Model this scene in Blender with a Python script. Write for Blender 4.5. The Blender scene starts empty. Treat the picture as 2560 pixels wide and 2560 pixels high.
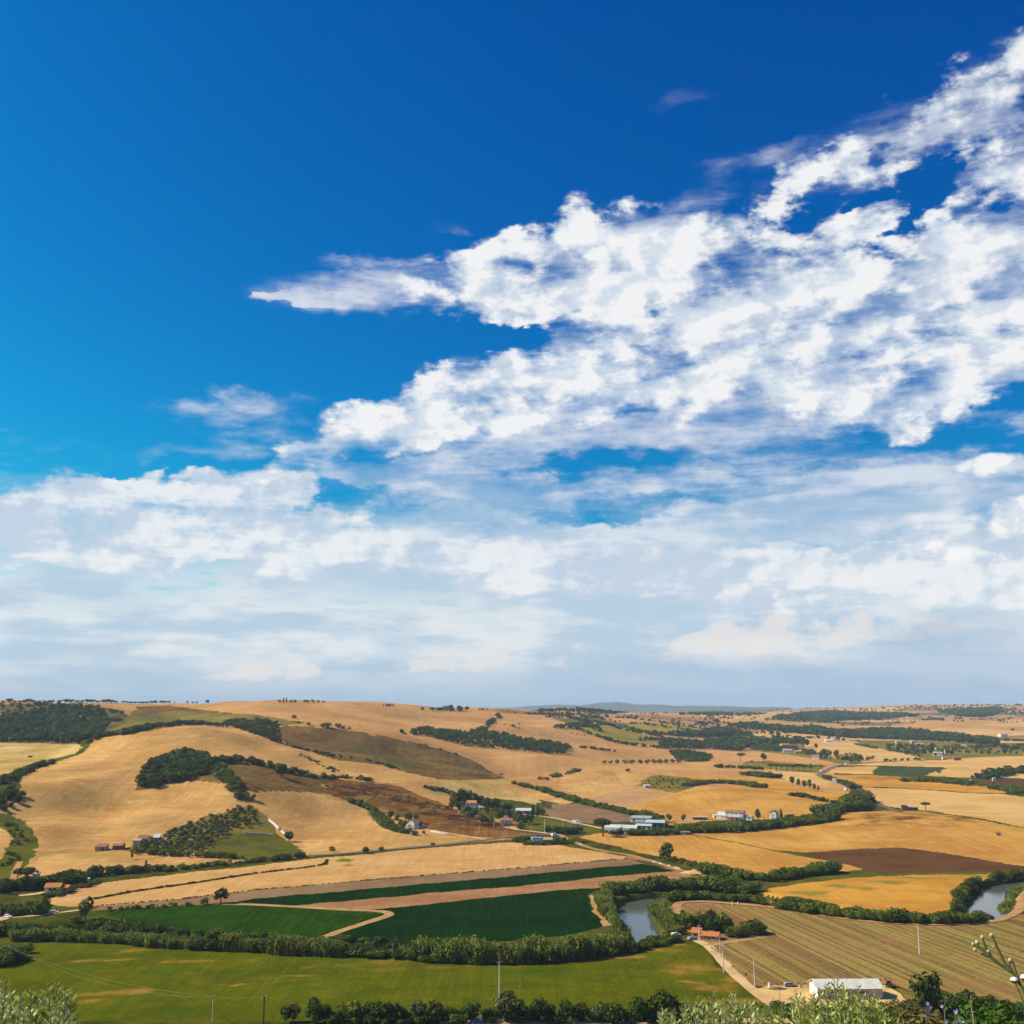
import bpy, bmesh, math, random
import numpy as np
from mathutils import Vector, Matrix

R = math.radians
scn = bpy.context.scene
COL = scn.collection

# ---------------------------------------------------------------- camera
H = 100.0                         # eye height above the river plain (m)
F = 2745.0                        # focal length in reference pixels (2560 wide)
CX = CY = 1280.0
HORIZON = 1768.0
PITCH = math.atan((HORIZON - CY) / F)
cam_data = bpy.data.cameras.new('camera')
cam = bpy.data.objects.new('camera', cam_data)
COL.objects.link(cam)
cam.location = (0, 0, H)
cam.rotation_euler = (math.pi / 2 + PITCH, 0, 0)
cam_data.sensor_width = 36.0
cam_data.lens = 36.0 * F / 2560.0
cam_data.clip_start = 0.1
cam_data.clip_end = 60000
scn.camera = cam

# ---------------------------------------------------------------- render / view
scn.view_settings.view_transform = 'Standard'
scn.view_settings.look = 'None'
scn.view_settings.exposure = 0.38
scn.view_settings.gamma = 1.0
scn.view_settings.use_curve_mapping = False
scn.render.engine = 'CYCLES'
scn.cycles.max_bounces = 5
scn.cycles.diffuse_bounces = 2
scn.cycles.glossy_bounces = 2
scn.cycles.transmission_bounces = 2
scn.cycles.transparent_max_bounces = 6
scn.cycles.volume_bounces = 0
scn.cycles.use_denoising = True
scn.cycles.denoising_prefilter = 'ACCURATE'
scn.cycles.adaptive_threshold = 0.012
scn.cycles.sample_clamp_indirect = 4.0

# ---------------------------------------------------------------- sun
SUN_EL = R(41)
SUN_AZ = R(-86)                   # measured from +Y (view direction) towards +X
sun_dir = Vector((math.sin(SUN_AZ) * math.cos(SUN_EL), math.cos(SUN_AZ) * math.cos(SUN_EL), math.sin(SUN_EL)))
sd = bpy.data.lights.new('sun', 'SUN')
sd.energy = 5.0
sd.angle = R(0.53)
sd.color = (1.0, 0.91, 0.75)
sun = bpy.data.objects.new('sun', sd)
COL.objects.link(sun)
sun.location = sun_dir * 300
sun.rotation_euler = sun_dir.to_track_quat('Z', 'Y').to_euler()
# ---------------------------------------------------------------- node helpers
def N(tree, typ, **kw):
    n = tree.nodes.new(typ)
    for k, v in kw.items():
        setattr(n, k, v)
    return n
def mathn(t, op, a, b=0.0, c=None, clamp=False):
    n = N(t, 'ShaderNodeMath', operation=op, use_clamp=clamp)
    for s, v in zip(n.inputs, (a, b, c)):
        if v is None:
            continue
        if isinstance(v, (int, float)):
            s.default_value = v
        else:
            t.links.new(v, s)
    return n.outputs[0]
def mixc(t, fac, a, b, mode='MIX'):
    n = N(t, 'ShaderNodeMix', data_type='RGBA', blend_type=mode)
    for s, v in ((n.inputs[0], fac), (n.inputs[6], a), (n.inputs[7], b)):
        if isinstance(v, (int, float)):
            s.default_value = v
        elif isinstance(v, tuple):
            s.default_value = (v[0], v[1], v[2], 1)
        else:
            t.links.new(v, s)
    return n.outputs[2]
def remap(t, x, a, b, c=0.0, d=1.0, smooth=True):
    n = N(t, 'ShaderNodeMapRange', interpolation_type='SMOOTHSTEP' if smooth else 'LINEAR')
    t.links.new(x, n.inputs[0])
    for i, v in enumerate((a, b, c, d)):
        n.inputs[i + 1].default_value = v
    return n.outputs[0]
WT = [None]
def noise(t, vec, scale, detail=3.0, rough=0.55, dist=0.0):
    n = N(t, 'ShaderNodeTexNoise', noise_dimensions='2D' if t is WT[0] else '3D')
    n.inputs['Scale'].default_value = scale; n.inputs['Detail'].default_value = detail
    n.inputs['Roughness'].default_value = rough; n.inputs['Distortion'].default_value = dist
    if vec is not None:
        t.links.new(vec, n.inputs['Vector'])
    return n.outputs['Fac']
def mapped(t, vec, scale=(1, 1, 1), rot=0.0, loc=(0, 0, 0)):
    n = N(t, 'ShaderNodeMapping')
    n.inputs['Scale'].default_value = scale; n.inputs['Rotation'].default_value = (0, 0, rot); n.inputs['Location'].default_value = loc
    t.links.new(vec, n.inputs['Vector'])
    return n.outputs[0]
_cp, _sp = math.cos(PITCH), math.sin(PITCH)
def ray(u, v):
    """azimuth (from +Y to +X) and tangent of elevation of a line of sight"""
    x = (u - CX) / F; yi = (CY - v) / F
    dx, dy, dz = x, _cp - yi * _sp, _sp + yi * _cp
    return math.atan2(dx, dy), dz / math.hypot(dx, dy)

# ---------------------------------------------------------------- world: Nishita sky with procedural clouds
world = bpy.data.worlds.new('World')
scn.world = world
world.use_nodes = True
wt = world.node_tree
wt.nodes.clear(); WT[0] = wt
wl = wt.links
world.cycles.sampling_method = 'MANUAL'
world.cycles.sample_map_resolution = 512
bg = N(wt, 'ShaderNodeBackground'); bg.inputs['Strength'].default_value = 0.0755
wo = N(wt, 'ShaderNodeOutputWorld'); wl.new(bg.outputs[0], wo.inputs['Surface'])
sky = N(wt, 'ShaderNodeTexSky', sky_type='NISHITA', sun_disc=False)
sky.sun_elevation = SUN_EL
sky.sun_rotation = SUN_AZ
sky.altitude = 100
# deeper, polarised blue
sc = N(wt, 'ShaderNodeSeparateColor'); wl.new(sky.outputs[0], sc.inputs[0])
cc = N(wt, 'ShaderNodeCombineColor')
wl.new(mathn(wt, 'MULTIPLY', mathn(wt, 'POWER', sc.outputs[0], 3.0), 0.004), cc.inputs[0])
wl.new(mathn(wt, 'MULTIPLY', mathn(wt, 'POWER', sc.outputs[1], 1.7), 0.315), cc.inputs[1])
wl.new(mathn(wt, 'MULTIPLY', sc.outputs[2], 1.22), cc.inputs[2])
BLUE = cc.outputs[0]

tc = N(wt, 'ShaderNodeTexCoord'); DIR = tc.outputs['Generated']
sx = N(wt, 'ShaderNodeSeparateXYZ'); wl.new(DIR, sx.inputs[0])
AZn = mathn(wt, 'ARCTAN2', sx.outputs[0], sx.outputs[1])
ELn = mathn(wt, 'ARCSINE', sx.outputs[2])
cb = N(wt, 'ShaderNodeCombineXYZ'); wl.new(AZn, cb.inputs[0]); wl.new(ELn, cb.inputs[1]); cb.inputs[2].default_value = 1.0
AE = cb.outputs[0]                                    # (azimuth, elevation) of the direction
# a flat cloud deck seen in perspective
zz = mathn(wt, 'ADD', mathn(wt, 'MAXIMUM', sx.outputs[2], 0.0), 0.16)
cq = N(wt, 'ShaderNodeCombineXYZ')
wl.new(mathn(wt, 'DIVIDE', sx.outputs[0], zz), cq.inputs[0]); wl.new(mathn(wt, 'DIVIDE', sx.outputs[1], zz), cq.inputs[1])
DECK = cq.outputs[0]
# ragged outlines: the coverage is looked up at a wandering direction
wa = N(wt, 'ShaderNodeTexNoise', noise_dimensions='2D'); wa.inputs['Scale'].default_value = 13.0; wa.inputs['Detail'].default_value = 4.0; wa.inputs['Roughness'].default_value = 0.6
wl.new(mapped(wt, AE, (1, 2.0, 1)), wa.inputs['Vector'])
wv = N(wt, 'ShaderNodeVectorMath', operation='MULTIPLY_ADD')
wl.new(wa.outputs['Color'], wv.inputs[0]); wv.inputs[1].default_value = (0.10, 0.05, 0); wv.inputs[2].default_value = (-0.05, -0.025, 0)
wadd = N(wt, 'ShaderNodeVectorMath', operation='ADD'); wl.new(AE, wadd.inputs[0]); wl.new(wv.outputs[0], wadd.inputs[1])
AEw = wadd.outputs[0]

def ae(u, v):
    a, t = ray(u, v)
    return Vector((a, math.atan(t), 0))
def blobs(lst, vec):
    total = None
    for (u, v, ru, rv, rot, w) in lst:
        r = R(-rot)                                    # image angle, positive turns the right end up
        c = ae(u, v)
        e1 = ae(u + ru * math.cos(r), v + ru * math.sin(r)) - ae(u - ru * math.cos(r), v - ru * math.sin(r))
        e2 = ae(u - rv * math.sin(r), v + rv * math.cos(r)) - ae(u + rv * math.sin(r), v - rv * math.cos(r))
        M = np.array([[e1.x / 2, e2.x / 2], [e1.y / 2, e2.y / 2]]); I = np.linalg.inv(M)
        ds_ = []
        for k in range(2):
            dn = N(wt, 'ShaderNodeVectorMath', operation='DOT_PRODUCT'); wl.new(vec, dn.inputs[0])
            dn.inputs[1].default_value = (I[k, 0], I[k, 1], -(I[k, 0] * c.x + I[k, 1] * c.y))
            ds_.append(dn.outputs['Value'])
        q = mathn(wt, 'MULTIPLY_ADD', ds_[0], ds_[0], mathn(wt, 'MULTIPLY', ds_[1], ds_[1]))
        gfac = mathn(wt, 'SUBTRACT', 1.0, q, clamp=True)
        if total is None:
            total = mathn(wt, 'MULTIPLY', gfac, w)
        else:
            total = mathn(wt, 'MULTIPLY_ADD', gfac, w, total)
    return total

# main bank of dappled cloud, its sweep to the lower left, and holes (negative)
PUFF = blobs([
 (1360,690,240,140,4,0.85),(1190,705,260,95,5,0.55),(1560,690,420,200,8,1.15),(1900,720,420,230,14,1.1),(2280,790,460,300,8,1.3),(2560,640,300,380,0,0.9),
 (2090,450,230,90,22,0.62),(2330,300,320,110,25,0.60),(2530,340,220,210,20,0.52),(2590,130,120,90,30,0.42),
 (1700,900,520,170,8,1.2),(1330,950,460,135,14,1.2),(980,1065,380,95,19,1.15),(760,1145,240,55,16,0.9),
 (2250,1000,380,110,6,0.75),(2490,880,220,130,0,0.7),
 (1560,790,170,40,12,-0.55),(1740,740,200,32,12,-0.5),(1300,850,170,45,-5,-0.9),(1240,830,120,30,0,-0.6),(2190,640,110,60,0,-0.9),(2290,560,120,40,35,-0.7),(2420,760,80,40,0,-0.4),(2000,530,150,60,20,-0.6),(2440,1000,230,60,8,-0.7),(2470,480,120,30,45,-0.5),(2520,560,60,50,0,-0.4),
 (1480,860,70,30,0,-0.6),(1420,790,60,34,20,-0.6),(1620,770,50,26,0,-0.6),(1700,840,60,26,0,-0.6),(1850,800,50,24,0,-0.5),(1990,760,50,30,0,-0.5),(2080,700,60,30,0,-0.6),(2330,480,90,30,30,-0.6),(2410,400,80,24,30,-0.5),(2200,400,60,24,20,-0.6),(2150,520,70,24,20,-0.7),
], AEw)
WISP = blobs([
 (1000,715,400,90,6,0.80),(790,746,200,24,5,0.95),(960,640,170,26,2,0.5),(590,1025,270,60,3,0.58),(700,1095,380,40,6,0.5),(130,1120,260,40,-6,0.25),(1780,205,190,40,22,0.22),(1140,550,80,22,-14,0.26),
 (1300,1100,620,70,3,0.70),(1800,1090,560,80,0,0.70),(2300,1170,480,70,0,0.75),(2200,1250,560,100,4,1.0),(1900,1310,560,85,6,0.95),(1520,1345,420,50,3,0.75),(1250,1235,520,60,-2,0.80),(1030,1185,440,50,4,0.85),(1100,1310,460,50,-2,0.80),(1650,1200,420,50,2,0.70),
 (2000,1010,500,80,0,0.7),(2450,1060,240,36,-4,0.55),(2500,1200,200,110,0,0.5),(1480,590,420,60,10,0.42),(1800,470,340,60,26,0.36),(2150,330,380,70,26,0.36),
], AEw)
LOWB = blobs([
 (130,1275,330,85,6,1.5),(330,1210,130,38,18,1.0),(560,1265,210,100,8,1.5),(690,1235,120,60,0,1.3),(300,1330,520,110,2,1.4),(760,1360,620,100,-3,1.3),
 (1400,1420,480,80,0,1.2),(1900,1440,600,90,3,1.2),(2400,1400,420,130,2,1.3),(1250,1410,300,55,0,0.9),
 (500,1230,110,24,0,-0.4),(100,1450,250,36,0,-0.55),
], AEw)

ext = remap(wt, mathn(wt, 'ABSOLUTE', AZn), 0.62, 0.95)          # beyond the view the broken cloud goes on
far_cov = mathn(wt, 'MULTIPLY', remap(wt, noise(wt, mapped(wt, AE, (1, 1.6, 1), 0, (3.1, 0.4, 0)), 2.1, 3, 0.6), 0.48, 0.70), ext)
up_fade = remap(wt, ELn, 0.45, 0.75, 1.0, 0.25)
far_cov = mathn(wt, 'MULTIPLY', far_cov, up_fade)

# fine structure of the deck
fb = noise(wt, mapped(wt, AE, (0.82, 1.45, 1), R(-14)), 21.0, 7, 0.58)
fb2 = noise(wt, mapped(wt, AE, (0.82, 1.45, 1), R(-14), (0.009, -0.010, 0)), 21.0, 4, 0.56)
st = noise(wt, mapped(wt, AE, (3.0, 17.0, 1), R(4)), 2.2, 6, 0.62)   # long level streaks
cu = noise(wt, mapped(wt, AE, (1.0, 1.35, 1)), 20.0, 6, 0.60)        # rounded heads low in the sky
cu2 = noise(wt, mapped(wt, AE, (1.0, 1.35, 1), 0, (0.010, -0.008, 0)), 20.0, 3, 0.60)
big = noise(wt, mapped(wt, AE, (1.0, 2.2, 1), R(10)), 6.0, 4, 0.6)
dg = noise(wt, mapped(wt, AE, (2.2, 9.0, 1), R(-22)), 3.4, 6, 0.60)      # feathering along the bank
c_dg = mathn(wt, 'SUBTRACT', dg, 0.5)
c_fb = mathn(wt, 'SUBTRACT', fb, 0.5); c_st = mathn(wt, 'SUBTRACT', st, 0.5); c_cu = mathn(wt, 'SUBTRACT', cu, 0.5); c_big = mathn(wt, 'SUBTRACT', big, 0.5)

# --- veil near the horizon
vl = mathn(wt, 'ADD', ELn, mathn(wt, 'MULTIPLY', c_st, 0.20))
vl = mathn(wt, 'ADD', vl, mathn(wt, 'MULTIPLY', c_big, 0.05))
veil_a = mathn(wt, 'MULTIPLY', remap(wt, vl, 0.20, 0.085), 0.95)
veil_c = mixc(wt, remap(wt, ELn, -0.01, 0.058), (4.5, 5.8, 7.4), mixc(wt, remap(wt, mathn(wt, 'ADD', st, mathn(wt, 'MULTIPLY', c_big, 0.6)), 0.34, 0.64), (5.2, 6.5, 7.9), (8.3, 8.5, 8.8)))
col = mixc(wt, veil_a, BLUE, veil_c)
# --- low bank with rounded tops
LB = mathn(wt, 'MINIMUM', LOWB, 0.85)
la = mathn(wt, 'MULTIPLY_ADD', c_cu, 1.7, LB)
la = mathn(wt, 'MULTIPLY_ADD', c_st, 1.3, la)
low_a = mathn(wt, 'MULTIPLY', mathn(wt, 'MULTIPLY', remap(wt, la, 0.12, 0.85), remap(wt, LOWB, 0.0, 0.2)), 0.92)
low_lit = mathn(wt, 'ADD', mathn(wt, 'MULTIPLY', mathn(wt, 'SUBTRACT', cu, cu2), 2.4), remap(wt, mathn(wt, 'ADD', st, c_big), 0.30, 0.70, 0.0, 0.85))
col = mixc(wt, low_a, col, mixc(wt, remap(wt, low_lit, 0.0, 0.95), (5.7, 6.7, 8.0), (8.9, 9.05, 9.25)))
# --- wisps
WI = mathn(wt, 'MINIMUM', WISP, 0.8)
wi = mathn(wt, 'MULTIPLY_ADD', c_st, 2.0, WI)
wi = mathn(wt, 'MULTIPLY_ADD', c_fb, 1.0, wi)
wisp_a = mathn(wt, 'MULTIPLY', mathn(wt, 'MULTIPLY', remap(wt, wi, 0.0, 1.25), remap(wt, WISP, 0.0, 0.65)), 0.78)
col = mixc(wt, wisp_a, col, mixc(wt, remap(wt, mathn(wt, 'ADD', st, c_fb), 0.30, 0.75), (6.3, 6.9, 8.2), (8.6, 8.75, 9.1)))
# --- main bank: feathered veil, then dappled puffs
PM = mathn(wt, 'ADD', PUFF, far_cov)
PS = mathn(wt, 'MINIMUM', PM, 1.0)
ve = mathn(wt, 'MULTIPLY_ADD', c_dg, 2.6, mathn(wt, 'MULTIPLY', PS, 0.85))
ve = mathn(wt, 'MULTIPLY_ADD', c_fb, 1.2, ve)
ve_a = mathn(wt, 'MULTIPLY', mathn(wt, 'MULTIPLY', remap(wt, ve, 0.05, 1.05), remap(wt, PM, 0.05, 0.75)), 0.60)
col = mixc(wt, ve_a, col, mixc(wt, remap(wt, mathn(wt, 'ADD', dg, c_fb), 0.30, 0.75), (6.6, 7.5, 8.5), (8.7, 8.9, 9.2)))
amp = remap(wt, PM, 0.35, 1.45, 4.8, 3.4)
pu = mathn(wt, 'ADD', mathn(wt, 'MULTIPLY', c_fb, amp), mathn(wt, 'MULTIPLY', PS, 0.68))
pu = mathn(wt, 'MULTIPLY_ADD', c_big, 1.4, pu)
pu = mathn(wt, 'MULTIPLY_ADD', c_dg, 0.9, pu)
puff_a = mathn(wt, 'MULTIPLY', mathn(wt, 'MULTIPLY', remap(wt, pu, 0.10, 0.95), remap(wt, PM, 0.0, 0.30)), 0.97)
lit = mathn(wt, 'ADD', mathn(wt, 'MULTIPLY', mathn(wt, 'SUBTRACT', fb, fb2), 4.2), remap(wt, mathn(wt, 'ADD', pu, c_big), 0.1, 1.5, 0.05, 0.85))
col = mixc(wt, puff_a, col, mixc(wt, remap(wt, lit, 0.0, 0.95), (6.6, 7.45, 8.4), (9.15, 9.2, 9.35)))
# --- bright sunlit cumulus heads and warm low heads
CUM = blobs([(2500,1165,130,40,3,1.0),(2540,1300,120,80,0,1.1),(1995,1410,135,26,20,0.9),(2440,1390,170,28,-4,0.6),(2300,1362,80,16,5,0.6)], AE)
ca = mathn(wt, 'MULTIPLY_ADD', c_cu, 2.0, CUM)
cum_a = mathn(wt, 'MULTIPLY', mathn(wt, 'MULTIPLY', remap(wt, ca, 0.30, 0.80), remap(wt, CUM, 0.0, 0.4)), 0.92)
col = mixc(wt, cum_a, col, mixc(wt, remap(wt, mathn(wt, 'MULTIPLY_ADD', mathn(wt, 'SUBTRACT', cu, cu2), 3.0, cu), 0.3, 0.7), (7.6, 8.0, 8.7), (9.6, 9.55, 9.4)))
WARM = blobs([(1960,1600,150,75,0,1.0),(1760,1610,130,55,25,0.75),(2200,1545,190,85,10,0.75),(1440,1640,110,40,0,0.65),(1180,1645,120,44,0,0.8),(690,1675,130,34,0,0.85),(1040,1665,110,22,0,0.5),(560,1690,50,18,0,0.5),(2330,1580,130,36,8,0.5)], AE)
wm = mathn(wt, 'MULTIPLY_ADD', c_cu, 3.4, WARM)
warm_a = mathn(wt, 'MULTIPLY', mathn(wt, 'MULTIPLY', remap(wt, wm, 0.20, 0.85), remap(wt, WARM, 0.0, 0.35)), 0.75)
col = mixc(wt, warm_a, col, (8.5, 8.1, 7.9))
DIM = blobs([(2350,1660,520,90,3,1.0),(1700,1710,700,70,0,0.7),(2450,1560,260,60,6,0.7)], AEw)
col = mixc(wt, mathn(wt, 'MULTIPLY', remap(wt, DIM, 0.0, 0.9), 0.55), col, (3.9, 5.2, 7.1))
wl.new(col, bg.inputs['Color'])
# ---------------------------------------------------------------- measuring helpers
# ---------------------------------------------------------------- terrain: survey points (u, v, kind, value)
# kind 'd' gives the horizontal distance in metres, 'z' the height of the ground
SURVEY = []
def sv(u, *pts):
    for p in pts:
        SURVEY.append((u, p[0], p[1][0], float(p[1][1:])))
for u in (0, 320, 640, 960, 1280, 1600, 1920, 2240, 2560):
    for v in (2555, 2450, 2350, 2260, 2190):
        SURVEY.append((u, v, 'z', 0.0))
for u in (1280, 1600, 1920, 2240, 2560):
    SURVEY.append((u, 2130, 'z', 0.0))
sv(0, (2130, 'd810'), (2060, 'd900'), (2000, 'd980'), (1955, 'd1060'), (1938, 'd1250'), (1895, 'd1420'), (1860, 'd1620'), (1805, 'd2000'), (1757, 'd2450'))
sv(160, (2140, 'd790'), (2060, 'd900'), (1985, 'd1010'), (1940, 'd1090'), (1905, 'd1200'), (1875, 'd1420'), (1855, 'd1620'), (1805, 'd2000'), (1756, 'd2450'))
sv(320, (2140, 'd790'), (2060, 'd900'), (1980, 'd1040'), (1900, 'd1180'), (1836, 'd1380'), (1812, 'd1720'), (1765, 'd2300'), (1755, 'd2550'))
sv(480, (2140, 'd790'), (2060, 'd910'), (1990, 'd1020'), (1950, 'd1090'), (1885, 'd1200'), (1819, 'd1380'), (1806, 'd1700'), (1790, 'd1950'), (1764, 'd2300'), (1756, 'd2600'))
sv(640, (2135, 'd800'), (2060, 'd910'), (2000, 'd1010'), (1950, 'd1100'), (1900, 'd1210'), (1850, 'd1340'), (1832, 'd1400'), (1802, 'd1750'), (1780, 'd2050'), (1758, 'd2650'))
sv(800, (2125, 'd810'), (2060, 'd930'), (2000, 'd1050'), (1950, 'd1170'), (1900, 'd1300'), (1850, 'd1470'), (1816, 'd1650'), (1800, 'd1900'), (1780, 'd2150'), (1757, 'd2750'))
sv(960, (2115, 'd835'), (2060, 'd950'), (2000, 'd1090'), (1950, 'd1240'), (1900, 'd1400'), (1850, 'd1620'), (1820, 'd1800'), (1790, 'd2150'), (1765, 'd2750'))
sv(1120, (2110, 'd850'), (2050, 'd1000'), (2000, 'd1150'), (1950, 'd1340'), (1900, 'd1530'), (1850, 'd1800'), (1820, 'd2050'), (1790, 'd2400'), (1773, 'd2950'))
sv(1280, (2080, 'z0.5'), (2020, 'z1.5'), (1960, 'd1400'), (1920, 'd1560'), (1880, 'd1760'), (1860, 'd1900'), (1825, 'd2200'), (1800, 'd2550'), (1778, 'd3250'))
sv(1440, (2040, 'z1'), (1980, 'd1310'), (1930, 'd1590'), (1890, 'd1850'), (1870, 'd2050'), (1830, 'd2400'), (1800, 'd2850'), (1783, 'd3500'))
sv(1600, (2060, 'z0.5'), (2000, 'z2'), (1960, 'z5'), (1930, 'z7'), (1905, 'd1900'), (1880, 'd2150'), (1840, 'd2650'), (1806, 'd3250'), (1785, 'd4000'))
sv(1800, (2060, 'z0.5'), (2020, 'z3'), (1966, 'z12'), (1920, 'z5'), (1890, 'd2200'), (1870, 'd2500'), (1840, 'd2950'), (1812, 'd3600'), (1789, 'd4500'))
sv(2000, (2050, 'z0.5'), (1990, 'z7'), (1950, 'z2'), (1920, 'z3'), (1880, 'd2350'), (1850, 'd2850'), (1822, 'd3500'), (1802, 'd4400'), (1785, 'd5800'))
sv(2240, (2085, 'z1'), (2032, 'z6'), (1985, 'z0.5'), (1950, 'z1'), (1900, 'd2080'), (1866, 'd2700'), (1838, 'd3300'), (1815, 'd3900'), (1800, 'd4600'), (1781, 'd6000'), (1763, 'd7800'))
sv(2400, (2100, 'z1'), (2040, 'z5'), (1990, 'z0.5'), (1950, 'z1'), (1900, 'd2080'), (1868, 'd2700'), (1838, 'd3300'), (1812, 'd4000'), (1785, 'd5700'), (1761, 'd7800'))
sv(2560, (2110, 'z1'), (2070, 'z2'), (1990, 'z0.5'), (1950, 'z1'), (1900, 'd2080'), (1860, 'd2850'), (1833, 'd3600'), (1796, 'd4900'), (1780, 'd6200'), (1763, 'd7800'))

cp_az, cp_d, cp_z = [], [], []
for u, v, k, val in SURVEY:
    a, t = ray(u, v)
    if k == 'd':
        d = val; z = H + d * t
    else:
        z = val; d = (H - z) / -t
    cp_az.append(a); cp_d.append(d); cp_z.append(z)
# hidden ground: behind the first ridges and under the far plain
for u, d, z in [(0, 3400, 80), (0, 5500, 55), (320, 3400, 84), (320, 5500, 55), (640, 3500, 82), (640, 5500, 55), (960, 3700, 76), (960, 5500, 55),
                (320, 1500, 64), (480, 1520, 70), (640, 1540, 64), (1120, 3900, 74), (1120, 6000, 52), (1280, 4300, 72), (1440, 5000, 66), (1600, 5500, 68), (1800, 6200, 66), (2000, 7600, 88),
                (1800, 1420, 3), (2000, 1330, 2), (2240, 1170, 0.5), (2400, 1170, 0.5),
                (0, 9500, 50), (640, 9500, 50), (1280, 8500, 52), (1600, 9000, 54), (2000, 10000, 70), (2560, 10000, 80), (2240, 10000, 80)]:
    a, t = ray(u, 1768)
    cp_az.append(a); cp_d.append(d); cp_z.append(z)
for u in (0, 640, 1280, 1920, 2560):
    cp_az.append(ray(u, 1768)[0]); cp_d.append(16500.0); cp_z.append(45.0)
# the sides: the land goes on as it does at the edges of the view
for i in range(len(cp_az)):
    if cp_az[i] < -0.40:
        cp_az += [-0.75, -1.2]; cp_d += [cp_d[i]] * 2; cp_z += [cp_z[i] * 0.95, cp_z[i] * 0.9]
    if cp_az[i] > 0.40:
        cp_az += [0.75, 1.2]; cp_d += [cp_d[i]] * 2; cp_z += [cp_z[i], cp_z[i]]
cp_az = np.array(cp_az); cp_d = np.array(cp_d); cp_z = np.array(cp_z)
KA = 2.4
cpx, cpy = cp_az * KA, np.log(cp_d)
def _tps(r2):
    return 0.5 * r2 * np.log(r2 + 1e-12)
n_cp = len(cpx)
A = np.zeros((n_cp + 3, n_cp + 3))
A[:n_cp, :n_cp] = _tps((cpx[:, None] - cpx[None]) ** 2 + (cpy[:, None] - cpy[None]) ** 2) + np.eye(n_cp) * 1e-4
A[:n_cp, n_cp] = 1; A[:n_cp, n_cp + 1] = cpx; A[:n_cp, n_cp + 2] = cpy
A[n_cp:, :n_cp] = A[:n_cp, n_cp:].T
W = np.linalg.solve(A, np.concatenate([cp_z, np.zeros(3)]))
def rbf(az, d):
    px = np.clip(az, -1.2, 1.2) * KA; py = np.log(np.maximum(d, 330.0))
    out = W[n_cp] + W[n_cp + 1] * px + W[n_cp + 2] * py
    for i in range(n_cp):
        out = out + W[i] * _tps((px - cpx[i]) ** 2 + (py - cpy[i]) ** 2)
    return out

# value noise for gentle folds of the ground and ragged field edges
_rng = np.random.RandomState(7)
_nt = _rng.rand(256, 256)
def vnoise(x, y, s):
    x = x / s; y = y / s
    xi = np.floor(x).astype(int); yi = np.floor(y).astype(int)
    fx = x - xi; fy = y - yi
    fx = fx * fx * (3 - 2 * fx); fy = fy * fy * (3 - 2 * fy)
    g = lambda a, b: _nt[a & 255, b & 255]
    return (g(xi, yi) * (1 - fx) + g(xi + 1, yi) * fx) * (1 - fy) + (g(xi, yi + 1) * (1 - fx) + g(xi + 1, yi + 1) * fx) * fy - 0.5

# polar grid of the ground sheet: fine where the view looks, coarse elsewhere
az_f = np.arange(-29.0, 29.01, 0.052)
az_c = np.concatenate([np.linspace(29.6, 45, 18), np.linspace(48, 90, 12), np.linspace(100, 170, 8)])
AZ = np.radians(np.concatenate([-az_c[::-1], az_f, az_c, [180.0]]))
ds = [0.0, 0.8, 1.6, 2.5, 3.5, 5, 7, 9, 12, 15, 19, 24, 30, 38, 48, 60, 75, 92, 110, 130, 150, 175, 200, 225, 250, 275, 300, 320, 340]
d = 350.0
while d < 16400:
    ds.append(d)
    d += min(d * d / (H * 1098) * (0.45 if d < 900 else 0.7), d * (0.0052 if d < 3500 else 0.009))
DS = np.array(ds)
AZg, Dg = np.meshgrid(AZ, DS)
Xg, Yg = Dg * np.sin(AZg), Dg * np.cos(AZg)
Zg = rbf(AZg, Dg)
# low folds on the hills only
hilly = np.clip((Zg - 6) / 40, 0, 1) * np.clip((6000 - Dg) / 3000, 0, 1)
Zg += hilly * (vnoise(Xg, Yg, 210) * 20 + vnoise(Xg + 77, Yg, 90) * 8 + vnoise(Xg, Yg + 31, 38) * 1.6)
Zg += np.clip((Dg - 340) / 60, 0, 1) * (vnoise(Xg, Yg, 90) * 0.5 + vnoise(Xg, Yg, 24) * 0.12)
# far blue mountains on the horizon
mt = [(1080, 1770), (1280, 1768), (1350, 1763.5), (1400, 1760.5), (1450, 1763), (1490, 1757.5), (1515, 1757), (1540, 1754.5), (1568, 1757), (1585, 1760.5), (1650, 1762), (1690, 1764), (1740, 1764.5), (1850, 1766.5), (1980, 1769)]
maz = np.array([ray(u, 1768)[0] for u, v in mt]); mh = np.array([H + 13500 * ray(u, v)[1] for u, v in mt])
mtop = np.interp(AZ, maz, mh, left=40, right=40) + vnoise(AZ * 13500, AZ * 0, 220) * 9
fall = np.exp(-((Dg - 13500) / 900.0) ** 2)
Zg = Zg * (1 - fall) + np.maximum(Zg, mtop[None, :]) * fall
# the hill the photographer stands on
hill = H - 1.72 - 0.315 * np.maximum(Yg, 0) - 0.0 * Xg
k = 6.0
m = np.maximum(Zg, hill)
Zg = np.where(Dg < 600, m + k * np.log(np.exp((Zg - m) / k) + np.exp((hill - m) / k)), Zg)

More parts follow.
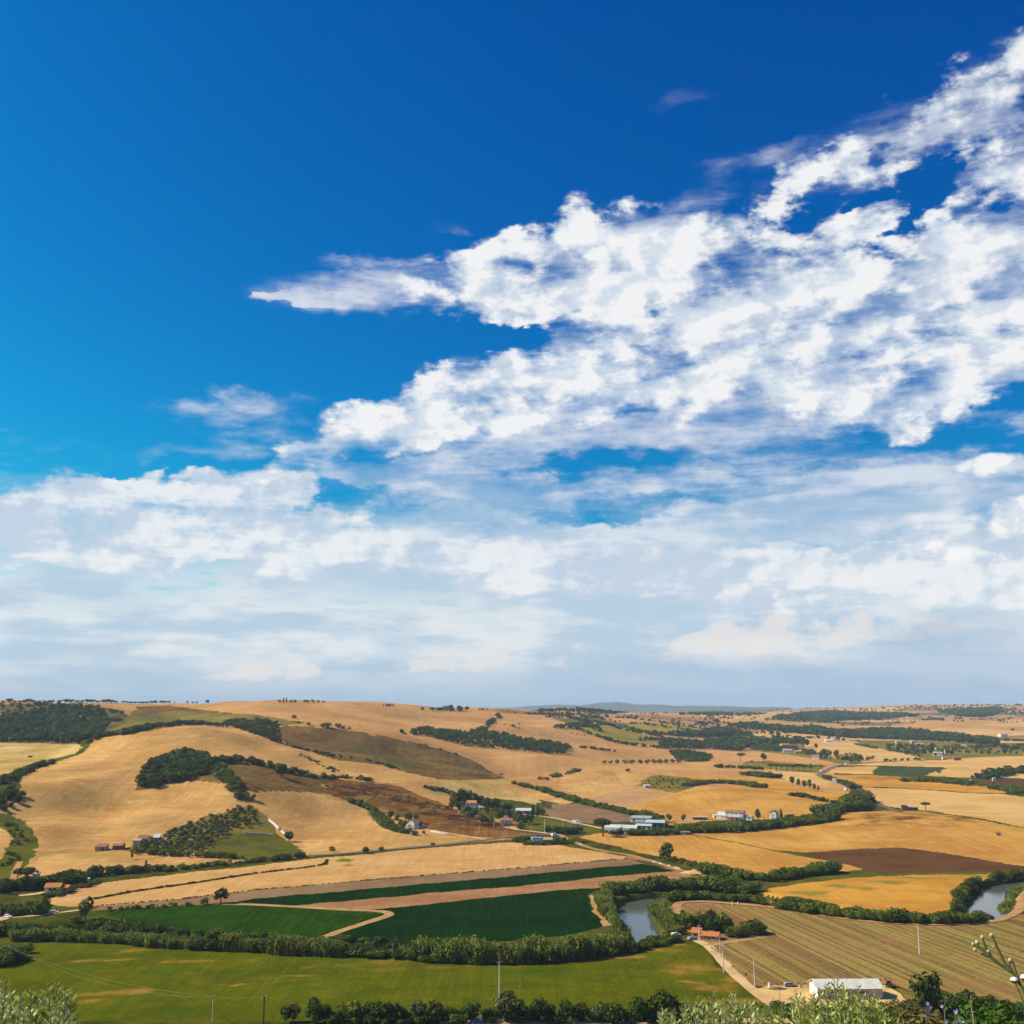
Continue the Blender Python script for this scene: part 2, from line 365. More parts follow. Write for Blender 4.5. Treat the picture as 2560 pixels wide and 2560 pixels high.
def grid_lookup(G, az, d):
    i = np.clip(np.searchsorted(AZ, az) - 1, 0, len(AZ) - 2)
    j = np.clip(np.searchsorted(DS, d) - 1, 0, len(DS) - 2)
    fa = np.clip((az - AZ[i]) / (AZ[i + 1] - AZ[i]), 0, 1); fd = np.clip((d - DS[j]) / (DS[j + 1] - DS[j]), 0, 1)
    return (G[j, i] * (1 - fa) + G[j, i + 1] * fa) * (1 - fd) + (G[j + 1, i] * (1 - fa) + G[j + 1, i + 1] * fa) * fd
def height(x, y):
    x = np.asarray(x, float); y = np.asarray(y, float)
    return grid_lookup(Zg, np.arctan2(x, y), np.hypot(x, y))
def ground(u, v):
    """where a line of sight of the photograph first meets the ground"""
    a, t = ray(u, v)
    i = int(np.clip(np.searchsorted(AZ, a) - 1, 0, len(AZ) - 2)); fa = (a - AZ[i]) / (AZ[i + 1] - AZ[i])
    prof = Zg[28:, i] * (1 - fa) + Zg[28:, i + 1] * fa
    g = (prof - H) - DS[28:] * t
    hit = np.nonzero(g >= 0)[0]
    if len(hit) == 0:
        j = int(np.argmax(g / DS[28:])); dd = DS[28 + j]
    else:
        j = hit[0]
        dd = DS[28] if j == 0 else DS[28 + j - 1] + (DS[28 + j] - DS[28 + j - 1]) * (-g[j - 1]) / (g[j] - g[j - 1] + 1e-9)
    x, y = dd * math.sin(a), dd * math.cos(a)
    return Vector((x, y, float(height(x, y))))
def trace(pts, step=14, closed=True):
    """world outline of something traced on the ground"""
    out = []
    n = len(pts)
    for i in range(n if closed else n - 1):
        (u0, v0), (u1, v1) = pts[i], pts[(i + 1) % n]
        m = max(1, int(math.hypot(u1 - u0, (v1 - v0) * 2) / step))
        for q in range(m):
            g = ground(u0 + (u1 - u0) * q / m, v0 + (v1 - v0) * q / m)
            out.append((g.x, g.y))
    if not closed:
        g = ground(*pts[-1]); out.append((g.x, g.y))
    return np.array(out)
def inside(poly, X, Y):
    res = np.zeros(X.shape, bool)
    x0, y0 = poly[:, 0], poly[:, 1]
    x1, y1 = np.roll(x0, -1), np.roll(y0, -1)
    for a, b, c, e in zip(x0, y0, x1, y1):
        if b == e:
            continue
        cond = ((b > Y) != (e > Y)) & (X < (c - a) * (Y - b) / (e - b) + a)
        res ^= cond
    return res
def dist_line(pl, X, Y):
    """distance to a polyline"""
    best = np.full(X.shape, 1e9)
    for (a, b), (c, e) in zip(pl[:-1], pl[1:]):
        vx, vy = c - a, e - b
        L2 = vx * vx + vy * vy + 1e-9
        t = np.clip(((X - a) * vx + (Y - b) * vy) / L2, 0, 1)
        best = np.minimum(best, np.hypot(X - a - t * vx, Y - b - t * vy))
    return best
# folds of the hills: crests (+) and hollows (-) along traced lines
FOLDS = [
 ([(95,1978),(200,1958),(330,1938)], 5.0, 34), ([(70,1948),(160,1930),(260,1910),(340,1895)], -5.5, 38), ([(235,1862),(330,1848),(440,1832)], 5.0, 45),
 ([(340,1986),(450,1964),(560,1966),(600,1990)], 4.0, 30), ([(60,2030),(150,2010),(260,1995),(340,1990)], -4.5, 40), ([(120,2075),(220,2060),(320,2050)], 3.0, 34), ([(200,2110),(240,2060),(290,2000)], -3.0, 26),
 ([(640,1985),(730,1990),(820,2005)], 4.0, 40), ([(700,2090),(780,2060),(860,2040)], -4.0, 45), ([(640,1860),(720,1890),(800,1925)], -4.0, 30), ([(760,1885),(880,1912),(1000,1935)], 4.0, 32),
 ([(720,1820),(860,1832),(980,1850)], 6.0, 60), ([(760,1860),(880,1872),(1020,1895)], -6.0, 55), ([(930,1890),(1080,1912),(1200,1935)], 5.0, 45), ([(1100,1850),(1200,1880),(1280,1915)], -6.0, 60),
 ([(1040,1960),(1150,1962),(1260,1972)], 4.0, 45), ([(1180,1990),(1270,1990)], -3.0, 35), ([(1200,1885),(1320,1900),(1440,1905)], 6.0, 55), ([(1240,1930),(1340,1932),(1440,1915)], -5.0, 50), ([(1440,1945),(1530,1938),(1600,1945)], 6.0, 40),
 ([(1480,1895),(1600,1885)], -5.0, 70), ([(640,1785),(800,1785),(960,1800)], -7.0, 90), ([(700,1768),(850,1768),(1000,1778)], 7.0, 110), ([(1000,1800),(1100,1790),(1200,1795)], -8.0, 110), ([(1250,1795),(1400,1800),(1550,1806)], 7.0, 120), ([(1300,1830),(1420,1845)], -7.0, 90),
 ([(60,1800),(160,1795),(260,1800)], 8.0, 80), ([(60,1830),(180,1830)], -6.0, 70), ([(400,1790),(520,1792)], -6.0, 80),
]
_base = Zg.copy()
for ln, amp_, wd_ in FOLDS:
    P_ = trace(ln, 20, closed=False)
    w_ = (Xg > P_[:, 0].min() - 4 * wd_) & (Xg < P_[:, 0].max() + 4 * wd_) & (Yg > P_[:, 1].min() - 4 * wd_) & (Yg < P_[:, 1].max() + 4 * wd_)
    dl = dist_line(P_, Xg[w_], Yg[w_])
    _base[w_] += 1.45 * amp_ * np.exp(-(dl / wd_) ** 2)
Zg = _base
def mpp(p):
    """metres per reference pixel at a place"""
    return math.hypot(p[0], p[1]) / F
# ---------------------------------------------------------------- materials
MATS = {}
def new_mat(name):
    m = bpy.data.materials.new(name); m.use_nodes = True
    t = m.node_tree; t.nodes.clear()
    out = N(t, 'ShaderNodeOutputMaterial')
    b = N(t, 'ShaderNodeBsdfPrincipled')
    b.inputs['Roughness'].default_value = 0.9
    b.inputs['Specular IOR Level'].default_value = 0.0
    t.links.new(b.outputs[0], out.inputs['Surface'])
    MATS[name] = m
    return m, t, b
def field_mat(name, base, dark, light, direc=0.0, period=9.0, stripe=0.35, mottle=60.0, weed=0.0, weedc=(0.10, 0.15, 0.02), brownc=(0.13, 0.06, 0.02), seed=0.0, fine=0.5, big=0.5, contour=0.0):
    k3 = lambda c: (min(c[0] * 1.07, 0.8), c[1] * 0.94, c[2] * 0.78)
    base, dark, light, weedc, brownc = k3(base), k3(dark), k3(light), k3(weedc), k3(brownc)
    m, t, b = new_mat(name)
    geo = N(t, 'ShaderNodeNewGeometry'); pos = geo.outputs['Position']
    p = mapped(t, pos, (1, 1, 0.3), 0, (seed * 131.7, seed * 57.3, 0))
    # broad unevenness of ripening and soil
    n1 = noise(t, p, 1.0 / mottle, 4, 0.6, 0.4)
    c = mixc(t, remap(t, n1, 0.36, 0.60), dark, base)
    n2 = noise(t, mapped(t, p, (1, 1, 1), 0, (300, 90, 0)), 1.0 / (mottle * 0.45), 5, 0.65, 0.8)
    c = mixc(t, mathn(t, 'MULTIPLY', remap(t, n2, 0.48, 0.75), big), c, light)
    # passes of the machines
    ps = mapped(t, p, (1.0 / period, 0.012 / period * 3, 0), direc)
    n3 = noise(t, ps, 2.0, 3, 0.6)
    c = mixc(t, mathn(t, 'MULTIPLY', remap(t, n3, 0.40, 0.66), stripe), c, dark)
    n3b = noise(t, mapped(t, ps, (2.7, 2.7, 1)), 2.0, 2, 0.6)
    c = mixc(t, mathn(t, 'MULTIPLY', remap(t, n3b, 0.45, 0.75), stripe * 0.7), c, light)
    if contour > 0:   # passes that follow the contours of the slope
        pc = N(t, 'ShaderNodeMapping'); pc.inputs['Scale'].default_value = (0.012, 0.012, 0.55); t.links.new(pos, pc.inputs['Vector'])
        nc_ = noise(t, pc.outputs[0], 1.3, 4, 0.62)
        c = mixc(t, mathn(t, 'MULTIPLY', remap(t, nc_, 0.46, 0.66), contour), c, dark)
        nd_ = noise(t, mapped(t, pc.outputs[0], (1, 1, 2.6)), 1.7, 3, 0.6)
        c = mixc(t, mathn(t, 'MULTIPLY', remap(t, nd_, 0.52, 0.70), contour * 0.8), c, light)
    # tufts and clods
    n4 = noise(t, p, 0.55, 4, 0.75)
    c = mixc(t, mathn(t, 'MULTIPLY', remap(t, n4, 0.35, 0.7), fine), c, mixc(t, 0.55, c, dark, 'MULTIPLY'))
    n5 = noise(t, p, 0.11, 3, 0.7)
    c = mixc(t, mathn(t, 'MULTIPLY', remap(t, n5, 0.5, 0.8), fine * 0.6), c, light)
    # traced patches: bare brown earth, green weeds, pale straw
    ragged = noise(t, mapped(t, p, (1, 0.45, 1)), 0.13, 6, 0.72)
    for att, colr in (('brown', brownc), ('weed', weedc), ('pale', light)):
        a = N(t, 'ShaderNodeAttribute', attribute_name=att).outputs['Fac']
        a = mathn(t, 'ADD', a, mathn(t, 'MULTIPLY', mathn(t, 'SUBTRACT', ragged, 0.5), mathn(t, 'MULTIPLY', a, 3.4)))
        if att == 'weed' and weed > 0:
            a = mathn(t, 'ADD', a, mathn(t, 'MULTIPLY', remap(t, noise(t, p, 1.0 / 35, 4, 0.65), 0.52, 0.72), weed))
        c = mixc(t, remap(t, a, 0.05, 0.85), c, colr)
    t.links.new(c, b.inputs['Base Color'])
    bp = N(t, 'ShaderNodeBump'); bp.inputs['Strength'].default_value = 0.55; bp.inputs['Distance'].default_value = 0.6
    t.links.new(mathn(t, 'ADD', n4, mathn(t, 'MULTIPLY', n3b, 0.5)), bp.inputs['Height'])
    t.links.new(bp.outputs[0], b.inputs['Normal'])
    return m

GOLD = dict(base=(0.52, 0.320, 0.125), dark=(0.36, 0.205, 0.065), light=(0.66, 0.47, 0.23))
PALE = dict(base=(0.52, 0.335, 0.155), dark=(0.42, 0.25, 0.09), light=(0.62, 0.43, 0.23))
ORNG = dict(base=(0.52, 0.285, 0.055), dark=(0.40, 0.20, 0.035), light=(0.60, 0.36, 0.09))
field_mat('stubble_hill', contour=0.55, direc=R(-35), period=9, stripe=0.45, mottle=95, weed=0.16, weedc=(0.30, 0.24, 0.07), seed=1, **GOLD)
field_mat('stubble_far', contour=0.45, direc=R(20), period=16, stripe=0.40, mottle=150, weed=0.12, weedc=(0.30, 0.22, 0.07), seed=2, base=(0.49, 0.285, 0.12), dark=(0.37, 0.20, 0.075), light=(0.61, 0.40, 0.18))
field_mat('far_pink', direc=R(60), period=18, stripe=0.30, mottle=160, seed=31, base=(0.42, 0.25, 0.145), dark=(0.33, 0.19, 0.10), light=(0.50, 0.33, 0.20))
field_mat('far_pale', direc=R(75), period=18, stripe=0.30, mottle=160, seed=32, base=(0.57, 0.38, 0.19), dark=(0.46, 0.28, 0.12), light=(0.64, 0.46, 0.26))
field_mat('far_green', direc=R(40), period=18, stripe=0.30, mottle=120, weed=0.4, seed=33, base=(0.17, 0.155, 0.055), dark=(0.10, 0.105, 0.04), light=(0.27, 0.22, 0.08), weedc=(0.09, 0.11, 0.04))
field_mat('far_earth', direc=R(10), period=18, stripe=0.30, mottle=120, seed=34, base=(0.30, 0.175, 0.085), dark=(0.20, 0.11, 0.05), light=(0.40, 0.25, 0.13))
field_mat('stubble_plain', direc=R(57), period=8, stripe=0.55, mottle=50, weed=0.0, seed=3, **PALE)
field_mat('stubble_right', contour=0.25, direc=R(-28), period=10, stripe=0.55, mottle=80, weed=0.0, seed=4, base=(0.50, 0.29, 0.075), dark=(0.37, 0.185, 0.04), light=(0.60, 0.40, 0.14))
field_mat('stubble_orange', weedc=(0.20, 0.17, 0.035), direc=R(60), period=7, stripe=0.30, mottle=70, seed=5, **ORNG)
field_mat('stubble_pale', direc=R(50), period=10, stripe=0.30, mottle=90, seed=6, base=(0.57, 0.38, 0.17), dark=(0.47, 0.29, 0.10), light=(0.64, 0.46, 0.25))
field_mat('stubble_pink', direc=R(20), period=10, stripe=0.25, mottle=90, seed=7, base=(0.43, 0.27, 0.15), dark=(0.34, 0.20, 0.10), light=(0.50, 0.34, 0.19))
field_mat('pasture_mottled', direc=R(70), period=14, stripe=0.2, mottle=60, weed=0.55, seed=8, base=(0.48, 0.34, 0.14), dark=(0.30, 0.23, 0.06), light=(0.62, 0.48, 0.24), weedc=(0.24, 0.22, 0.05))
field_mat('scrub_slope', contour=0.5, direc=R(75), period=18, stripe=0.45, mottle=42, weed=0.45, seed=9, base=(0.185, 0.125, 0.038), dark=(0.105, 0.058, 0.018), light=(0.31, 0.20, 0.075), weedc=(0.085, 0.092, 0.022), brownc=(0.07, 0.03, 0.012), fine=0.75, big=0.7)
field_mat('scrub_brown', contour=0.5, direc=R(70), period=16, stripe=0.5, mottle=34, weed=0.15, seed=10, base=(0.21, 0.105, 0.028), dark=(0.085, 0.036, 0.012), light=(0.36, 0.215, 0.07), weedc=(0.10, 0.085, 0.02), brownc=(0.05, 0.02, 0.008), fine=0.75, big=0.75)
field_mat('grass_dry', direc=R(40), period=12, stripe=0.2, mottle=40, weed=0.6, seed=11, base=(0.20, 0.165, 0.035), dark=(0.115, 0.10, 0.02), light=(0.33, 0.25, 0.075), weedc=(0.075, 0.10, 0.016))
field_mat('grass_bank', direc=R(40), period=9, stripe=0.2, mottle=22, weed=0.5, seed=12, base=(0.075, 0.088, 0.012), dark=(0.030, 0.042, 0.006), light=(0.17, 0.14, 0.03), weedc=(0.040, 0.070, 0.008))
field_mat('forest_floor', direc=R(40), period=14, stripe=0.2, mottle=40, weed=0.6, seed=13, base=(0.15, 0.12, 0.042), dark=(0.05, 0.058, 0.02), light=(0.25, 0.19, 0.075), weedc=(0.05, 0.065, 0.022))
field_mat('grass_green', direc=R(40), period=9, stripe=0.2, mottle=26, weed=0.3, seed=14, base=(0.110, 0.110, 0.016), dark=(0.060, 0.075, 0.010), light=(0.19, 0.155, 0.03), weedc=(0.055, 0.095, 0.010))
field_mat('meadow', direc=R(88), period=9, stripe=0.50, mottle=28, weed=0.50, seed=15, base=(0.090, 0.112, 0.003), dark=(0.058, 0.082, 0.002), light=(0.150, 0.138, 0.006), weedc=(0.036, 0.078, 0.003), brownc=(0.25, 0.150, 0.03), fine=0.55, big=0.8)
field_mat('crop_bright', direc=R(62), period=6, stripe=0.75, mottle=24, seed=16, base=(0.020, 0.062, 0.002), dark=(0.011, 0.036, 0.001), light=(0.038, 0.092, 0.003), weedc=(0.010, 0.035, 0.004), fine=0.5, big=0.4)
field_mat('crop_dark', direc=R(57), period=6, stripe=0.75, mottle=26, seed=17, base=(0.006, 0.030, 0.004), dark=(0.003, 0.017, 0.002), light=(0.012, 0.046, 0.006), fine=0.5, big=0.35)
field_mat('crop_far', direc=R(80), period=6, stripe=0.25, mottle=60, seed=18, base=(0.050, 0.075, 0.030), dark=(0.038, 0.058, 0.024), light=(0.068, 0.092, 0.036))
field_mat('crop_yellow', direc=R(80), period=12, stripe=0.2, mottle=90, weed=0.4, seed=19, base=(0.33, 0.24, 0.045), dark=(0.22, 0.185, 0.035), light=(0.44, 0.32, 0.07), weedc=(0.16, 0.165, 0.03))
field_mat('tilled_grey', direc=R(57), period=5, stripe=0.35, mottle=40, seed=20, base=(0.235, 0.155, 0.095), dark=(0.18, 0.11, 0.065), light=(0.30, 0.21, 0.14), fine=0.4)
field_mat('tilled_pink', direc=R(57), period=5, stripe=0.40, mottle=30, seed=21, base=(0.33, 0.19, 0.10), dark=(0.25, 0.13, 0.065), light=(0.42, 0.26, 0.15), fine=0.4)
field_mat('ploughed', direc=R(75), period=3, stripe=0.40, mottle=40, seed=22, base=(0.120, 0.060, 0.027), dark=(0.082, 0.040, 0.018), light=(0.16, 0.085, 0.040), fine=0.5)
field_mat('vine_soil', direc=R(0), period=5, stripe=0.15, mottle=45, weed=0.30, seed=23, base=(0.31, 0.182, 0.085), dark=(0.235, 0.135, 0.055), light=(0.375, 0.235, 0.12), weedc=(0.22, 0.145, 0.045), fine=0.5)
field_mat('sand', direc=R(0), period=5, stripe=0.15, mottle=16, seed=24, base=(0.60, 0.43, 0.22), dark=(0.48, 0.33, 0.15), light=(0.70, 0.53, 0.31), fine=0.35)
field_mat('track_dust', direc=R(0), period=2, stripe=0.1, mottle=9, seed=25, base=(0.60, 0.43, 0.26), dark=(0.46, 0.31, 0.17), light=(0.70, 0.54, 0.36), fine=0.4)
field_mat('track_brown', direc=R(0), period=2, stripe=0.1, mottle=9, seed=26, base=(0.42, 0.27, 0.14), dark=(0.32, 0.19, 0.085), light=(0.52, 0.35, 0.20), fine=0.4)
field_mat('asphalt', direc=R(0), period=2, stripe=0.1, mottle=12, seed=27, base=(0.17, 0.155, 0.14), dark=(0.13, 0.12, 0.11), light=(0.21, 0.195, 0.18), fine=0.3)
field_mat('hill_grass', direc=R(0), period=2, stripe=0.1, mottle=9, weed=0.4, seed=28, base=(0.24, 0.17, 0.05), dark=(0.14, 0.10, 0.03), light=(0.36, 0.26, 0.09), weedc=(0.08, 0.11, 0.02))
field_mat('mountain_land', direc=R(0), period=80, stripe=0.3, mottle=900, weed=0.3, seed=29, base=(0.13, 0.13, 0.12), dark=(0.07, 0.085, 0.09), light=(0.26, 0.22, 0.18), weedc=(0.07, 0.085, 0.08), fine=0.0)

# ---------------------------------------------------------------- fields traced on the ground (later ones lie over earlier ones)
FIELDS = [
 ('far_farmland', 'stubble_far', 'rolling far golden farmland running to the horizon', None),
 ('hillside', 'hill_grass', 'dry grassy hillside sloping down below the viewpoint', None),
 ('mountains', 'mountain_land', 'low blue mountains on the horizon beyond the hills', None),
 ('river_plain', 'grass_bank', 'green grassy river plain between the fields', None),
 ('far_fields', 'far_pink', 'dusty pink far fields scattered over the right hills', None),
 ('far_fields', 'far_pale', 'pale straw far fields scattered over the right hills', None),
 ('far_fields', 'far_green', 'dull green far pastures scattered over the right hills', None),
 ('far_fields', 'far_earth', 'brown bare far fields scattered over the right hills', None),
 ('valley_land', 'grass_dry', 'dry green land of the valley around the scattered farms', [(1880,1850),(2120,1858),(2330,1900),(2250,1912),(2080,1908),(2050,1900),(1870,1880)]),
 ('valley_land', 'grass_dry', 'rough green valley floor in front of the blue woods', [(2120,1850),(2560,1858),(2560,1890),(2450,1893),(2330,1900),(2240,1880)]),
 ('wooded_slope', 'forest_floor', 'scrubby forest floor under the left hilltop wood', [(0,1761),(170,1759),(240,1765),(300,1775),(325,1790),(315,1810),(270,1830),(222,1852),(190,1862),(100,1858),(0,1857)]),
 ('hill_pasture', 'grass_dry', 'green-brown slope right of the hilltop wood', [(322,1788),(350,1770),(430,1763),(470,1772),(560,1783),(640,1786),(720,1800),(770,1806),(700,1816),(560,1812),(470,1803),(380,1820),(300,1828),(275,1828),(315,1808)]),
 ('hill_pasture', 'scrub_brown', 'brown bare strip under the left skyline', [(335,1766),(430,1764),(480,1772),(590,1782),(560,1786),(470,1778),(410,1779),(370,1786)]),
 ('stubble_field', 'pasture_mottled', 'pale patchy field at the left edge below the wood', [(-30,1859),(100,1860),(190,1863),(200,1870),(185,1885),(140,1895),(80,1920),(45,1938),(-30,1945)]),
 ('gully', 'grass_bank', 'green gully between the left field and the big golden hill', [(-30,1945),(45,1938),(80,1920),(140,1895),(185,1885),(200,1870),(192,1862),(222,1852),(250,1834),(300,1832),(380,1818),(400,1824),(300,1838),(240,1846),(222,1868),(205,1882),(150,1902),(60,1938),(55,1975),(20,2010),(-30,2030)]),
 ('stubble_field', 'stubble_hill', 'big golden stubble hill on the left', [(15,2032),(25,2010),(58,1975),(52,1942),(80,1926),(150,1904),(212,1880),(225,1866),(243,1846),(300,1839),(370,1829),(450,1819),(560,1818),(640,1833),(715,1868),(745,1884),(790,1907),(842,1938),(770,1938),(690,1905),(600,1912),(560,1955),(620,2000),(560,2030),(520,2040),(450,2070),(410,2090),(340,2112),(250,2118),(110,2130),(90,2128),(92,2100),(75,2072),(60,2050)]),
 ('stubble_field', 'stubble_hill', 'long golden strip between the scrub slope and the tree row', [(722,1869),(790,1889),(880,1905),(960,1918),(1095,1949),(1025,1966),(950,1957),(850,1932),(790,1907),(750,1886)]),
 ('scrub_slope', 'scrub_slope', 'dark brown and olive scrub slope in the middle of the hills', [(685,1832),(712,1812),(760,1816),(880,1826),(960,1841),(1040,1856),(1130,1881),(1180,1900),(1240,1936),(1258,1946),(1150,1951),(1095,1949),(1000,1927),(930,1909),(850,1903),(780,1880),(720,1864)]),
 ('knoll', 'scrub_slope', 'brushy ground of the dark wooded knoll', [(335,1975),(355,1930),(375,1902),(410,1890),(465,1876),(510,1886),(530,1896),(560,1888),(600,1890),(640,1902),(760,1936),(835,1947),(800,1962),(845,1988),(780,1982),(700,1978),(610,1976),(560,1957),(480,1955),(400,1966)]),
 ('scrub_slope', 'scrub_brown', 'reddish brown scrub slope above the white farmhouse', [(800,1952),(835,1947),(920,1955),(1000,1966),(1040,1985),(1100,2006),(1150,2030),(1240,2055),(1300,2075),(1340,2088),(1280,2096),(1150,2090),(1080,2078),(1000,2040),(955,2032),(880,2007),(830,1990)]),
 ('stubble_field', 'pasture_mottled', 'olive-gold field above the tree-screened farm', [(1060,1968),(1110,1952),(1260,1948),(1300,1962),(1350,1995),(1345,2012),(1280,2000),(1180,1995),(1080,1990)]),
 ('stubble_field', 'stubble_hill', 'narrow golden wedge running down to the grey tilled plot', [(1185,1953),(1280,1960),(1350,1980),(1435,2006),(1400,2011),(1345,1998),(1290,1980)]),
 ('stubble_field', 'stubble_hill', 'golden stubble slope left of the white farmhouse', [(602,1977),(700,1979),(780,1986),(850,2001),(930,2026),(945,2048),(960,2066),(1000,2081),(1080,2086),(1150,2091),(1180,2098),(1000,2123),(900,2130),(765,2136),(755,2115),(710,2075),(660,2030),(615,1985)]),
 ('orchard_ground', 'grass_dry', 'dry grass ground under the olive orchard', [(400,2095),(450,2070),(520,2040),(600,2018),(632,2014),(650,2030),(700,2085),(640,2083),(560,2096),(520,2112),(520,2132),(400,2132),(340,2130),(300,2125),(340,2112)]),
 ('grass_slope', 'grass_green', 'green grass slope below the olive orchard', [(525,2100),(560,2093),(640,2081),(700,2087),(760,2132),(740,2142),(600,2150),(520,2138)]),
 ('stubble_field', 'stubble_hill', 'golden field at the left edge beside the green ditch', [(-30,2060),(12,2080),(28,2097),(22,2120),(0,2145),(-30,2150)]),
 ('ditch', 'grass_green', 'bright green overgrown ditch at the left edge', [(-30,2030),(15,2032),(60,2052),(75,2074),(92,2102),(90,2130),(70,2150),(55,2180),(40,2235),(-30,2240),(-30,2150),(0,2146),(24,2120),(30,2097),(14,2078),(-30,2058)]),
 ('stubble_field', 'stubble_hill', 'golden strip below the little hill farm', [(60,2182),(75,2160),(100,2143),(130,2135),(300,2131),(420,2135),(500,2141),(590,2150),(540,2158),(430,2168),(330,2175),(250,2180),(150,2187),(85,2190)]),
 ('stubble_field', 'stubble_plain', 'long pale golden field across the plain in front of the hills', [(105,2256),(180,2222),(230,2211),(330,2197),(540,2173),(640,2164),(800,2145),(1000,2127),(1150,2114),(1270,2106),(1400,2113),(1440,2120),(1500,2130),(1560,2140),(1572,2145),(1280,2171),(1000,2193),(800,2211),(640,2224),(450,2247),(250,2264),(170,2268)]),
 ('tilled_field', 'tilled_grey', 'narrow grey tilled strip behind the green crop bands', [(225,2277),(250,2264),(450,2247),(640,2224),(1000,2193),(1280,2171),(1572,2145),(1612,2160),(1280,2190),(1000,2214),(640,2247),(580,2257),(400,2266)]),
 ('crop_field', 'crop_dark', 'thin dark green crop band between the tilled strips', [(590,2254),(640,2247),(1000,2214),(1280,2190),(1607,2160),(1640,2165),(1686,2178),(1500,2194),(1280,2216),(1000,2240),(740,2264),(650,2262)]),
 ('tilled_field', 'tilled_pink', 'pinkish bare earth strip between two dark green crops', [(650,2262),(740,2264),(1000,2240),(1280,2216),(1500,2194),(1690,2178),(1640,2158),(1600,2150),(1572,2145),(1560,2138),(1576,2138),(1640,2155),(1700,2175),(1775,2192),(1810,2202),(1790,2206),(1770,2194),(1680,2201),(1500,2218),(1280,2237),(1100,2256),(960,2273),(900,2277),(800,2271),(740,2268)]),
 ('crop_field', 'crop_dark', 'big dark green crop field inside the river bend', [(870,2276),(960,2273),(1100,2256),(1280,2237),(1500,2218),(1680,2201),(1775,2195),(1800,2206),(1650,2215),(1560,2218),(1490,2225),(1468,2256),(1488,2292),(1512,2318),(1400,2342),(1280,2352),(1100,2360),(1000,2362),(860,2360),(815,2352),(900,2312),(1000,2287),(960,2281)]),
 ('riverside_strip', 'track_brown', 'bare brown earth strip curving along the reeds', [(1470,2255),(1488,2236),(1494,2240),(1484,2256),(1500,2285),(1524,2310),(1512,2316),(1490,2293)]),
 ('crop_field', 'crop_bright', 'bright green crop field left of the dirt track', [(275,2275),(360,2269),(500,2263),(640,2263),(740,2269),(880,2277),(965,2287),(940,2301),(850,2330),(800,2342),(640,2345),(550,2345),(450,2340),(400,2326),(330,2312),(290,2305),(270,2290)]),
 ('meadow', 'meadow', 'large olive green meadow patched with straw along the bottom', [(-60,2445),(0,2410),(20,2382),(60,2358),(200,2357),(300,2358),(400,2368),(480,2372),(560,2375),(640,2380),(760,2385),(880,2387),(1000,2395),(1100,2402),(1200,2408),(1280,2408),(1400,2400),(1500,2390),(1600,2370),(1690,2355),(1730,2360),(1760,2375),(1810,2430),(1890,2488),(1925,2512),(1960,2540),(1960,2552),(-60,2552)]),
 ('green_plot', 'grass_green', 'small green field between two farms and the tilled plot', [(1320,2042),(1380,2045),(1440,2058),(1510,2078),(1480,2086),(1420,2096),(1310,2078),(1290,2060)]),
 ('tilled_field', 'tilled_grey', 'grey tilled plot above the greenhouse sheds', [(1358,2011),(1440,2010),(1500,2022),(1600,2044),(1640,2051),(1480,2058),(1440,2056),(1372,2042)]),
 ('stubble_field', 'stubble_hill', 'golden rounded field left of the sparse olive grove', [(1395,1960),(1410,1935),(1445,1928),(1540,1932),(1620,1940),(1590,1966),(1520,1985),(1465,1996),(1420,1975)]),
 ('stubble_field', 'stubble_pink', 'dusty pink field beside the sparse olive grove', [(1465,1998),(1520,1986),(1592,1966),(1640,1976),(1680,1984),(1640,1996),(1560,2022),(1500,2012)]),
 ('orchard_ground', 'grass_dry', 'dry ground of the sparse young olive grove', [(1592,1965),(1620,1944),(1650,1938),(1740,1945),(1780,1952),(1720,1972),(1690,1982),(1640,1975)]),
 ('stubble_field', 'stubble_right', 'smooth golden knoll above the white farmhouse row', [(1560,2022),(1640,1997),(1690,1983),(1780,1967),(1870,1969),(1980,1986),(2100,2016),(2060,2028),(1950,2046),(1800,2052),(1700,2040),(1640,2030)]),
 ('stubble_field', 'stubble_orange', 'orange-gold strip behind the golden knoll', [(1700,1938),(1760,1940),(1920,1949),(2030,1975),(2128,1986),(2120,2006),(2000,1991),(1900,1971),(1800,1958),(1740,1950)]),
 ('stubble_field', 'stubble_pale', 'golden strip below the umbrella pine row', [(1925,1922),(2035,1934),(2075,1955),(2070,1965),(2000,1957),(1930,1940)]),
 ('green_plot', 'grass_dry', 'green plot with the row of umbrella pines', [(1860,1905),(1920,1903),(2065,1914),(2050,1925),(2035,1932),(1920,1922),(1860,1915)]),
 ('stubble_field', 'stubble_far', 'golden strip above the umbrella pine row', [(1870,1876),(1920,1881),(2000,1890),(2085,1907),(2065,1914),(1920,1903),(1860,1895)]),
 ('stubble_field', 'stubble_pale', 'pale golden slope left of the scattered village', [(2005,1846),(2060,1851),(2150,1861),(2250,1881),(2315,1898),(2250,1904),(2160,1906),(2060,1890),(2010,1868)]),
 ('stubble_field', 'stubble_pale', 'golden bank under the dark wood edge', [(1850,1838),(1900,1826),(1950,1828),(2000,1838),(2010,1848),(1950,1843),(1890,1842)]),
 ('crop_field', 'crop_yellow', 'yellow-green field enclosed by hedges among the far hills', [(1450,1820),(1480,1813),(1560,1818),(1600,1829),(1655,1850),(1640,1862),(1560,1860),(1510,1846),(1470,1832)]),
 ('crop_field', 'crop_yellow', 'far tan and green field right of the hedged yellow field', [(1560,1812),(1640,1809),(1740,1815),(1720,1828),(1660,1836),(1600,1824)]),
 ('stubble_field', 'stubble_far', 'thin golden field below the poplar wood', [(1700,1876),(1770,1874),(1830,1880),(1900,1876),(1930,1890),(1850,1887),(1760,1884)]),
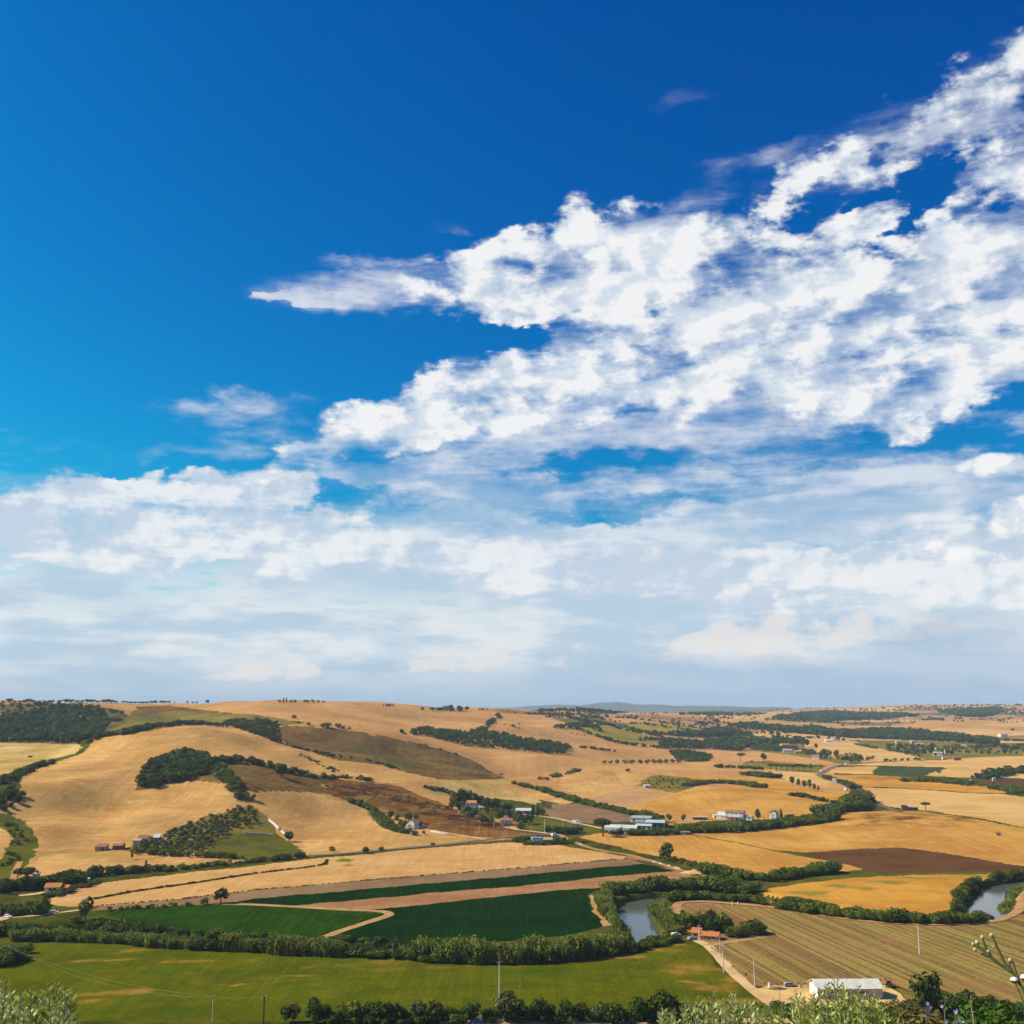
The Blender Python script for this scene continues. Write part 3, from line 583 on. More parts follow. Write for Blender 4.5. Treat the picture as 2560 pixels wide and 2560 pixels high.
 ('stubble_field', 'stubble_right', 'pale golden field with the lone round tree at its edge', [(1440,2093),(1500,2083),(1640,2079),(1730,2088),(1830,2105),(1940,2128),(2050,2148),(2165,2173),(2100,2178),(2050,2172),(1950,2187),(1900,2192),(1840,2182),(1760,2170),(1700,2152),(1600,2132),(1520,2111)]),
 ('stubble_field', 'stubble_right', 'wide darker golden field with a brown burnt crest on the right', [(1722,2076),(1760,2072),(1900,2066),(1990,2056),(2080,2041),(2120,2031),(2200,2026),(2300,2028),(2400,2041),(2500,2060),(2620,2078),(2620,2176),(2560,2167),(2460,2150),(2360,2134),(2250,2120),(2010,2131),(1940,2126),(1830,2103),(1735,2087)]),
 ('ploughed_field', 'ploughed', 'dark brown freshly ploughed field at the right', [(2010,2132),(2130,2124),(2250,2118),(2360,2132),(2460,2149),(2560,2167),(2620,2176),(2560,2178),(2400,2179),(2250,2182),(2165,2179),(2130,2166),(2080,2153)]),
 ('grass_verge', 'grass_green', 'green verge between the ploughed field and the river loop field', [(1900,2215),(1950,2200),(2060,2190),(2165,2181),(2250,2183),(2400,2180),(2560,2176),(2620,2178),(2620,2190),(2560,2186),(2400,2188),(2200,2192),(2060,2200),(1960,2214),(1900,2236)]),
 ('stubble_field', 'stubble_orange', 'deep golden field held inside the right river loop', [(1895,2236),(1930,2220),(2020,2206),(2120,2194),(2200,2190),(2300,2188),(2400,2186),(2508,2186),(2470,2198),(2432,2212),(2412,2236),(2406,2262),(2360,2278),(2300,2282),(2200,2278),(2120,2268),(2050,2250),(1980,2240)]),
 ('stubble_field', 'stubble_pale', 'pale golden plain field right of the road', [(2130,1968),(2250,1971),(2400,1981),(2500,1985),(2620,2002),(2620,2070),(2560,2068),(2450,2046),(2330,2028),(2250,2020),(2200,2012),(2160,1988)]),
 ('stubble_field', 'stubble_orange', 'orange strip below the green rectangular plot', [(2060,1936),(2180,1938),(2330,1947),(2450,1962),(2560,1976),(2500,1984),(2400,1979),(2250,1969),(2140,1966),(2090,1951)]),
 ('stubble_field', 'stubble_pale', 'small golden field beside the road bend', [(2085,1918),(2190,1916),(2195,1926),(2180,1936),(2080,1932),(2070,1927)]),
 ('stubble_field', 'stubble_pale', 'broad pale golden plain below the far village', [(2110,1913),(2200,1906),(2350,1900),(2450,1893),(2620,1888),(2620,1948),(2500,1944),(2400,1944),(2310,1939),(2366,1918),(2200,1914)]),
 ('crop_field', 'crop_far', 'green rectangular crop plot on the far golden plain', [(2198,1915),(2366,1918),(2356,1925),(2310,1939),(2190,1939),(2184,1931)]),
 ('ploughed_field', 'ploughed', 'far strip of dark ploughed earth at the right edge', [(2425,1950),(2500,1948),(2620,1952),(2620,1966),(2560,1964),(2440,1958)]),
 ('vineyard_ground', 'vine_soil', 'brown vineyard ground ruled with vine rows', [(1682,2266),(1700,2256),(1760,2256),(1900,2266),(2000,2279),(2100,2296),(2200,2308),(2330,2313),(2430,2311),(2500,2303),(2540,2285),(2600,2290),(2620,2300),(2620,2556),(2560,2536),(2400,2502),(2300,2484),(2235,2456),(2040,2466),(1920,2470),(1890,2462),(1830,2430),(1765,2366),(1740,2350),(1700,2300)]),
 ('yard', 'sand', 'sandy farmyard round the long shed', [(1892,2474),(1930,2464),(2020,2466),(2130,2466),(2215,2460),(2245,2480),(2272,2500),(2255,2510),(2200,2519),(2120,2524),(2030,2524),(1960,2512),(1925,2492)]),
 ('roadside_strip', 'grass_dry', 'dry rough ground between the yard and the dark trees', [(2245,2468),(2285,2480),(2420,2508),(2560,2540),(2620,2556),(1960,2556),(1960,2514),(2030,2526),(2200,2521),(2260,2511),(2276,2499),(2250,2480)]),
]

SOFT = [  # patches with soft outlines on the ground: (u, v, half width, half height, attribute, strength)
 (165,1995,9,16,'weed',0.68),(228,1993,12,12,'weed',0.75),(240,2020,8,14,'weed',0.75),(205,2015,12,5,'weed',0.45),(310,2015,25,5,'weed',0.52),(290,2025,20,5,'weed',0.38),(335,2060,14,6,'weed',0.45),
 (265,2075,25,8,'weed',0.6),(165,2052,9,5,'weed',0.6),(215,2060,6,14,'weed',0.38),(70,2020,5,16,'weed',0.45),(130,2020,8,14,'weed',0.3),(178,1930,8,22,'weed',0.38),(225,1928,14,18,'weed',0.3),(125,1945,14,6,'weed',0.45),(75,1966,25,4,'weed',0.6),(255,1910,25,10,'brown',.22),(120,2050,20,8,'weed',0.3),(230,2100,12,10,'weed',0.38),
 (300,2085,8,16,'weed',0.3),(330,2035,30,5,'brown',.2),(430,2012,60,4,'weed',0.35),(560,2000,16,3,'weed',0.4),(300,1985,40,6,'brown',.25),
 (870,2118,60,6,'weed',0.25),(1080,2100,70,7,'weed',0.6),(985,2092,40,6,'weed',0.4),(750,2025,16,6,'brown',.3),
 (860,1920,22,8,'weed',0.4),(640,1858,10,3,'weed',0.6),(590,1846,12,4,'brown',.3),
 (760,1835,60,14,'brown',.55),(950,1870,60,18,'brown',.4),(800,1852,40,8,'brown',.5),(1000,1900,80,8,'weed',0.5),(900,1880,60,10,'weed',0.4),(1180,1935,40,8,'brown',.5),
 (860,1985,35,8,'brown',.7),(920,1970,60,7,'brown',.8),(1020,2005,45,6,'brown',.7),(960,1960,30,4,'brown',.6),(1000,1985,20,6,'pale',.4),(900,1998,30,5,'pale',.5),(950,2020,40,6,'pale',.5),(1130,2040,70,5,'brown',.9),(1220,2062,60,5,'brown',.8),(1060,2062,40,6,'brown',.6),
 (700,1955,40,10,'brown',.4),(600,1935,30,10,'weed',0.4),(760,1960,40,8,'brown',.6),
 (2240,2050,70,12,'brown',.8),(2180,2040,40,8,'brown',.6),(2390,2046,40,6,'brown',.7),(2300,2034,60,5,'brown',.5),(2330,2055,30,7,'pale',.4),(2100,2060,50,6,'pale',.4),
 (1960,2090,90,4,'brown',.25),(1850,2085,90,5,'brown',.2),(2000,2105,120,4,'pale',.35),(2150,2098,150,4,'pale',.35),(2480,2100,60,5,'brown',.2),
 (2200,1945,70,7,'brown',.45),(2230,1960,60,4,'brown',.3),(1700,1965,30,6,'weed',0.5),(1500,1955,40,8,'brown',.15),(1690,2003,18,3,'weed',0.5),(1850,2000,50,10,'brown',.25),
 (860,2150,20,4,'weed',1),(870,2162,28,2.5,'brown',.5),(1170,2170,30,3,'weed',0.5),(480,2200,25,3,'weed',0.4),(500,2226,16,2,'brown',.35),(140,2170,40,8,'brown',.2),(300,2155,60,3,'weed',0.5),(180,2137,90,4,'weed',0.8),
 (2030,2234,40,6,'weed',0.8),(2110,2216,50,5,'weed',0.9),(2210,2205,60,4,'weed',0.9),(2330,2197,70,3,'weed',0.8),(2440,2190,60,2.5,'weed',0.8),
 (250,2402,90,4,'brown',.8),(320,2380,60,6,'brown',.5),(240,2376,40,4,'brown',.35),(500,2402,50,4,'brown',.6),(420,2405,20,3,'brown',.6),(590,2462,22,3.5,'brown',.9),(280,2485,90,6,'brown',.85),(240,2500,30,6,'brown',.8),(190,2508,22,4,'brown',.6),
 (740,2440,50,4,'brown',.55),(620,2400,60,7,'brown',.4),(900,2412,90,8,'brown',.55),(960,2425,60,6,'brown',.4),(1100,2420,60,6,'brown',.3),(1250,2412,80,5,'brown',.45),(1400,2402,80,5,'brown',.8),(1540,2390,60,6,'brown',.85),(1640,2374,50,6,'brown',.8),(1690,2362,30,5,'brown',.7),
 (1720,2415,60,12,'brown',.75),(1700,2432,50,8,'brown',.7),(1720,2455,26,5,'brown',1),(1800,2470,50,10,'brown',.7),(1850,2500,60,12,'brown',.85),(1830,2450,30,8,'brown',.6),(1248,2499,16,2.5,'brown',1),(660,2445,40,4,'brown',.25),(1000,2470,60,3,'weed',0.4),(760,2474,50,3,'weed',0.5),(1300,2430,60,6,'weed',0.3),
 (400,2300,90,8,'weed',0.5),(320,2290,40,6,'brown',.0),
 (1560,1845,60,6,'weed',0.7),(1590,1856,50,4,'weed',0.5),(2300,2435,30,3,'weed',0.6),(2360,2405,40,4,'weed',0.5),(2297,2388,14,4,'pale',.9),(2420,2370,60,10,'brown',.15),(2450,2480,60,14,'weed',0.35),
 (170,1880,50,6,'pale',.6),(60,1870,60,6,'pale',.5),(60,1885,8,2,'weed',0.68),
]

# ---------------------------------------------------------------- the river: a shallow winding cut
RIVER = trace([(-60,2306),(120,2314),(300,2322),(480,2342),(640,2350),(800,2356),(960,2364),(1120,2371),(1280,2374),(1420,2370),(1510,2364),(1575,2360),(1606,2348),(1602,2325),(1592,2300),(1582,2278),(1582,2262),(1600,2248),(1650,2240),(1720,2234),(1800,2232),(1880,2238),(1960,2250),(2050,2266),(2150,2279),(2250,2288),(2350,2293),(2415,2292),(2446,2280),(2462,2258),(2476,2236),(2500,2214),(2560,2200),(2660,2192)], 10, closed=False)
for _ in range(3):
    RIVER[1:-1] = 0.25 * RIVER[:-2] + 0.5 * RIVER[1:-1] + 0.25 * RIVER[2:]
sel = (Dg > 360) & (Dg < 1100) & (np.abs(AZg) < 0.5)
rd = np.full(Dg.shape, 1e9)
rd[sel] = dist_line(RIVER, Xg[sel], Yg[sel]) - np.where(Xg[sel] > 230, 2.5, 0.0)   # wider at the right loop
RIV_W = 7.0
tt = np.clip((RIV_W + 5.0 - rd) / 5.0, 0, 1)
Zg = Zg - 4.0 * tt * tt * (3 - 2 * tt)

# ---------------------------------------------------------------- give every face of the ground sheet to one field
nr, nc = Zg.shape
Xc = 0.25 * (Xg[:-1, :-1] + Xg[1:, :-1] + Xg[:-1, 1:] + Xg[1:, 1:])
Yc = 0.25 * (Yg[:-1, :-1] + Yg[1:, :-1] + Yg[:-1, 1:] + Yg[1:, 1:])
Dc = np.hypot(Xc, Yc)
# ragged edges
Ae = np.clip(Dc / 520, 0.7, 4.5)
Xr = Xc + vnoise(Xc, Yc, 7) * 3.2 + vnoise(Xc, Yc, 25) * 2.5 * Ae
Yr = Yc + vnoise(Xc + 500, Yc, 7) * 3.2 + vnoise(Xc + 900, Yc, 25) * 2.5 * Ae
fid = np.zeros(Xc.shape, int)
fid[Dc < 330] = 1
fid[Dc > 11500] = 2
plain = trace([(-60,2550),(-60,2240),(60,2190),(300,2180),(700,2148),(1000,2122),(1280,2098),(1320,2060),(1200,2040),(1150,2020),(1120,2000),(1300,1990),(1400,2000),(1500,2010),(1560,2025),(1700,2060),(2100,2020),(2130,1970),(2080,1930),(2110,1905),(2560,1890),(2640,1890),(2640,2550)])
fid[inside(plain, Xc, Yc) & (Dc > 330) & (Dc < 3500)] = 3
fid[(Dc < 430) & (Dc >= 330)] = 3
# far patchwork: irregular plots of a few hundred metres
prng = np.random.RandomState(4)
aa = np.degrees(np.arctan2(Xc, Yc))
fz = (fid == 0) & (Dc > 2350) & (Dc < 9500) & (aa > -3 + np.clip((3300 - Dc) / 120, 0, 9)) & (aa < 34)
seeds = []
while len(seeds) < 190:
    dd_ = 2300 * (9800 / 2300) ** prng.rand(); a_ = R(prng.uniform(-5, 35)); seeds.append((dd_ * math.sin(a_), dd_ * math.cos(a_)))
seeds = np.array(seeds); kind_ = prng.choice([0, 4, 5, 6, 7], len(seeds), p=[0.40, 0.17, 0.20, 0.13, 0.10])
fx, fy = Xc[fz] + vnoise(Xc[fz], Yc[fz], 160) * 90, Yc[fz] + vnoise(Xc[fz] + 99, Yc[fz], 160) * 90
best = np.full(len(fx), 1e12); sec = np.full(len(fx), 1e12); arg = np.zeros(len(fx), int)
for k_, (a_, b_) in enumerate(seeds):
    q_ = (fx - a_) ** 2 * 0.6 + (fy - b_) ** 2
    sec = np.minimum(sec, np.maximum(q_, best)); up_ = q_ < best; arg[up_] = k_; best = np.minimum(best, q_)
fid[fz] = kind_[arg]
FAR_EDGE = np.stack([Xc[fz], Yc[fz], np.sqrt(sec) - np.sqrt(best)], 1)
for i, (nm, mk, lab, poly) in enumerate(FIELDS):
    if poly is None:
        continue
    P = trace(poly)
    x0, y0 = P.min(0) - 4; x1, y1 = P.max(0) + 4
    bb = (Xr > x0) & (Xr < x1) & (Yr > y0) & (Yr < y1) & (np.abs(AZ[:-1] + 0.0) < R(34))[None, :]
    jj, ii = np.nonzero(bb)
    hit = inside(P, Xr[jj, ii], Yr[jj, ii])
    fid[jj[hit], ii[hit]] = i
ids_r = np.minimum.reduce([rd[:-1, :-1], rd[1:, 1:], rd[1:, :-1], rd[:-1, 1:]])
fid[ids_r < RIV_W + 2.5] = 3
attr = {a: np.zeros(Zg.shape) for a in ('brown', 'weed', 'pale')}
for u, v, ru, rv, a, s in SOFT:
    c = ground(u, v); rx = ru * mpp(c)
    up, dn = ground(u, v - rv), ground(u, v + rv)
    ry = min(0.5 * math.hypot(up.x - dn.x, up.y - dn.y), rx * 5)
    ang = math.atan2(c.x, c.y)
    dx, dy = Xg - c.x, Yg - c.y
    w = (np.abs(dx) < 3 * max(rx, ry)) & (np.abs(dy) < 3 * max(rx, ry))
    lx = dx[w] * math.cos(ang) - dy[w] * math.sin(ang); ly = dx[w] * math.sin(ang) + dy[w] * math.cos(ang)
    wob = min(rx, ry * 3); xw, yw = Xg[w], Yg[w]
    lx = lx + vnoise(xw, yw, wob * 0.7 + 1) * rx * 1.5; ly = ly + vnoise(xw + 333, yw, wob * 0.7 + 1) * ry * 1.5
    attr[a][w] = np.maximum(attr[a][w], s * np.exp(-((lx / rx) ** 2 + (ly / ry) ** 2) * 0.9))

vid = np.arange(nr * nc).reshape(nr, nc)
quads = np.stack([vid[:-1, :-1], vid[:-1, 1:], vid[1:, 1:], vid[1:, :-1]], -1).reshape(-1, 4)
coords = np.stack([Xg, Yg, Zg], -1).reshape(-1, 3)
def mesh_np(name, co, faces, attrs=None, smooth=True, mat=None):
    me = bpy.data.meshes.new(name)
    n = faces.shape[1]
    me.vertices.add(len(co)); me.vertices.foreach_set('co', np.ascontiguousarray(co, np.float32).ravel())
    me.loops.add(faces.size); me.loops.foreach_set('vertex_index', np.ascontiguousarray(faces, np.int32).ravel())
    me.polygons.add(len(faces)); me.polygons.foreach_set('loop_start', np.arange(0, faces.size, n, dtype=np.int32))
    me.polygons.foreach_set('use_smooth', np.full(len(faces), smooth))
    if attrs:
        for k_, v_ in attrs.items():
            at = me.attributes.new(k_, 'FLOAT', 'POINT'); at.data.foreach_set('value', np.ascontiguousarray(v_, np.float32))
    if mat:
        me.materials.append(MATS[mat])
    me.update(calc_edges=True); me.validate()
    return me
def link(name, me, parent=None, **props):
    o = bpy.data.objects.new(name, me); COL.objects.link(o)
    if parent is not None:
        o.parent = parent
    for k_, v_ in props.items():
        o[k_] = v_
    return o
ff = fid.ravel()
for i, (nm, mk, lab, poly) in enumerate(FIELDS):
    q = quads[ff == i]
    if len(q) == 0:
        print('EMPTY FIELD', i, nm, lab); continue
    used, inv = np.unique(q, return_inverse=True)
    me = mesh_np(nm, coords[used], inv.reshape(-1, 4), {a: attr[a].ravel()[used] for a in attr}, True, mk)
    link(nm, me, kind='structure', label=lab)

def ribbon(name, pts, width, mat, label, lift=0.10, step=8, world=False, z=None, kind='structure', cross=4):
    P = np.array(pts) if world else trace(pts, step, closed=False)
    for _ in range(2):
        P[1:-1] = 0.25 * P[:-2] + 0.5 * P[1:-1] + 0.25 * P[2:]
    seg = np.hypot(*np.diff(P, axis=0).T); L = np.concatenate([[0], np.cumsum(seg)])
    n = max(4, int(L[-1] / max(2.0, width * 0.6))); n = min(n, 900)
    s = np.linspace(0, L[-1], n)
    P = np.stack([np.interp(s, L, P[:, 0]), np.interp(s, L, P[:, 1])], -1)
    T = np.gradient(P, axis=0); T /= np.linalg.norm(T, axis=1)[:, None] + 1e-9
    Nn = np.stack([-T[:, 1], T[:, 0]], -1)
    offs = np.linspace(-0.5, 0.5, cross + 1)
    wv = width * (1 + vnoise(s, s * 0, 9) * 0.22)
    co = P[:, None, :] + Nn[:, None, :] * (offs[None, :, None] * wv[:, None, None])
    zz = height(co[..., 0], co[..., 1]) + lift if z is None else np.full(co.shape[:2], z)
    co = np.concatenate([co, zz[..., None]], -1).reshape(-1, 3)
    v = np.arange(n * (cross + 1)).reshape(n, cross + 1)
    q = np.stack([v[:-1, :-1], v[1:, :-1], v[1:, 1:], v[:-1, 1:]], -1).reshape(-1, 4)
    me = mesh_np(name, co, q, {a: np.zeros(len(co)) for a in ('brown', 'weed', 'pale')}, True, mat)
    return link(name, me, kind=kind, label=label)

# water
m, t, b = new_mat('water')
b.inputs['Base Color'].default_value = (0.095, 0.095, 0.080, 1); b.inputs['Roughness'].default_value = 0.08
b.inputs['IOR'].default_value = 1.33; b.inputs['Specular IOR Level'].default_value = 0.5
geo = N(t, 'ShaderNodeNewGeometry')
bp = N(t, 'ShaderNodeBump'); bp.inputs['Strength'].default_value = 0.25; bp.inputs['Distance'].default_value = 0.25
t.links.new(noise(t, mapped(t, geo.outputs['Position'], (1, 0.6, 1)), 0.5, 4, 0.6), bp.inputs['Height']); t.links.new(bp.outputs[0], b.inputs['Normal'])
ribbon('river', RIVER, 2 * RIV_W + 10, 'water', 'slow grey-blue river winding between the reeds', world=True, z=-2.6, cross=2)

# roads, tracks and paths
ribbon('farm_track', [(1722,2346),(1745,2352),(1772,2366),(1800,2396),(1830,2430),(1868,2464),(1905,2492),(1945,2520)], 4.6, 'track_dust', 'pale dusty farm track leading from the orange-roofed house to the yard')
ribbon('farm_track', [(1768,2364),(1800,2359),(1850,2351),(1895,2344),(1915,2340)], 4.5, 'track_brown', 'brown side track in front of the dark hedge by the orange-roofed house')
ribbon('farm_track', [(795,2350),(850,2328),(900,2312),(950,2296),(978,2287),(970,2280),(930,2277),(870,2275),(740,2267),(640,2262),(560,2260)], 5.0, 'track_brown', 'dirt track zigzagging between the bright and the dark green crops')
ribbon('farm_track', [(1690,2268),(1700,2256),(1760,2254),(1900,2265),(2000,2278),(2100,2295),(2200,2307),(2330,2312),(2430,2310),(2500,2301),(2545,2280),(2556,2258),(2548,2240),(2556,2226),(2600,2216)], 5.0, 'track_brown', 'brown headland path between the vineyard and the river hedge', lift=0.25)
ribbon('farm_track', [(1690,2268),(1692,2280),(1705,2292),(1712,2310),(1718,2330)], 8.0, 'track_brown', 'bare earth path end beside the river trees')
ribbon('country_road', [(760,2140),(840,2136),(930,2128),(1000,2122),(1130,2110),(1230,2098),(1290,2090),(1330,2086),(1400,2088)], 6.0, 'asphalt', 'grey lane running along the foot of the golden slope', lift=0.3)
ribbon('farm_track', [(1080,2076),(1120,2084),(1180,2094),(1212,2099)], 4.5, 'track_dust', 'pale drive running from the white farmhouse to the lane', lift=0.3)
ribbon('farm_track', [(1262,2068),(1290,2074),(1330,2079),(1372,2084),(1395,2088)], 5.0, 'track_dust', 'pale drive below the red-roofed villa', lift=0.3)
ribbon('farm_track', [(1300,2036),(1345,2040),(1390,2046),(1430,2056),(1470,2064),(1505,2072)], 5.0, 'track_dust', 'pale drive between the grey tilled plot and the green field', lift=0.3)
ribbon('farm_track', [(1395,2086),(1420,2098),(1440,2108),(1480,2122),(1530,2132),(1575,2138),(1640,2156),(1700,2176),(1780,2196),(1805,2206)], 4.5, 'track_brown', 'brown track along the hedge to the river bend', lift=0.25)
ribbon('farm_track', [(-20,2296),(40,2294),(110,2288),(150,2282),(200,2276)], 3.6, 'track_dust', 'pale lane under the hedge at the left edge', lift=0.25)
ribbon('farm_track', [(48,2240),(70,2238),(100,2234),(122,2230)], 6.0, 'track_dust', 'pale drive in front of the left red-roofed house', lift=0.25)
ribbon('farm_track', [(30,2215),(34,2190),(42,2172),(50,2155)], 4.0, 'track_brown', 'narrow path climbing the green ditch at the left', lift=0.25)
ribbon('country_road', [(2250,2030),(2205,2016),(2180,2002),(2152,1984),(2125,1968),(2095,1955),(2066,1947),(2044,1939),(2056,1931),(2080,1919),(2105,1911),(2160,1907),(2260,1902)], 9.0, 'asphalt', 'grey main road bending through the valley on the right', lift=0.5)
# ---------------------------------------------------------------- foliage materials
def foliage(name, dark, light, transl=0.12, var=0.75):
    m = bpy.data.materials.new(name); m.use_nodes = True; MATS[name] = m
    t = m.node_tree; t.nodes.clear()
    out = N(t, 'ShaderNodeOutputMaterial')
    oi = N(t, 'ShaderNodeObjectInfo'); geo = N(t, 'ShaderNodeNewGeometry'); tcn = N(t, 'ShaderNodeTexCoord')
    n1 = noise(t, tcn.outputs['Object'], 9.0, 2, 0.6)
    f = mathn(t, 'ADD', mathn(t, 'MULTIPLY', remap(t, n1, 0.32, 0.68), 0.55), mathn(t, 'MULTIPLY', geo.outputs['Random Per Island'], 0.45))
    c = mixc(t, f, dark, light)
    hs = N(t, 'ShaderNodeHueSaturation'); t.links.new(c, hs.inputs['Color'])
    t.links.new(mathn(t, 'ADD', 0.475, mathn(t, 'MULTIPLY', oi.outputs['Random'], 0.05)), hs.inputs['Hue'])
    t.links.new(mathn(t, 'ADD', 1.0 - var / 2, mathn(t, 'MULTIPLY', oi.outputs['Random'], var)), hs.inputs['Value'])
    b = N(t, 'ShaderNodeBsdfPrincipled'); b.inputs['Roughness'].default_value = 0.65; b.inputs['Specular IOR Level'].default_value = 0.08
    t.links.new(hs.outputs[0], b.inputs['Base Color'])
    tr = N(t, 'ShaderNodeBsdfTranslucent'); t.links.new(hs.outputs[0], tr.inputs['Color'])
    mx = N(t, 'ShaderNodeMixShader'); mx.inputs[0].default_value = transl
    t.links.new(b.outputs[0], mx.inputs[1]); t.links.new(tr.outputs[0], mx.inputs[2]); t.links.new(mx.outputs[0], out.inputs['Surface'])
    return m
foliage('leaf_dark', (0.010, 0.022, 0.002), (0.095, 0.118, 0.011))
foliage('leaf_mid', (0.022, 0.042, 0.003), (0.205, 0.225, 0.020))
foliage('leaf_olive', (0.026, 0.036, 0.009), (0.17, 0.175, 0.050))
foliage('leaf_reed', (0.036, 0.060, 0.004), (0.35, 0.35, 0.055))
foliage('leaf_yellow', (0.055, 0.065, 0.010), (0.170, 0.150, 0.030))
foliage('leaf_dry', (0.060, 0.045, 0.015), (0.20, 0.13, 0.045))
m, t, b = new_mat('bark')
b.inputs['Base Color'].default_value = (0.07, 0.05, 0.032, 1)
tcn = N(t, 'ShaderNodeTexCoord')
t.links.new(mixc(t, noise(t, tcn.outputs['Object'], 14, 4, 0.6), (0.035, 0.025, 0.016), (0.14, 0.105, 0.07)), b.inputs['Base Color'])

# ---------------------------------------------------------------- tree shapes (unit height, shared by all copies)
def leaf_quads(pos, nor, size, rng, stretch=1.5):
    n = len(pos)
    nor = nor / (np.linalg.norm(nor, axis=1)[:, None] + 1e-9)
    r = rng.randn(n, 3); t1 = np.cross(nor, r); t1 /= np.linalg.norm(t1, axis=1)[:, None] + 1e-9
    t2 = np.cross(nor, t1)
    s = size * (0.6 + 0.8 * rng.rand(n))[:, None]
    a, b_ = t1 * s * stretch * 0.5, t2 * s * 0.5
    bend = nor * s * 0.12
    co = np.stack([pos - a - bend, pos - b_ * 0.9, pos + a - bend, pos + b_ * 0.9], 1).reshape(-1, 3)
    return co, np.arange(n * 4).reshape(-1, 4)
def crown_mesh(name, lumps, n, leaf, seed, mat, scatter=0.38, stretch=1.5, inner=0.72):
    rng = np.random.RandomState(seed)
    L = np.array(lumps)
    area = (L[:, 3] * L[:, 4] + L[:, 3] * L[:, 5] + L[:, 4] * L[:, 5])
    pos, nor = [], []
    while len(pos) < n:
        k = rng.choice(len(L), p=area / area.sum())
        d_ = rng.randn(3); d_ /= np.linalg.norm(d_)
        rr = rng.uniform(inner, 1.06) if rng.rand() < 0.85 else rng.uniform(1.0, 1.22)
        p = L[k, :3] + d_ * L[k, 3:] * rr
        if p[2] < 0.01:
            continue
        q = np.linalg.norm((p - L[:, :3]) / L[:, 3:], axis=1); q[k] = 9
        if (q < 0.66).any():
            continue
        pos.append(p); nor.append(d_ / L[k, 3:] * L[k, 3:].mean() + rng.randn(3) * scatter + np.array([0, 0, 0.45]))
    co, fa = leaf_quads(np.array(pos), np.array(nor), leaf, rng, stretch)
    return mesh_np(name, co, fa, None, False, mat)
def tube(path, rads, sides=6):
    path = np.array(path, float); co = []
    for i, (p, r) in enumerate(zip(path, rads)):
        tg = path[min(i + 1, len(path) - 1)] - path[max(i - 1, 0)]; tg /= np.linalg.norm(tg) + 1e-9
        a = np.cross(tg, [0.3, 1, 0.1]); a /= np.linalg.norm(a) + 1e-9; b_ = np.cross(tg, a)
        for s in range(sides):
            th = 2 * math.pi * s / sides
            co.append(p + (a * math.cos(th) + b_ * math.sin(th)) * r)
    fa = []
    for i in range(len(path) - 1):
        for s in range(sides):
            s2 = (s + 1) % sides
            fa.append((i * sides + s, i * sides + s2, (i + 1) * sides + s2, (i + 1) * sides + s))
    return np.array(co), np.array(fa)
def merge(parts):
    co, fa, o = [], [], 0
    for c, f_ in parts:
        co.append(c); fa.append(f_ + o); o += len(c)
    return np.concatenate(co), np.concatenate(fa)
def trunk_mesh(name, top, r0, limbs, seed, sides=6):
    rng = np.random.RandomState(seed)
    lean = rng.uniform(-0.04, 0.04, 2)
    parts = [tube([(0, 0, -0.03), (lean[0] * 0.3, lean[1] * 0.3, top * 0.35), (lean[0], lean[1], top)], (r0 * 1.25, r0, r0 * 0.55), sides)]
    for k in range(limbs):
        th = 2 * math.pi * k / max(limbs, 1) + rng.uniform(-0.4, 0.4); ln = rng.uniform(0.16, 0.28)
        z0 = top * rng.uniform(0.6, 0.95)
        parts.append(tube([(lean[0] * .8, lean[1] * .8, z0), (math.cos(th) * ln * 0.6, math.sin(th) * ln * 0.6, z0 + ln * 0.55), (math.cos(th) * ln, math.sin(th) * ln, z0 + ln * 1.0)], (r0 * 0.5, r0 * 0.32, r0 * 0.12), 5))
    co, fa = merge(parts)
    return mesh_np(name, co, fa, None, True, 'bark')
def lumps_round(seed, n, cz, rx, rz, size):
    rng = np.random.RandomState(seed); out = []
    for k in range(n):
        th = 2 * math.pi * (k + rng.uniform(-.3, .3)) / n; rr = rng.uniform(0.25, 0.68) if k else 0.0
        zz_ = rng.uniform(-0.55, 0.75)
        s = size * rng.uniform(0.75, 1.25)
        out.append((math.cos(th) * rr * rx, math.sin(th) * rr * rx, cz + zz_ * rz * 0.6, s * rx, s * rx, s * rz))
    return out
PROTO = {}
def proto(kind, variants, builder):
    PROTO[kind] = [builder(s) for s in range(variants)]
def b_oak(mat, n=460, leaf=0.09, cz=0.53, rx=0.44, rz=0.45, top=0.5, r0=0.032, limbs=4, base=10):
    def f_(s):
        c = crown_mesh('crown', lumps_round(base + s, 9, cz, rx, rz, 0.46), n, leaf, base + s, mat)
        return trunk_mesh('trunk', top, r0, limbs, base + s), c
    return f_
proto('oak', 3, b_oak('leaf_dark'))
proto('green', 3, b_oak('leaf_mid', base=20))
proto('olive', 3, b_oak('leaf_olive', n=360, leaf=0.10, cz=0.52, rx=0.48, rz=0.44, top=0.42, r0=0.045, limbs=3, base=30))
proto('bush', 3, b_oak('leaf_dark', n=380, leaf=0.105, cz=0.46, rx=0.62, rz=0.50, top=0.35, r0=0.03, limbs=3, base=40))
proto('gbush', 3, b_oak('leaf_mid', n=380, leaf=0.105, cz=0.46, rx=0.62, rz=0.50, top=0.35, r0=0.03, limbs=3, base=50))
proto('ybush', 2, b_oak('leaf_yellow', n=280, leaf=0.12, cz=0.46, rx=0.62, rz=0.50, top=0.35, r0=0.03, limbs=3, base=55))
proto('dbush', 2, b_oak('leaf_dry', n=220, leaf=0.12, cz=0.44, rx=0.60, rz=0.48, top=0.35, r0=0.03, limbs=3, base=58))
proto('poplar', 2, b_oak('leaf_olive', n=420, leaf=0.07, cz=0.56, rx=0.24, rz=0.48, top=0.7, r0=0.025, limbs=4, base=60))
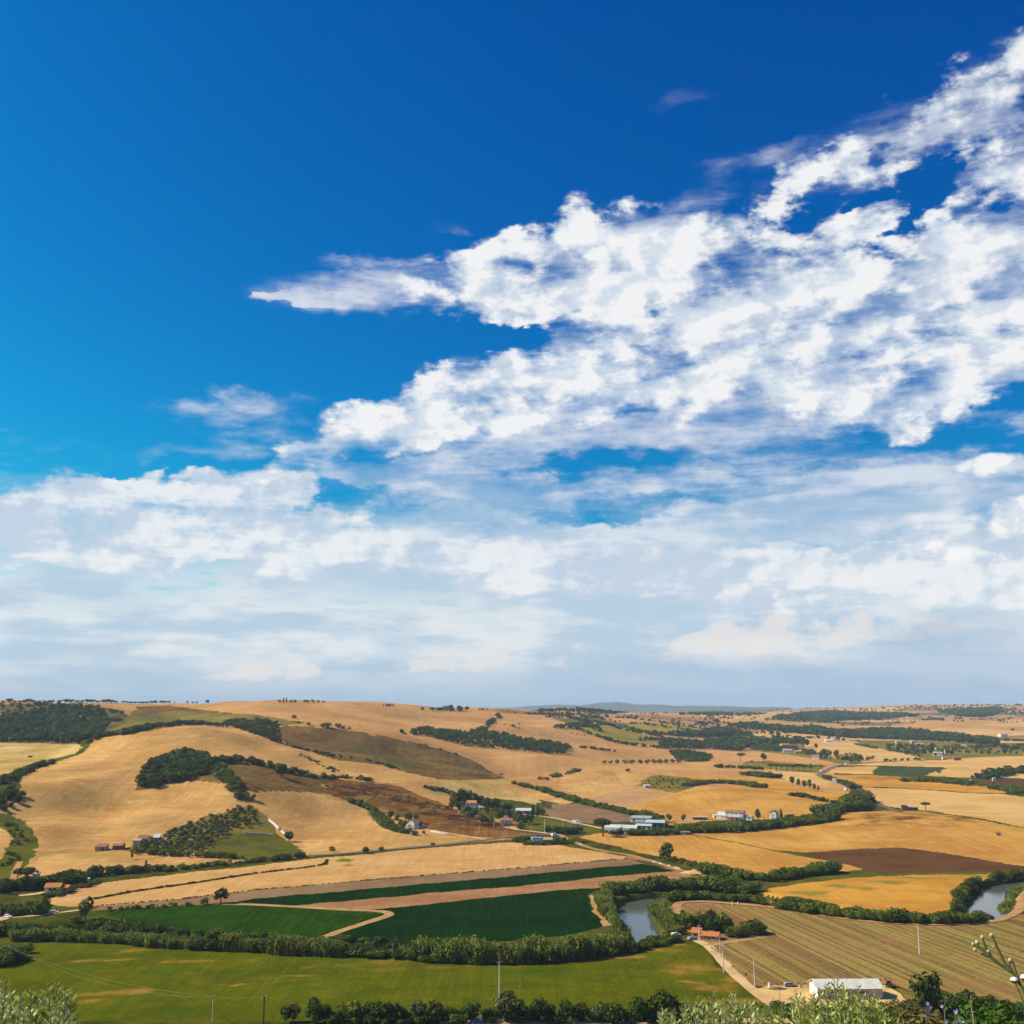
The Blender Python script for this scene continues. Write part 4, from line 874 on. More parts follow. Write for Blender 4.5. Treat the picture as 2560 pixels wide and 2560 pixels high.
proto('yellow', 2, b_oak('leaf_yellow', n=380, leaf=0.085, cz=0.55, rx=0.34, rz=0.44, top=0.5, r0=0.03, limbs=4, base=66))
def b_pine(s):
    rng = np.random.RandomState(70 + s); lm = [(0, 0, 0.80, 0.30, 0.30, 0.15)]
    for k in range(8):
        th = 2 * math.pi * k / 8 + rng.uniform(-.3, .3); rr = rng.uniform(0.24, 0.38)
        lm.append((math.cos(th) * rr, math.sin(th) * rr, 0.77 + rng.uniform(-.05, .05), 0.19, 0.19, 0.115))
    return trunk_mesh('trunk', 0.74, 0.035, 6, 70 + s), crown_mesh('crown', lm, 460, 0.075, 70 + s, 'leaf_dark')
proto('pine', 2, b_pine)
def b_cyp(s):
    lm = [(0, 0, 0.10 + 0.11 * k, r, r, 0.14) for k, r in enumerate((0.075, 0.10, 0.11, 0.11, 0.10, 0.085, 0.065, 0.045))]
    return trunk_mesh('trunk', 0.3, 0.02, 0, 80 + s), crown_mesh('crown', lm, 300, 0.06, 80 + s, 'leaf_dark')
proto('cypress', 1, b_cyp)
def b_reed(mat, seed0):
    def f_(s):
        rng = np.random.RandomState(seed0 + s); co, fa = [], []
        for k in range(70):
            th, rr = rng.uniform(0, 6.283), 0.42 * math.sqrt(rng.rand())
            x, y = math.cos(th) * rr, math.sin(th) * rr
            hgt = rng.uniform(0.55, 1.02) * (1 - 0.35 * rr / 0.42 * rng.rand())
            lean = np.array([rng.uniform(-0.18, 0.10), rng.uniform(-0.12, 0.12)]) + np.array([x, y]) * 0.25
            w = rng.uniform(0.030, 0.055); ph = rng.uniform(0, 3.14); wx, wy = math.cos(ph) * w, math.sin(ph) * w
            b0 = len(co)
            for f2 in (0.0, 0.45, 0.8, 1.0):
                cx_, cy_ = x + lean[0] * f2 * f2, y + lean[1] * f2 * f2; cz_ = hgt * (f2 - 0.10 * f2 ** 3); ww = (0.6, 1.0, 1.5, 0.25)[(0.0, 0.45, 0.8, 1.0).index(f2)]
                co += [(cx_ - wx * ww, cy_ - wy * ww, cz_), (cx_ + wx * ww, cy_ + wy * ww, cz_)]
            for j in range(3):
                fa.append((b0 + 2 * j, b0 + 2 * j + 1, b0 + 2 * j + 3, b0 + 2 * j + 2))
            for j in range(3):    # drooping leaves
                z_ = hgt * rng.uniform(0.45, 0.98); th2 = rng.uniform(0, 6.283); ln = rng.uniform(0.10, 0.2)
                b0 = len(co); px, py = x + lean[0] * .6, y + lean[1] * .6
                dx, dy = math.cos(th2) * ln, math.sin(th2) * ln
                co += [(px, py, z_), (px + dx * .5 - dy * .16, py + dy * .5 + dx * .16, z_ + ln * .35), (px + dx, py + dy, z_ + ln * .1), (px + dx * .5 + dy * .16, py + dy * .5 - dx * .16, z_ + ln * .28)]
                fa.append((b0, b0 + 1, b0 + 2, b0 + 3))
        return None, mesh_np('reeds', np.array(co), np.array(fa), None, False, mat)
    return f_
proto('reed', 3, b_reed('leaf_reed', 90))
def solo_mesh(kind, i):
    """trunk and crown in one mesh, for trees too small to show their parts"""
    tr, cr = PROTO[kind][i]
    if tr is None:
        return cr
    bm = bmesh.new(); bm.from_mesh(tr); n0 = len(bm.faces); bm.from_mesh(cr); bm.faces.ensure_lookup_table()
    for f_ in bm.faces[n0:]:
        f_.material_index = 1
    me = bpy.data.meshes.new(kind); bm.to_mesh(me); bm.free()
    me.materials.append(tr.materials[0]); me.materials.append(cr.materials[0])
    return me
SOLO = {k_: [solo_mesh(k_, i) for i in range(len(v_))] for k_, v_ in PROTO.items()}

NAME = dict(oak='broadleaf_tree', green='broadleaf_tree', olive='olive_tree', bush='bush', gbush='bush', ybush='bush', dbush='dry_bush', poplar='poplar_tree', yellow='broadleaf_tree', pine='umbrella_pine', cypress='cypress_tree', reed='reed_clump')
CATG = dict(oak='tree', green='tree', olive='tree', bush='bush', gbush='bush', ybush='bush', dbush='bush', poplar='tree', yellow='tree', pine='tree', cypress='tree', reed='reeds')
rnd = random.Random(5)
def plant(kind, u, v, hpx, label, group=None, wide=1.0, at=None, h=None, cat=None, name=None, parts=None):
    p = ground(u, v) if at is None else Vector((at[0], at[1], float(height(at[0], at[1]))))
    hm = hpx * (p - cam.location).length / F if h is None else h
    i = rnd.randrange(len(PROTO[kind]))
    nm = name or NAME[kind]
    if parts is None:
        parts = hpx >= 19
    if parts and PROTO[kind][i][0] is not None:
        o = link(nm, None)
        link('trunk', PROTO[kind][i][0], o); link('crown', PROTO[kind][i][1], o)
    else:
        o = link(nm, SOLO[kind][i])
    o.location = (p.x, p.y, p.z - 0.05)
    o.rotation_euler = (0, 0, rnd.uniform(0, 6.28))
    w = hm * wide * rnd.uniform(0.92, 1.08)
    o.scale = (w, w, hm)
    o['label'] = label; o['category'] = cat or CATG[kind]
    if group:
        o['group'] = group
    return o

# ---------------------------------------------------------------- masses of foliage nobody could count
SETS = {}
def veg_set(name, kinds):
    c = bpy.data.collections.new('set_' + name)
    meshes = []
    for k_ in kinds:
        meshes += SOLO[k_]
    for i, me in enumerate(meshes):
        o = bpy.data.objects.new('%s_%02d' % (name, i), me); c.objects.link(o)
    g = bpy.data.node_groups.new('scatter_' + name, 'GeometryNodeTree')
    g.interface.new_socket('Geometry', in_out='INPUT', socket_type='NodeSocketGeometry')
    g.interface.new_socket('Geometry', in_out='OUTPUT', socket_type='NodeSocketGeometry')
    gi, go = N(g, 'NodeGroupInput'), N(g, 'NodeGroupOutput')
    ci = N(g, 'GeometryNodeCollectionInfo'); ci.inputs[0].default_value = c; ci.inputs[1].default_value = True; ci.inputs[2].default_value = True
    iop = N(g, 'GeometryNodeInstanceOnPoints')
    def att(nm, ty):
        a = N(g, 'GeometryNodeInputNamedAttribute', data_type=ty); a.inputs[0].default_value = nm; return a.outputs[0]
    g.links.new(gi.outputs[0], iop.inputs['Points']); g.links.new(ci.outputs[0], iop.inputs['Instance'])
    iop.inputs['Pick Instance'].default_value = True
    g.links.new(att('idx', 'INT'), iop.inputs['Instance Index'])
    g.links.new(att('rot', 'FLOAT_VECTOR'), iop.inputs['Rotation']); g.links.new(att('scl', 'FLOAT_VECTOR'), iop.inputs['Scale'])
    g.links.new(iop.outputs[0], go.inputs[0])
    SETS[name] = (g, len(meshes))
veg_set('wood', ['oak', 'oak', 'green', 'bush'])
veg_set('thicket', ['bush', 'bush', 'gbush', 'oak'])
veg_set('greens', ['gbush', 'green', 'gbush', 'bush'])
veg_set('reeds', ['reed', 'reed', 'reed', 'gbush'])
veg_set('mixed', ['oak', 'green', 'olive', 'gbush', 'poplar'])
veg_set('yellowish', ['ybush', 'gbush', 'dbush'])
veg_set('olives', ['olive'])
veg_set('poplars', ['poplar', 'olive', 'oak', 'poplar'])
veg_set('dry', ['dbush', 'ybush'])
srng = np.random.RandomState(11)
def mass(name, label, pts, hts, setname, wide=1.0):
    g, nv = SETS[setname]
    n = len(pts)
    if n == 0:
        print('EMPTY MASS', name, label); return
    z = height(pts[:, 0], pts[:, 1]) - 0.1
    me = bpy.data.meshes.new(name)
    me.vertices.add(n); me.vertices.foreach_set('co', np.concatenate([pts, z[:, None]], 1).astype(np.float32).ravel())
    a = me.attributes.new('idx', 'INT', 'POINT'); a.data.foreach_set('value', srng.randint(0, nv, n).astype(np.int32))
    rot = np.zeros((n, 3), np.float32); rot[:, 2] = srng.rand(n) * 6.28; rot[:, :2] = srng.randn(n, 2) * 0.06
    a = me.attributes.new('rot', 'FLOAT_VECTOR', 'POINT'); a.data.foreach_set('vector', rot.ravel())
    s = np.stack([hts * wide * srng.uniform(0.85, 1.2, n), hts * wide * srng.uniform(0.85, 1.2, n), hts], 1).astype(np.float32)
    a = me.attributes.new('scl', 'FLOAT_VECTOR', 'POINT'); a.data.foreach_set('vector', s.ravel())
    o = link(name, me, kind='stuff', label=label)
    md = o.modifiers.new('scatter', 'NODES'); md.node_group = g
    return o
def wood(name, label, poly, spacing, hmin, hmax, setname='wood', wide=1.0, thin=0.0, cat='wood'):
    P = trace(poly)
    x0, y0 = P.min(0); x1, y1 = P.max(0)
    nx, ny = int((x1 - x0) / spacing) + 1, int((y1 - y0) / spacing) + 1
    X, Y = np.meshgrid(np.linspace(x0, x1, nx), np.linspace(y0, y1, ny))
    X = (X + (srng.rand(*X.shape) - .5) * spacing * 0.95).ravel(); Y = (Y + (srng.rand(*Y.shape) - .5) * spacing * 0.95).ravel()
    k_ = inside(P, X, Y)
    if thin:
        k_ &= (vnoise(X, Y, spacing * 5) + 0.5 > thin * srng.rand(len(X)) * 1.6)
    pts = np.stack([X[k_], Y[k_]], 1)
    h_ = srng.uniform(hmin, hmax, len(pts)) * (1 + vnoise(pts[:, 0], pts[:, 1], spacing * 4) * 0.5)
    o = mass(name, label, pts, h_, setname, wide)
    if o: o['category'] = cat
def hedge(name, label, line, width, spacing, hmin, hmax, setname='thicket', wide=1.0, gap=0.0, cat='hedge'):
    P = trace(line, 8, closed=False)
    seg = np.hypot(*np.diff(P, axis=0).T); L = np.concatenate([[0], np.cumsum(seg)])
    rows = max(1, int(width / spacing + 0.5)); n = int(L[-1] / spacing) + 1
    pts = []
    for r_ in range(rows):
        s = np.sort(srng.rand(n) * L[-1])
        x, y = np.interp(s, L, P[:, 0]), np.interp(s, L, P[:, 1])
        i = np.clip(np.searchsorted(L, s) - 1, 0, len(seg) - 1)
        tx, ty = (P[i + 1, 0] - P[i, 0]) / (seg[i] + 1e-9), (P[i + 1, 1] - P[i, 1]) / (seg[i] + 1e-9)
        of = (srng.rand(n) - 0.5) * width
        pts.append(np.stack([x - ty * of, y + tx * of], 1))
    pts = np.concatenate(pts)
    if gap:
        pts = pts[vnoise(pts[:, 0], pts[:, 1], spacing * 6) + 0.5 > gap]
    h_ = srng.uniform(hmin, hmax, len(pts)) * (1 + vnoise(pts[:, 0], pts[:, 1], spacing * 5) * 0.45)
    o = mass(name, label, pts, h_, setname, wide)
    if o: o['category'] = cat
# ---------------------------------------------------------------- woods
wood('wood', 'dark wood covering the left hilltop', [(-40,1800),(60,1785),(120,1772),(170,1764),(215,1768),(245,1772),(262,1790),(270,1815),(250,1835),(222,1850),(190,1860),(100,1856),(-40,1856)], 9.5, 6, 10, 'wood', 1.05)
wood('wood', 'thin scrub trees on the upper part of the left hill', [(-40,1762),(120,1760),(260,1768),(320,1790),(300,1808),(262,1815),(215,1770),(120,1775),(-40,1800)], 17, 4, 8, 'thicket', 1.1, thin=0.55)
wood('wood', 'dark green wood on the knoll of the golden hill', [(338,1974),(350,1942),(368,1914),(410,1898),(465,1885),(512,1892),(535,1905),(520,1935),(480,1950),(420,1960),(380,1968)], 5.6, 6, 9.5, 'wood', 1.05)
wood('wood', 'dark wood behind the crest of the golden hill', [(560,1812),(600,1805),(640,1806),(690,1812),(700,1822),(690,1838),(705,1858),(680,1855),(640,1838),(600,1825)], 8.5, 6, 10, 'wood', 1.05)
wood('wood', 'long dark wood lying across the far golden slope', [(985,1833),(1010,1836),(1060,1826),(1160,1832),(1200,1828),(1250,1836),(1300,1848),(1390,1860),(1428,1870),(1412,1886),(1340,1882),(1250,1873),(1160,1866),(1100,1848),(1050,1840)], 9.5, 6, 10, 'wood', 1.05)
wood('wood', 'small dark wood above the hedged yellow field', [(1385,1820),(1420,1813),(1470,1812),(1480,1816),(1440,1822),(1400,1824)], 10, 7, 10, 'wood')
wood('wood', 'mixed poplar wood in the valley centre', [(1650,1858),(1700,1855),(1760,1860),(1800,1850),(1850,1850),(1870,1870),(1850,1880),(1780,1874),(1700,1873),(1650,1872)], 9.5, 9, 15, 'poplars', 0.95)
wood('wood', 'dark round wood above the poplar wood', [(1660,1838),(1720,1834),(1760,1832),(1790,1825),(1840,1828),(1855,1838),(1800,1842),(1700,1842)], 9.5, 9, 14, 'wood')
wood('wood', 'scrubby wood on the bank below the poplar wood', [(1672,1880),(1710,1878),(1750,1884),(1780,1892),(1770,1904),(1720,1906),(1690,1898)], 8, 5, 8, 'thicket', 1.1)
wood('wood', 'grey-green olive grove beside the valley houses', [(1870,1866),(1920,1862),(1990,1868),(2000,1880),(1940,1880),(1880,1876)], 9.0, 5, 7, 'olives', 1.1)
wood('wood', 'dark tree belt above the valley houses', [(1860,1852),(1920,1850),(2010,1853),(2015,1858),(1930,1862),(1870,1864)], 9, 7, 11, 'wood')
wood('wood', 'dark blue-green valley forest on the right', [(1835,1822),(1930,1828),(2030,1838),(2120,1846),(2230,1850),(2330,1854),(2410,1858),(2500,1866),(2480,1850),(2360,1838),(2300,1830),(2250,1826),(2190,1826),(2130,1834),(2040,1824),(1940,1818),(1850,1815)], 13, 10, 16, 'wood')
wood('wood', 'far blue wood on the hills at the right', [(1930,1798),(2000,1785),(2060,1780),(2140,1784),(2240,1785),(2300,1790),(2240,1797),(2160,1802),(2060,1806),(1960,1802)], 24, 11, 17, 'wood', 1.3)
wood('wood', 'far wood on the right skyline slope', [(2340,1779),(2420,1774),(2500,1772),(2510,1782),(2460,1795),(2400,1792)], 26, 11, 17, 'wood', 1.3)
wood('wood', 'far dark wood below the blue mountains', [(1330,1777),(1400,1775),(1500,1777),(1570,1782),(1500,1786),(1400,1780)], 20, 9, 13, 'wood', 1.2)
wood('wood', 'distant wood strip left of the blue mountains', [(1040,1777),(1100,1774),(1180,1776),(1150,1780)], 18, 8, 12, 'wood', 1.2)
wood('wood', 'far hedges and copses on the middle hills', [(1700,1786),(1780,1782),(1860,1786),(1920,1784),(1880,1790),(1760,1792)], 34, 8, 13, 'wood', 1.3, thin=0.6)
wood('wood', 'scattered copses and gardens of the right far slope', [(2080,1776),(2300,1766),(2560,1764),(2560,1790),(2400,1776),(2200,1780)], 60, 9, 14, 'wood', 1.4, thin=0.7)
wood('wood', 'trees and gardens round the far village', [(2200,1866),(2330,1866),(2400,1870),(2390,1888),(2300,1895),(2240,1886)], 21, 6, 10, 'mixed', 1.0, thin=0.5)
wood('wood', 'green thickets of the valley floor at the right edge', [(2380,1868),(2620,1862),(2620,1886),(2480,1886),(2400,1884)], 22, 5, 9, 'mixed', 1.1, thin=0.45)
wood('wood', 'trees round the houses on the valley slope', [(1990,1882),(2030,1880),(2060,1888),(2100,1895),(2200,1900),(2120,1903),(2050,1898)], 14, 6, 10, 'mixed', 1.0)

# hedgerows between the far plots
e_ = FAR_EDGE[(FAR_EDGE[:, 2] < 9) & (vnoise(FAR_EDGE[:, 0], FAR_EDGE[:, 1], 260) > 0.02)]
e_ = e_[srng.choice(len(e_), min(1700, len(e_)), replace=False)]
mass('hedgerows', 'dark hedgerows between the far fields on the right', e_[:, :2] + srng.randn(len(e_), 2) * 4, srng.uniform(4, 9, len(e_)), 'wood', 1.3)
e_ = FAR_EDGE[(FAR_EDGE[:, 2] > 9) & (vnoise(FAR_EDGE[:, 0] + 40, FAR_EDGE[:, 1], 120) > 0.30)]
e_ = e_[srng.choice(len(e_), min(260, len(e_)), replace=False)]
mass('copses', 'small dark copses dotted over the far right hills', e_[:, :2], srng.uniform(5, 10, len(e_)), 'wood', 1.3)

# ---------------------------------------------------------------- hedges, river reeds and thickets
hedge('reed_bed', 'cane reeds along the near bank of the river at the left', [(30,2350),(120,2350),(250,2354),(300,2357),(395,2366),(488,2371)], 5, 1.7, 4.0, 5.4, 'reeds', 0.9, cat='reeds')
hedge('thicket', 'dark riverside thicket behind the left reeds', [(-20,2338),(60,2336),(130,2332),(220,2330),(300,2338),(348,2342)], 8, 2.8, 3.6, 5.8, 'thicket', 1.0, cat='thicket')
hedge('reed_bed', 'cane reeds between the bright green crop and the meadow', [(566,2372),(640,2378),(740,2384),(858,2388)], 6, 1.7, 5.8, 7.4, 'reeds', 0.8, cat='reeds')
hedge('thicket', 'low brambles in the gap of the river reeds', [(850,2386),(930,2391),(1045,2397)], 6, 1.8, 3.0, 4.4, 'thicket', 1.2, cat='brambles')
hedge('reed_bed', 'tall cane reeds along the river below the dark green crop', [(1050,2392),(1150,2402),(1280,2404),(1400,2398),(1490,2388),(1556,2376)], 8, 1.7, 7.4, 9.4, 'reeds', 0.70, cat='reeds')
hedge('thicket', 'dark brush at the foot of the tall reeds', [(1040,2402),(1150,2408),(1280,2408),(1400,2402),(1500,2392),(1600,2374),(1660,2358)], 5, 2.4, 2.8, 5.0, 'thicket', 1.1, cat='brambles')
hedge('reed_bed', 'bright cane reeds on the left bank of the river bend', [(1556,2352),(1552,2330),(1538,2308),(1520,2285),(1508,2262),(1510,2244),(1530,2234)], 6, 1.9, 3.6, 5.2, 'reeds', 0.8, cat='reeds')
hedge('thicket', 'dense hedge over the top of the river bend', [(1530,2236),(1600,2226),(1700,2220),(1790,2220),(1850,2226),(1900,2240)], 9, 2.6, 5, 7, 'greens', 1.1, cat='thicket')
hedge('reed_bed', 'pale reeds on the right bank of the river bend', [(1640,2266),(1652,2286),(1666,2304),(1680,2322),(1690,2338)], 6, 2.0, 3.4, 5.0, 'reeds', 0.8, cat='reeds')
hedge('thicket', 'low dark hedge between the river and the upper vineyard', [(1668,2252),(1700,2248),(1780,2248),(1850,2254),(1905,2262)], 5, 2.6, 3.6, 5.2, 'greens', 1.15, cat='thicket')
hedge('thicket', 'river hedge between the vineyard and the golden loop field', [(1905,2262),(1990,2276),(2100,2292),(2200,2303),(2330,2308),(2420,2306),(2470,2300)], 7, 2.6, 3.8, 5.8, 'greens', 1.1, cat='thicket')
hedge('thicket', 'dark brush along the near end of the river bend', [(1690,2352),(1650,2364),(1610,2374),(1560,2382)], 4, 2.4, 1.8, 3.0, 'thicket', 1.1, cat='thicket')
hedge('thicket', 'dark hedge on the left bank of the right river loop', [(2392,2288),(2400,2262),(2410,2238),(2428,2216),(2472,2202),(2540,2194),(2620,2188)], 5, 2.4, 3.2, 4.6, 'thicket', 1.1, cat='thicket')
hedge('reed_bed', 'pale green reeds on the right bank of the right river loop', [(2506,2290),(2522,2264),(2534,2242),(2552,2226),(2590,2216)], 5, 2.2, 2.6, 3.8, 'reeds', 0.9, cat='reeds')
hedge('thicket', 'bushy hedge running from the track to the river bend', [(1762,2180),(1800,2190),(1850,2196),(1900,2202),(1930,2204)], 9, 2.8, 4, 6.5, 'greens', 1.0, cat='hedge')
hedge('thicket', 'rounded dark hedge beside the river loop field', [(1930,2204),(1985,2192),(2050,2184),(2092,2180)], 8, 2.6, 5, 7.5, 'greens', 0.9, cat='hedge')
hedge('brambles', 'patchy weeds along the brown track', [(1430,2102),(1500,2118),(1560,2128),(1620,2138),(1700,2154),(1760,2172)], 12, 4.0, 1.2, 2.6, 'yellowish', 1.4, gap=0.35, cat='weeds')
hedge('thicket', 'long green hedge below the row of white farmhouses', [(1700,2080),(1760,2080),(1830,2078),(1900,2073),(1990,2064),(2060,2054),(2092,2046)], 14, 3.4, 5, 8, 'greens', 1.0, cat='hedge')
hedge('thicket', 'dark hedge in front of the greenhouse sheds', [(1530,2088),(1580,2088),(1640,2088),(1700,2086)], 8, 3.2, 4, 6.5, 'thicket', 1.0, cat='hedge')
hedge('thicket', 'tree-lined road hedge on the right', [(2050,2040),(2090,2030),(2130,2026),(2180,2028)], 16, 4, 7, 11, 'greens', 0.9, cat='hedge')
hedge('thicket', 'yellow-topped trees beside the main road', [(2130,2022),(2138,2008),(2150,2000),(2170,2010)], 14, 4.5, 8, 12, 'yellowish', 0.85, cat='trees')
hedge('thicket', 'hedge in the dip behind the golden knoll', [(1985,1990),(2040,2000),(2090,2010),(2130,2018)], 9, 4.0, 4, 6, 'thicket', 1.1, cat='hedge')
hedge('thicket', 'hedge between the knoll and the young olive grove', [(1720,1966),(1760,1958),(1810,1958),(1860,1962),(1900,1970)], 16, 4.0, 3.5, 6.5, 'yellowish', 1.1, cat='hedge')
hedge('thicket', 'dark bank of bushes left of the umbrella pine row', [(1865,1938),(1900,1942),(1940,1946)], 18, 4.5, 5, 8, 'thicket', 1.1, cat='thicket')
hedge('thicket', 'scrub belt on the slope left of the hedged pine plot', [(1780,1918),(1840,1920),(1900,1925)], 26, 6, 3.5, 6, 'thicket', 1.1, gap=0.35, cat='scrub')
hedge('thicket', 'green hedge following the gully of the left golden hill', [(-30,1968),(20,1950),(60,1934),(100,1918),(140,1902),(185,1888),(210,1872),(230,1852),(255,1840),(300,1836),(340,1833)], 15, 5.5, 4, 7.5, 'thicket', 1.0, gap=0.25, cat='hedge')
hedge('thicket', 'hedge behind the top of the golden hill', [(330,1832),(380,1820),(430,1814),(480,1812),(530,1815),(580,1818)], 16, 5.5, 5, 8, 'wood', 1.0, cat='hedge')
hedge('thicket', 'dark bushes at the left edge of the golden hill', [(-30,1995),(10,1990),(40,1985),(20,2010),(-20,2025)], 16, 5, 4.5, 6.5, 'wood', 1.0, cat='thicket')
hedge('thicket', 'bush row down the side of the wooded knoll', [(535,1915),(560,1940),(580,1962),(600,1985),(618,2004)], 13, 4.5, 4, 7, 'greens', 1.0, cat='hedge')
hedge('thicket', 'dark tree row along the ridge right of the knoll', [(535,1912),(570,1905),(620,1908),(660,1915),(700,1928),(760,1940)], 12, 4.5, 5.5, 9, 'wood', 1.0, gap=0.15, cat='trees')
hedge('thicket', 'hedge from the tree row to the golden strip', [(780,1945),(830,1947),(880,1946),(935,1955)], 9, 4.5, 3, 6, 'thicket', 1.1, gap=0.2, cat='hedge')
hedge('thicket', 'green verge between two golden strips of the hill', [(745,1884),(790,1905),(840,1930)], 8, 4.5, 1.2, 2.5, 'yellowish', 1.5, cat='verge')
hedge('thicket', 'line of bushes along the lower edge of the scrub slope', [(715,1862),(770,1878),(840,1892),(930,1905),(1000,1925)], 9, 5.5, 2, 4, 'thicket', 1.2, gap=0.35, cat='bushes')
hedge('thicket', 'bushes on the upper edge of the scrub slope', [(1040,1860),(1130,1884),(1180,1900),(1250,1938)], 9, 9, 2, 4, 'thicket', 1.2, gap=0.45, cat='bushes')
hedge('thicket', 'dark patches of broom on the reddish scrub slope', [(830,1965),(900,1985),(980,1990),(1060,2010),(1120,2035),(1200,2055)], 40, 8, 0.8, 2.0, 'dry', 1.6, gap=0.3, cat='scrub')
hedge('thicket', 'green hedge beside the golden slope', [(875,2002),(905,2014),(935,2028),(948,2046),(965,2066),(1000,2080),(1050,2088)], 10, 3.4, 2.5, 4.5, 'greens', 1.1, cat='hedge')
hedge('thicket', 'hedge line between the golden wedge and the dusty pink field', [(1290,1962),(1350,1975),(1400,1992),(1450,2006),(1520,2022),(1600,2040),(1660,2052)], 12, 4.2, 3, 5.5, 'greens', 1.1, gap=0.12, cat='hedge')
hedge('thicket', 'bush-lined hollow on the golden slope', [(1355,1950),(1385,1944),(1410,1936),(1440,1930)], 14, 6, 3, 6, 'yellowish', 1.1, cat='hedge')
hedge('thicket', 'green bushes above the tree-screened farm', [(1060,1970),(1100,1975),(1150,1995),(1180,2002)], 14, 4.5, 3, 5, 'greens', 1.1, cat='hedge')
hedge('thicket', 'hedge on the left side of the hedged yellow field', [(1440,1822),(1470,1834),(1510,1848),(1550,1860),(1600,1866),(1660,1872)], 12, 7, 6, 10, 'wood', 1.0, gap=0.15, cat='hedge')
hedge('thicket', 'hedge on the right side of the hedged yellow field', [(1490,1812),(1550,1816),(1600,1828),(1650,1840)], 10, 8, 6, 9, 'wood', 1.0, gap=0.2, cat='hedge')
hedge('thicket', 'hedge strip right of the long dark wood', [(1440,1868),(1490,1874),(1540,1880)], 14, 8, 4, 7, 'thicket', 1.1, cat='hedge')
hedge('thicket', 'field hedge climbing the far golden slope', [(1190,1838),(1215,1822),(1235,1800),(1250,1795),(1240,1786)], 12, 9, 6, 9, 'wood', 1.0, cat='hedge')
hedge('thicket', 'thin hedge crossing the far golden slope', [(1280,1808),(1350,1818),(1420,1832),(1470,1842)], 6, 12, 2, 4.5, 'thicket', 1.0, gap=0.35, cat='hedge')
hedge('thicket', 'lower thin hedge crossing the far golden slope', [(1240,1808),(1300,1822),(1350,1834),(1390,1838)], 6, 12, 2, 4.5, 'thicket', 1.0, gap=0.4, cat='hedge')
hedge('thicket', 'dark hedge on the far middle ridge', [(1660,1806),(1720,1810),(1780,1814),(1830,1818),(1860,1812),(1900,1808)], 12, 12, 7, 11, 'wood', 1.0, gap=0.15, cat='hedge')
hedge('thicket', 'small bushes on the far middle ridge', [(1370,1787),(1420,1787),(1440,1788)], 10, 18, 6, 9, 'wood', 1.0, cat='bushes')
hedge('thicket', 'hedge across the far golden hills at the right', [(2130,1814),(2200,1812),(2290,1810)], 12, 16, 5, 8, 'thicket', 1.2, gap=0.25, cat='hedge')
hedge('thicket', 'hedge climbing through the far hills at the right', [(2320,1795),(2360,1802),(2410,1806)], 18, 18, 7, 11, 'wood', 1.2, cat='hedge')
hedge('thicket', 'green riverside belt across the right plain', [(2255,1955),(2300,1953),(2350,1955),(2400,1960),(2440,1966)], 26, 6, 5, 8.5, 'greens', 1.0, cat='thicket')
hedge('thicket', 'pale bushes on the right plain', [(2470,1972),(2510,1973),(2560,1985),(2620,1992)], 26, 6, 4, 7, 'greens', 1.1, cat='thicket')
hedge('thicket', 'dark trees at the right edge of the plain', [(2450,1948),(2500,1940),(2530,1932),(2570,1928),(2620,1926)], 26, 6.5, 6, 10, 'wood', 1.0, cat='trees')
hedge('thicket', 'bushes beside the main road bend', [(2060,1945),(2090,1953),(2120,1964),(2140,1974)], 12, 5, 4, 7, 'greens', 1.0, gap=0.2, cat='hedge')
hedge('thicket', 'hedge above the golden strip of the pine plot', [(1860,1906),(1920,1906),(1990,1912),(2060,1918)], 8, 6, 2, 4, 'thicket', 1.2, gap=0.3, cat='hedge')
hedge('thicket', 'tree line at the foot of the pale golden slope', [(2110,1905),(2180,1905),(2250,1903),(2300,1900)], 10, 8, 4, 7, 'mixed', 1.0, gap=0.2, cat='hedge')
hedge('thicket', 'scrub hedge on the pale golden slope', [(2140,1862),(2190,1872),(2240,1880),(2300,1888)], 14, 9, 4, 7, 'mixed', 1.0, gap=0.3, cat='hedge')
hedge('thicket', 'dark shrubs along the lane below the little hill farm', [(110,2208),(160,2200),(210,2192),(260,2186),(300,2182),(360,2178),(400,2176)], 10, 3.2, 3.0, 6.0, 'thicket', 0.9, gap=0.15, cat='thicket')
hedge('thicket', 'low hedge between the golden strips at the hill foot', [(400,2178),(470,2170),(540,2164),(620,2156),(700,2150),(760,2142)], 10, 3.4, 2.2, 4.0, 'greens', 1.1, cat='hedge')
hedge('thicket', 'bushes along the foot of the olive orchard', [(330,2132),(400,2136),(470,2140),(540,2142),(600,2148)], 10, 3.6, 2.5, 4.5, 'greens', 1.0, cat='bushes')
hedge('thicket', 'thin dark field boundary across the pale golden field', [(215,2252),(330,2230),(500,2206),(640,2184),(760,2170),(812,2162),(818,2152)], 1.4, 0.8, 0.9, 1.4, 'thicket', 1.1, cat='boundary')
hedge('thicket', 'dark grassy edge between the pale field and the grey strip', [(240,2265),(450,2248),(640,2225),(1000,2194),(1280,2172),(1570,2146)], 1.0, 1.0, 0.5, 0.9, 'thicket', 1.2, cat='boundary')
hedge('thicket', 'overgrown bank under the left red-roofed house', [(120,2246),(150,2236),(180,2226),(215,2214),(235,2206)], 7, 2.8, 1.5, 3.0, 'yellowish', 1.2, cat='bank')
hedge('thicket', 'hedge at the left edge above the pale lane', [(-20,2288),(30,2285),(80,2282),(110,2282)], 12, 2.8, 4, 6.5, 'greens', 0.95, cat='hedge')
hedge('thicket', 'dark trees round the left house', [(-20,2232),(20,2230),(40,2222),(90,2218),(110,2222)], 18, 4.0, 5, 7.5, 'wood', 0.9, cat='trees')
hedge('thicket', 'dark tree group right of the left red-roofed house', [(150,2218),(175,2212),(200,2208),(185,2200)], 12, 3.6, 5, 7, 'wood', 0.9, cat='trees')
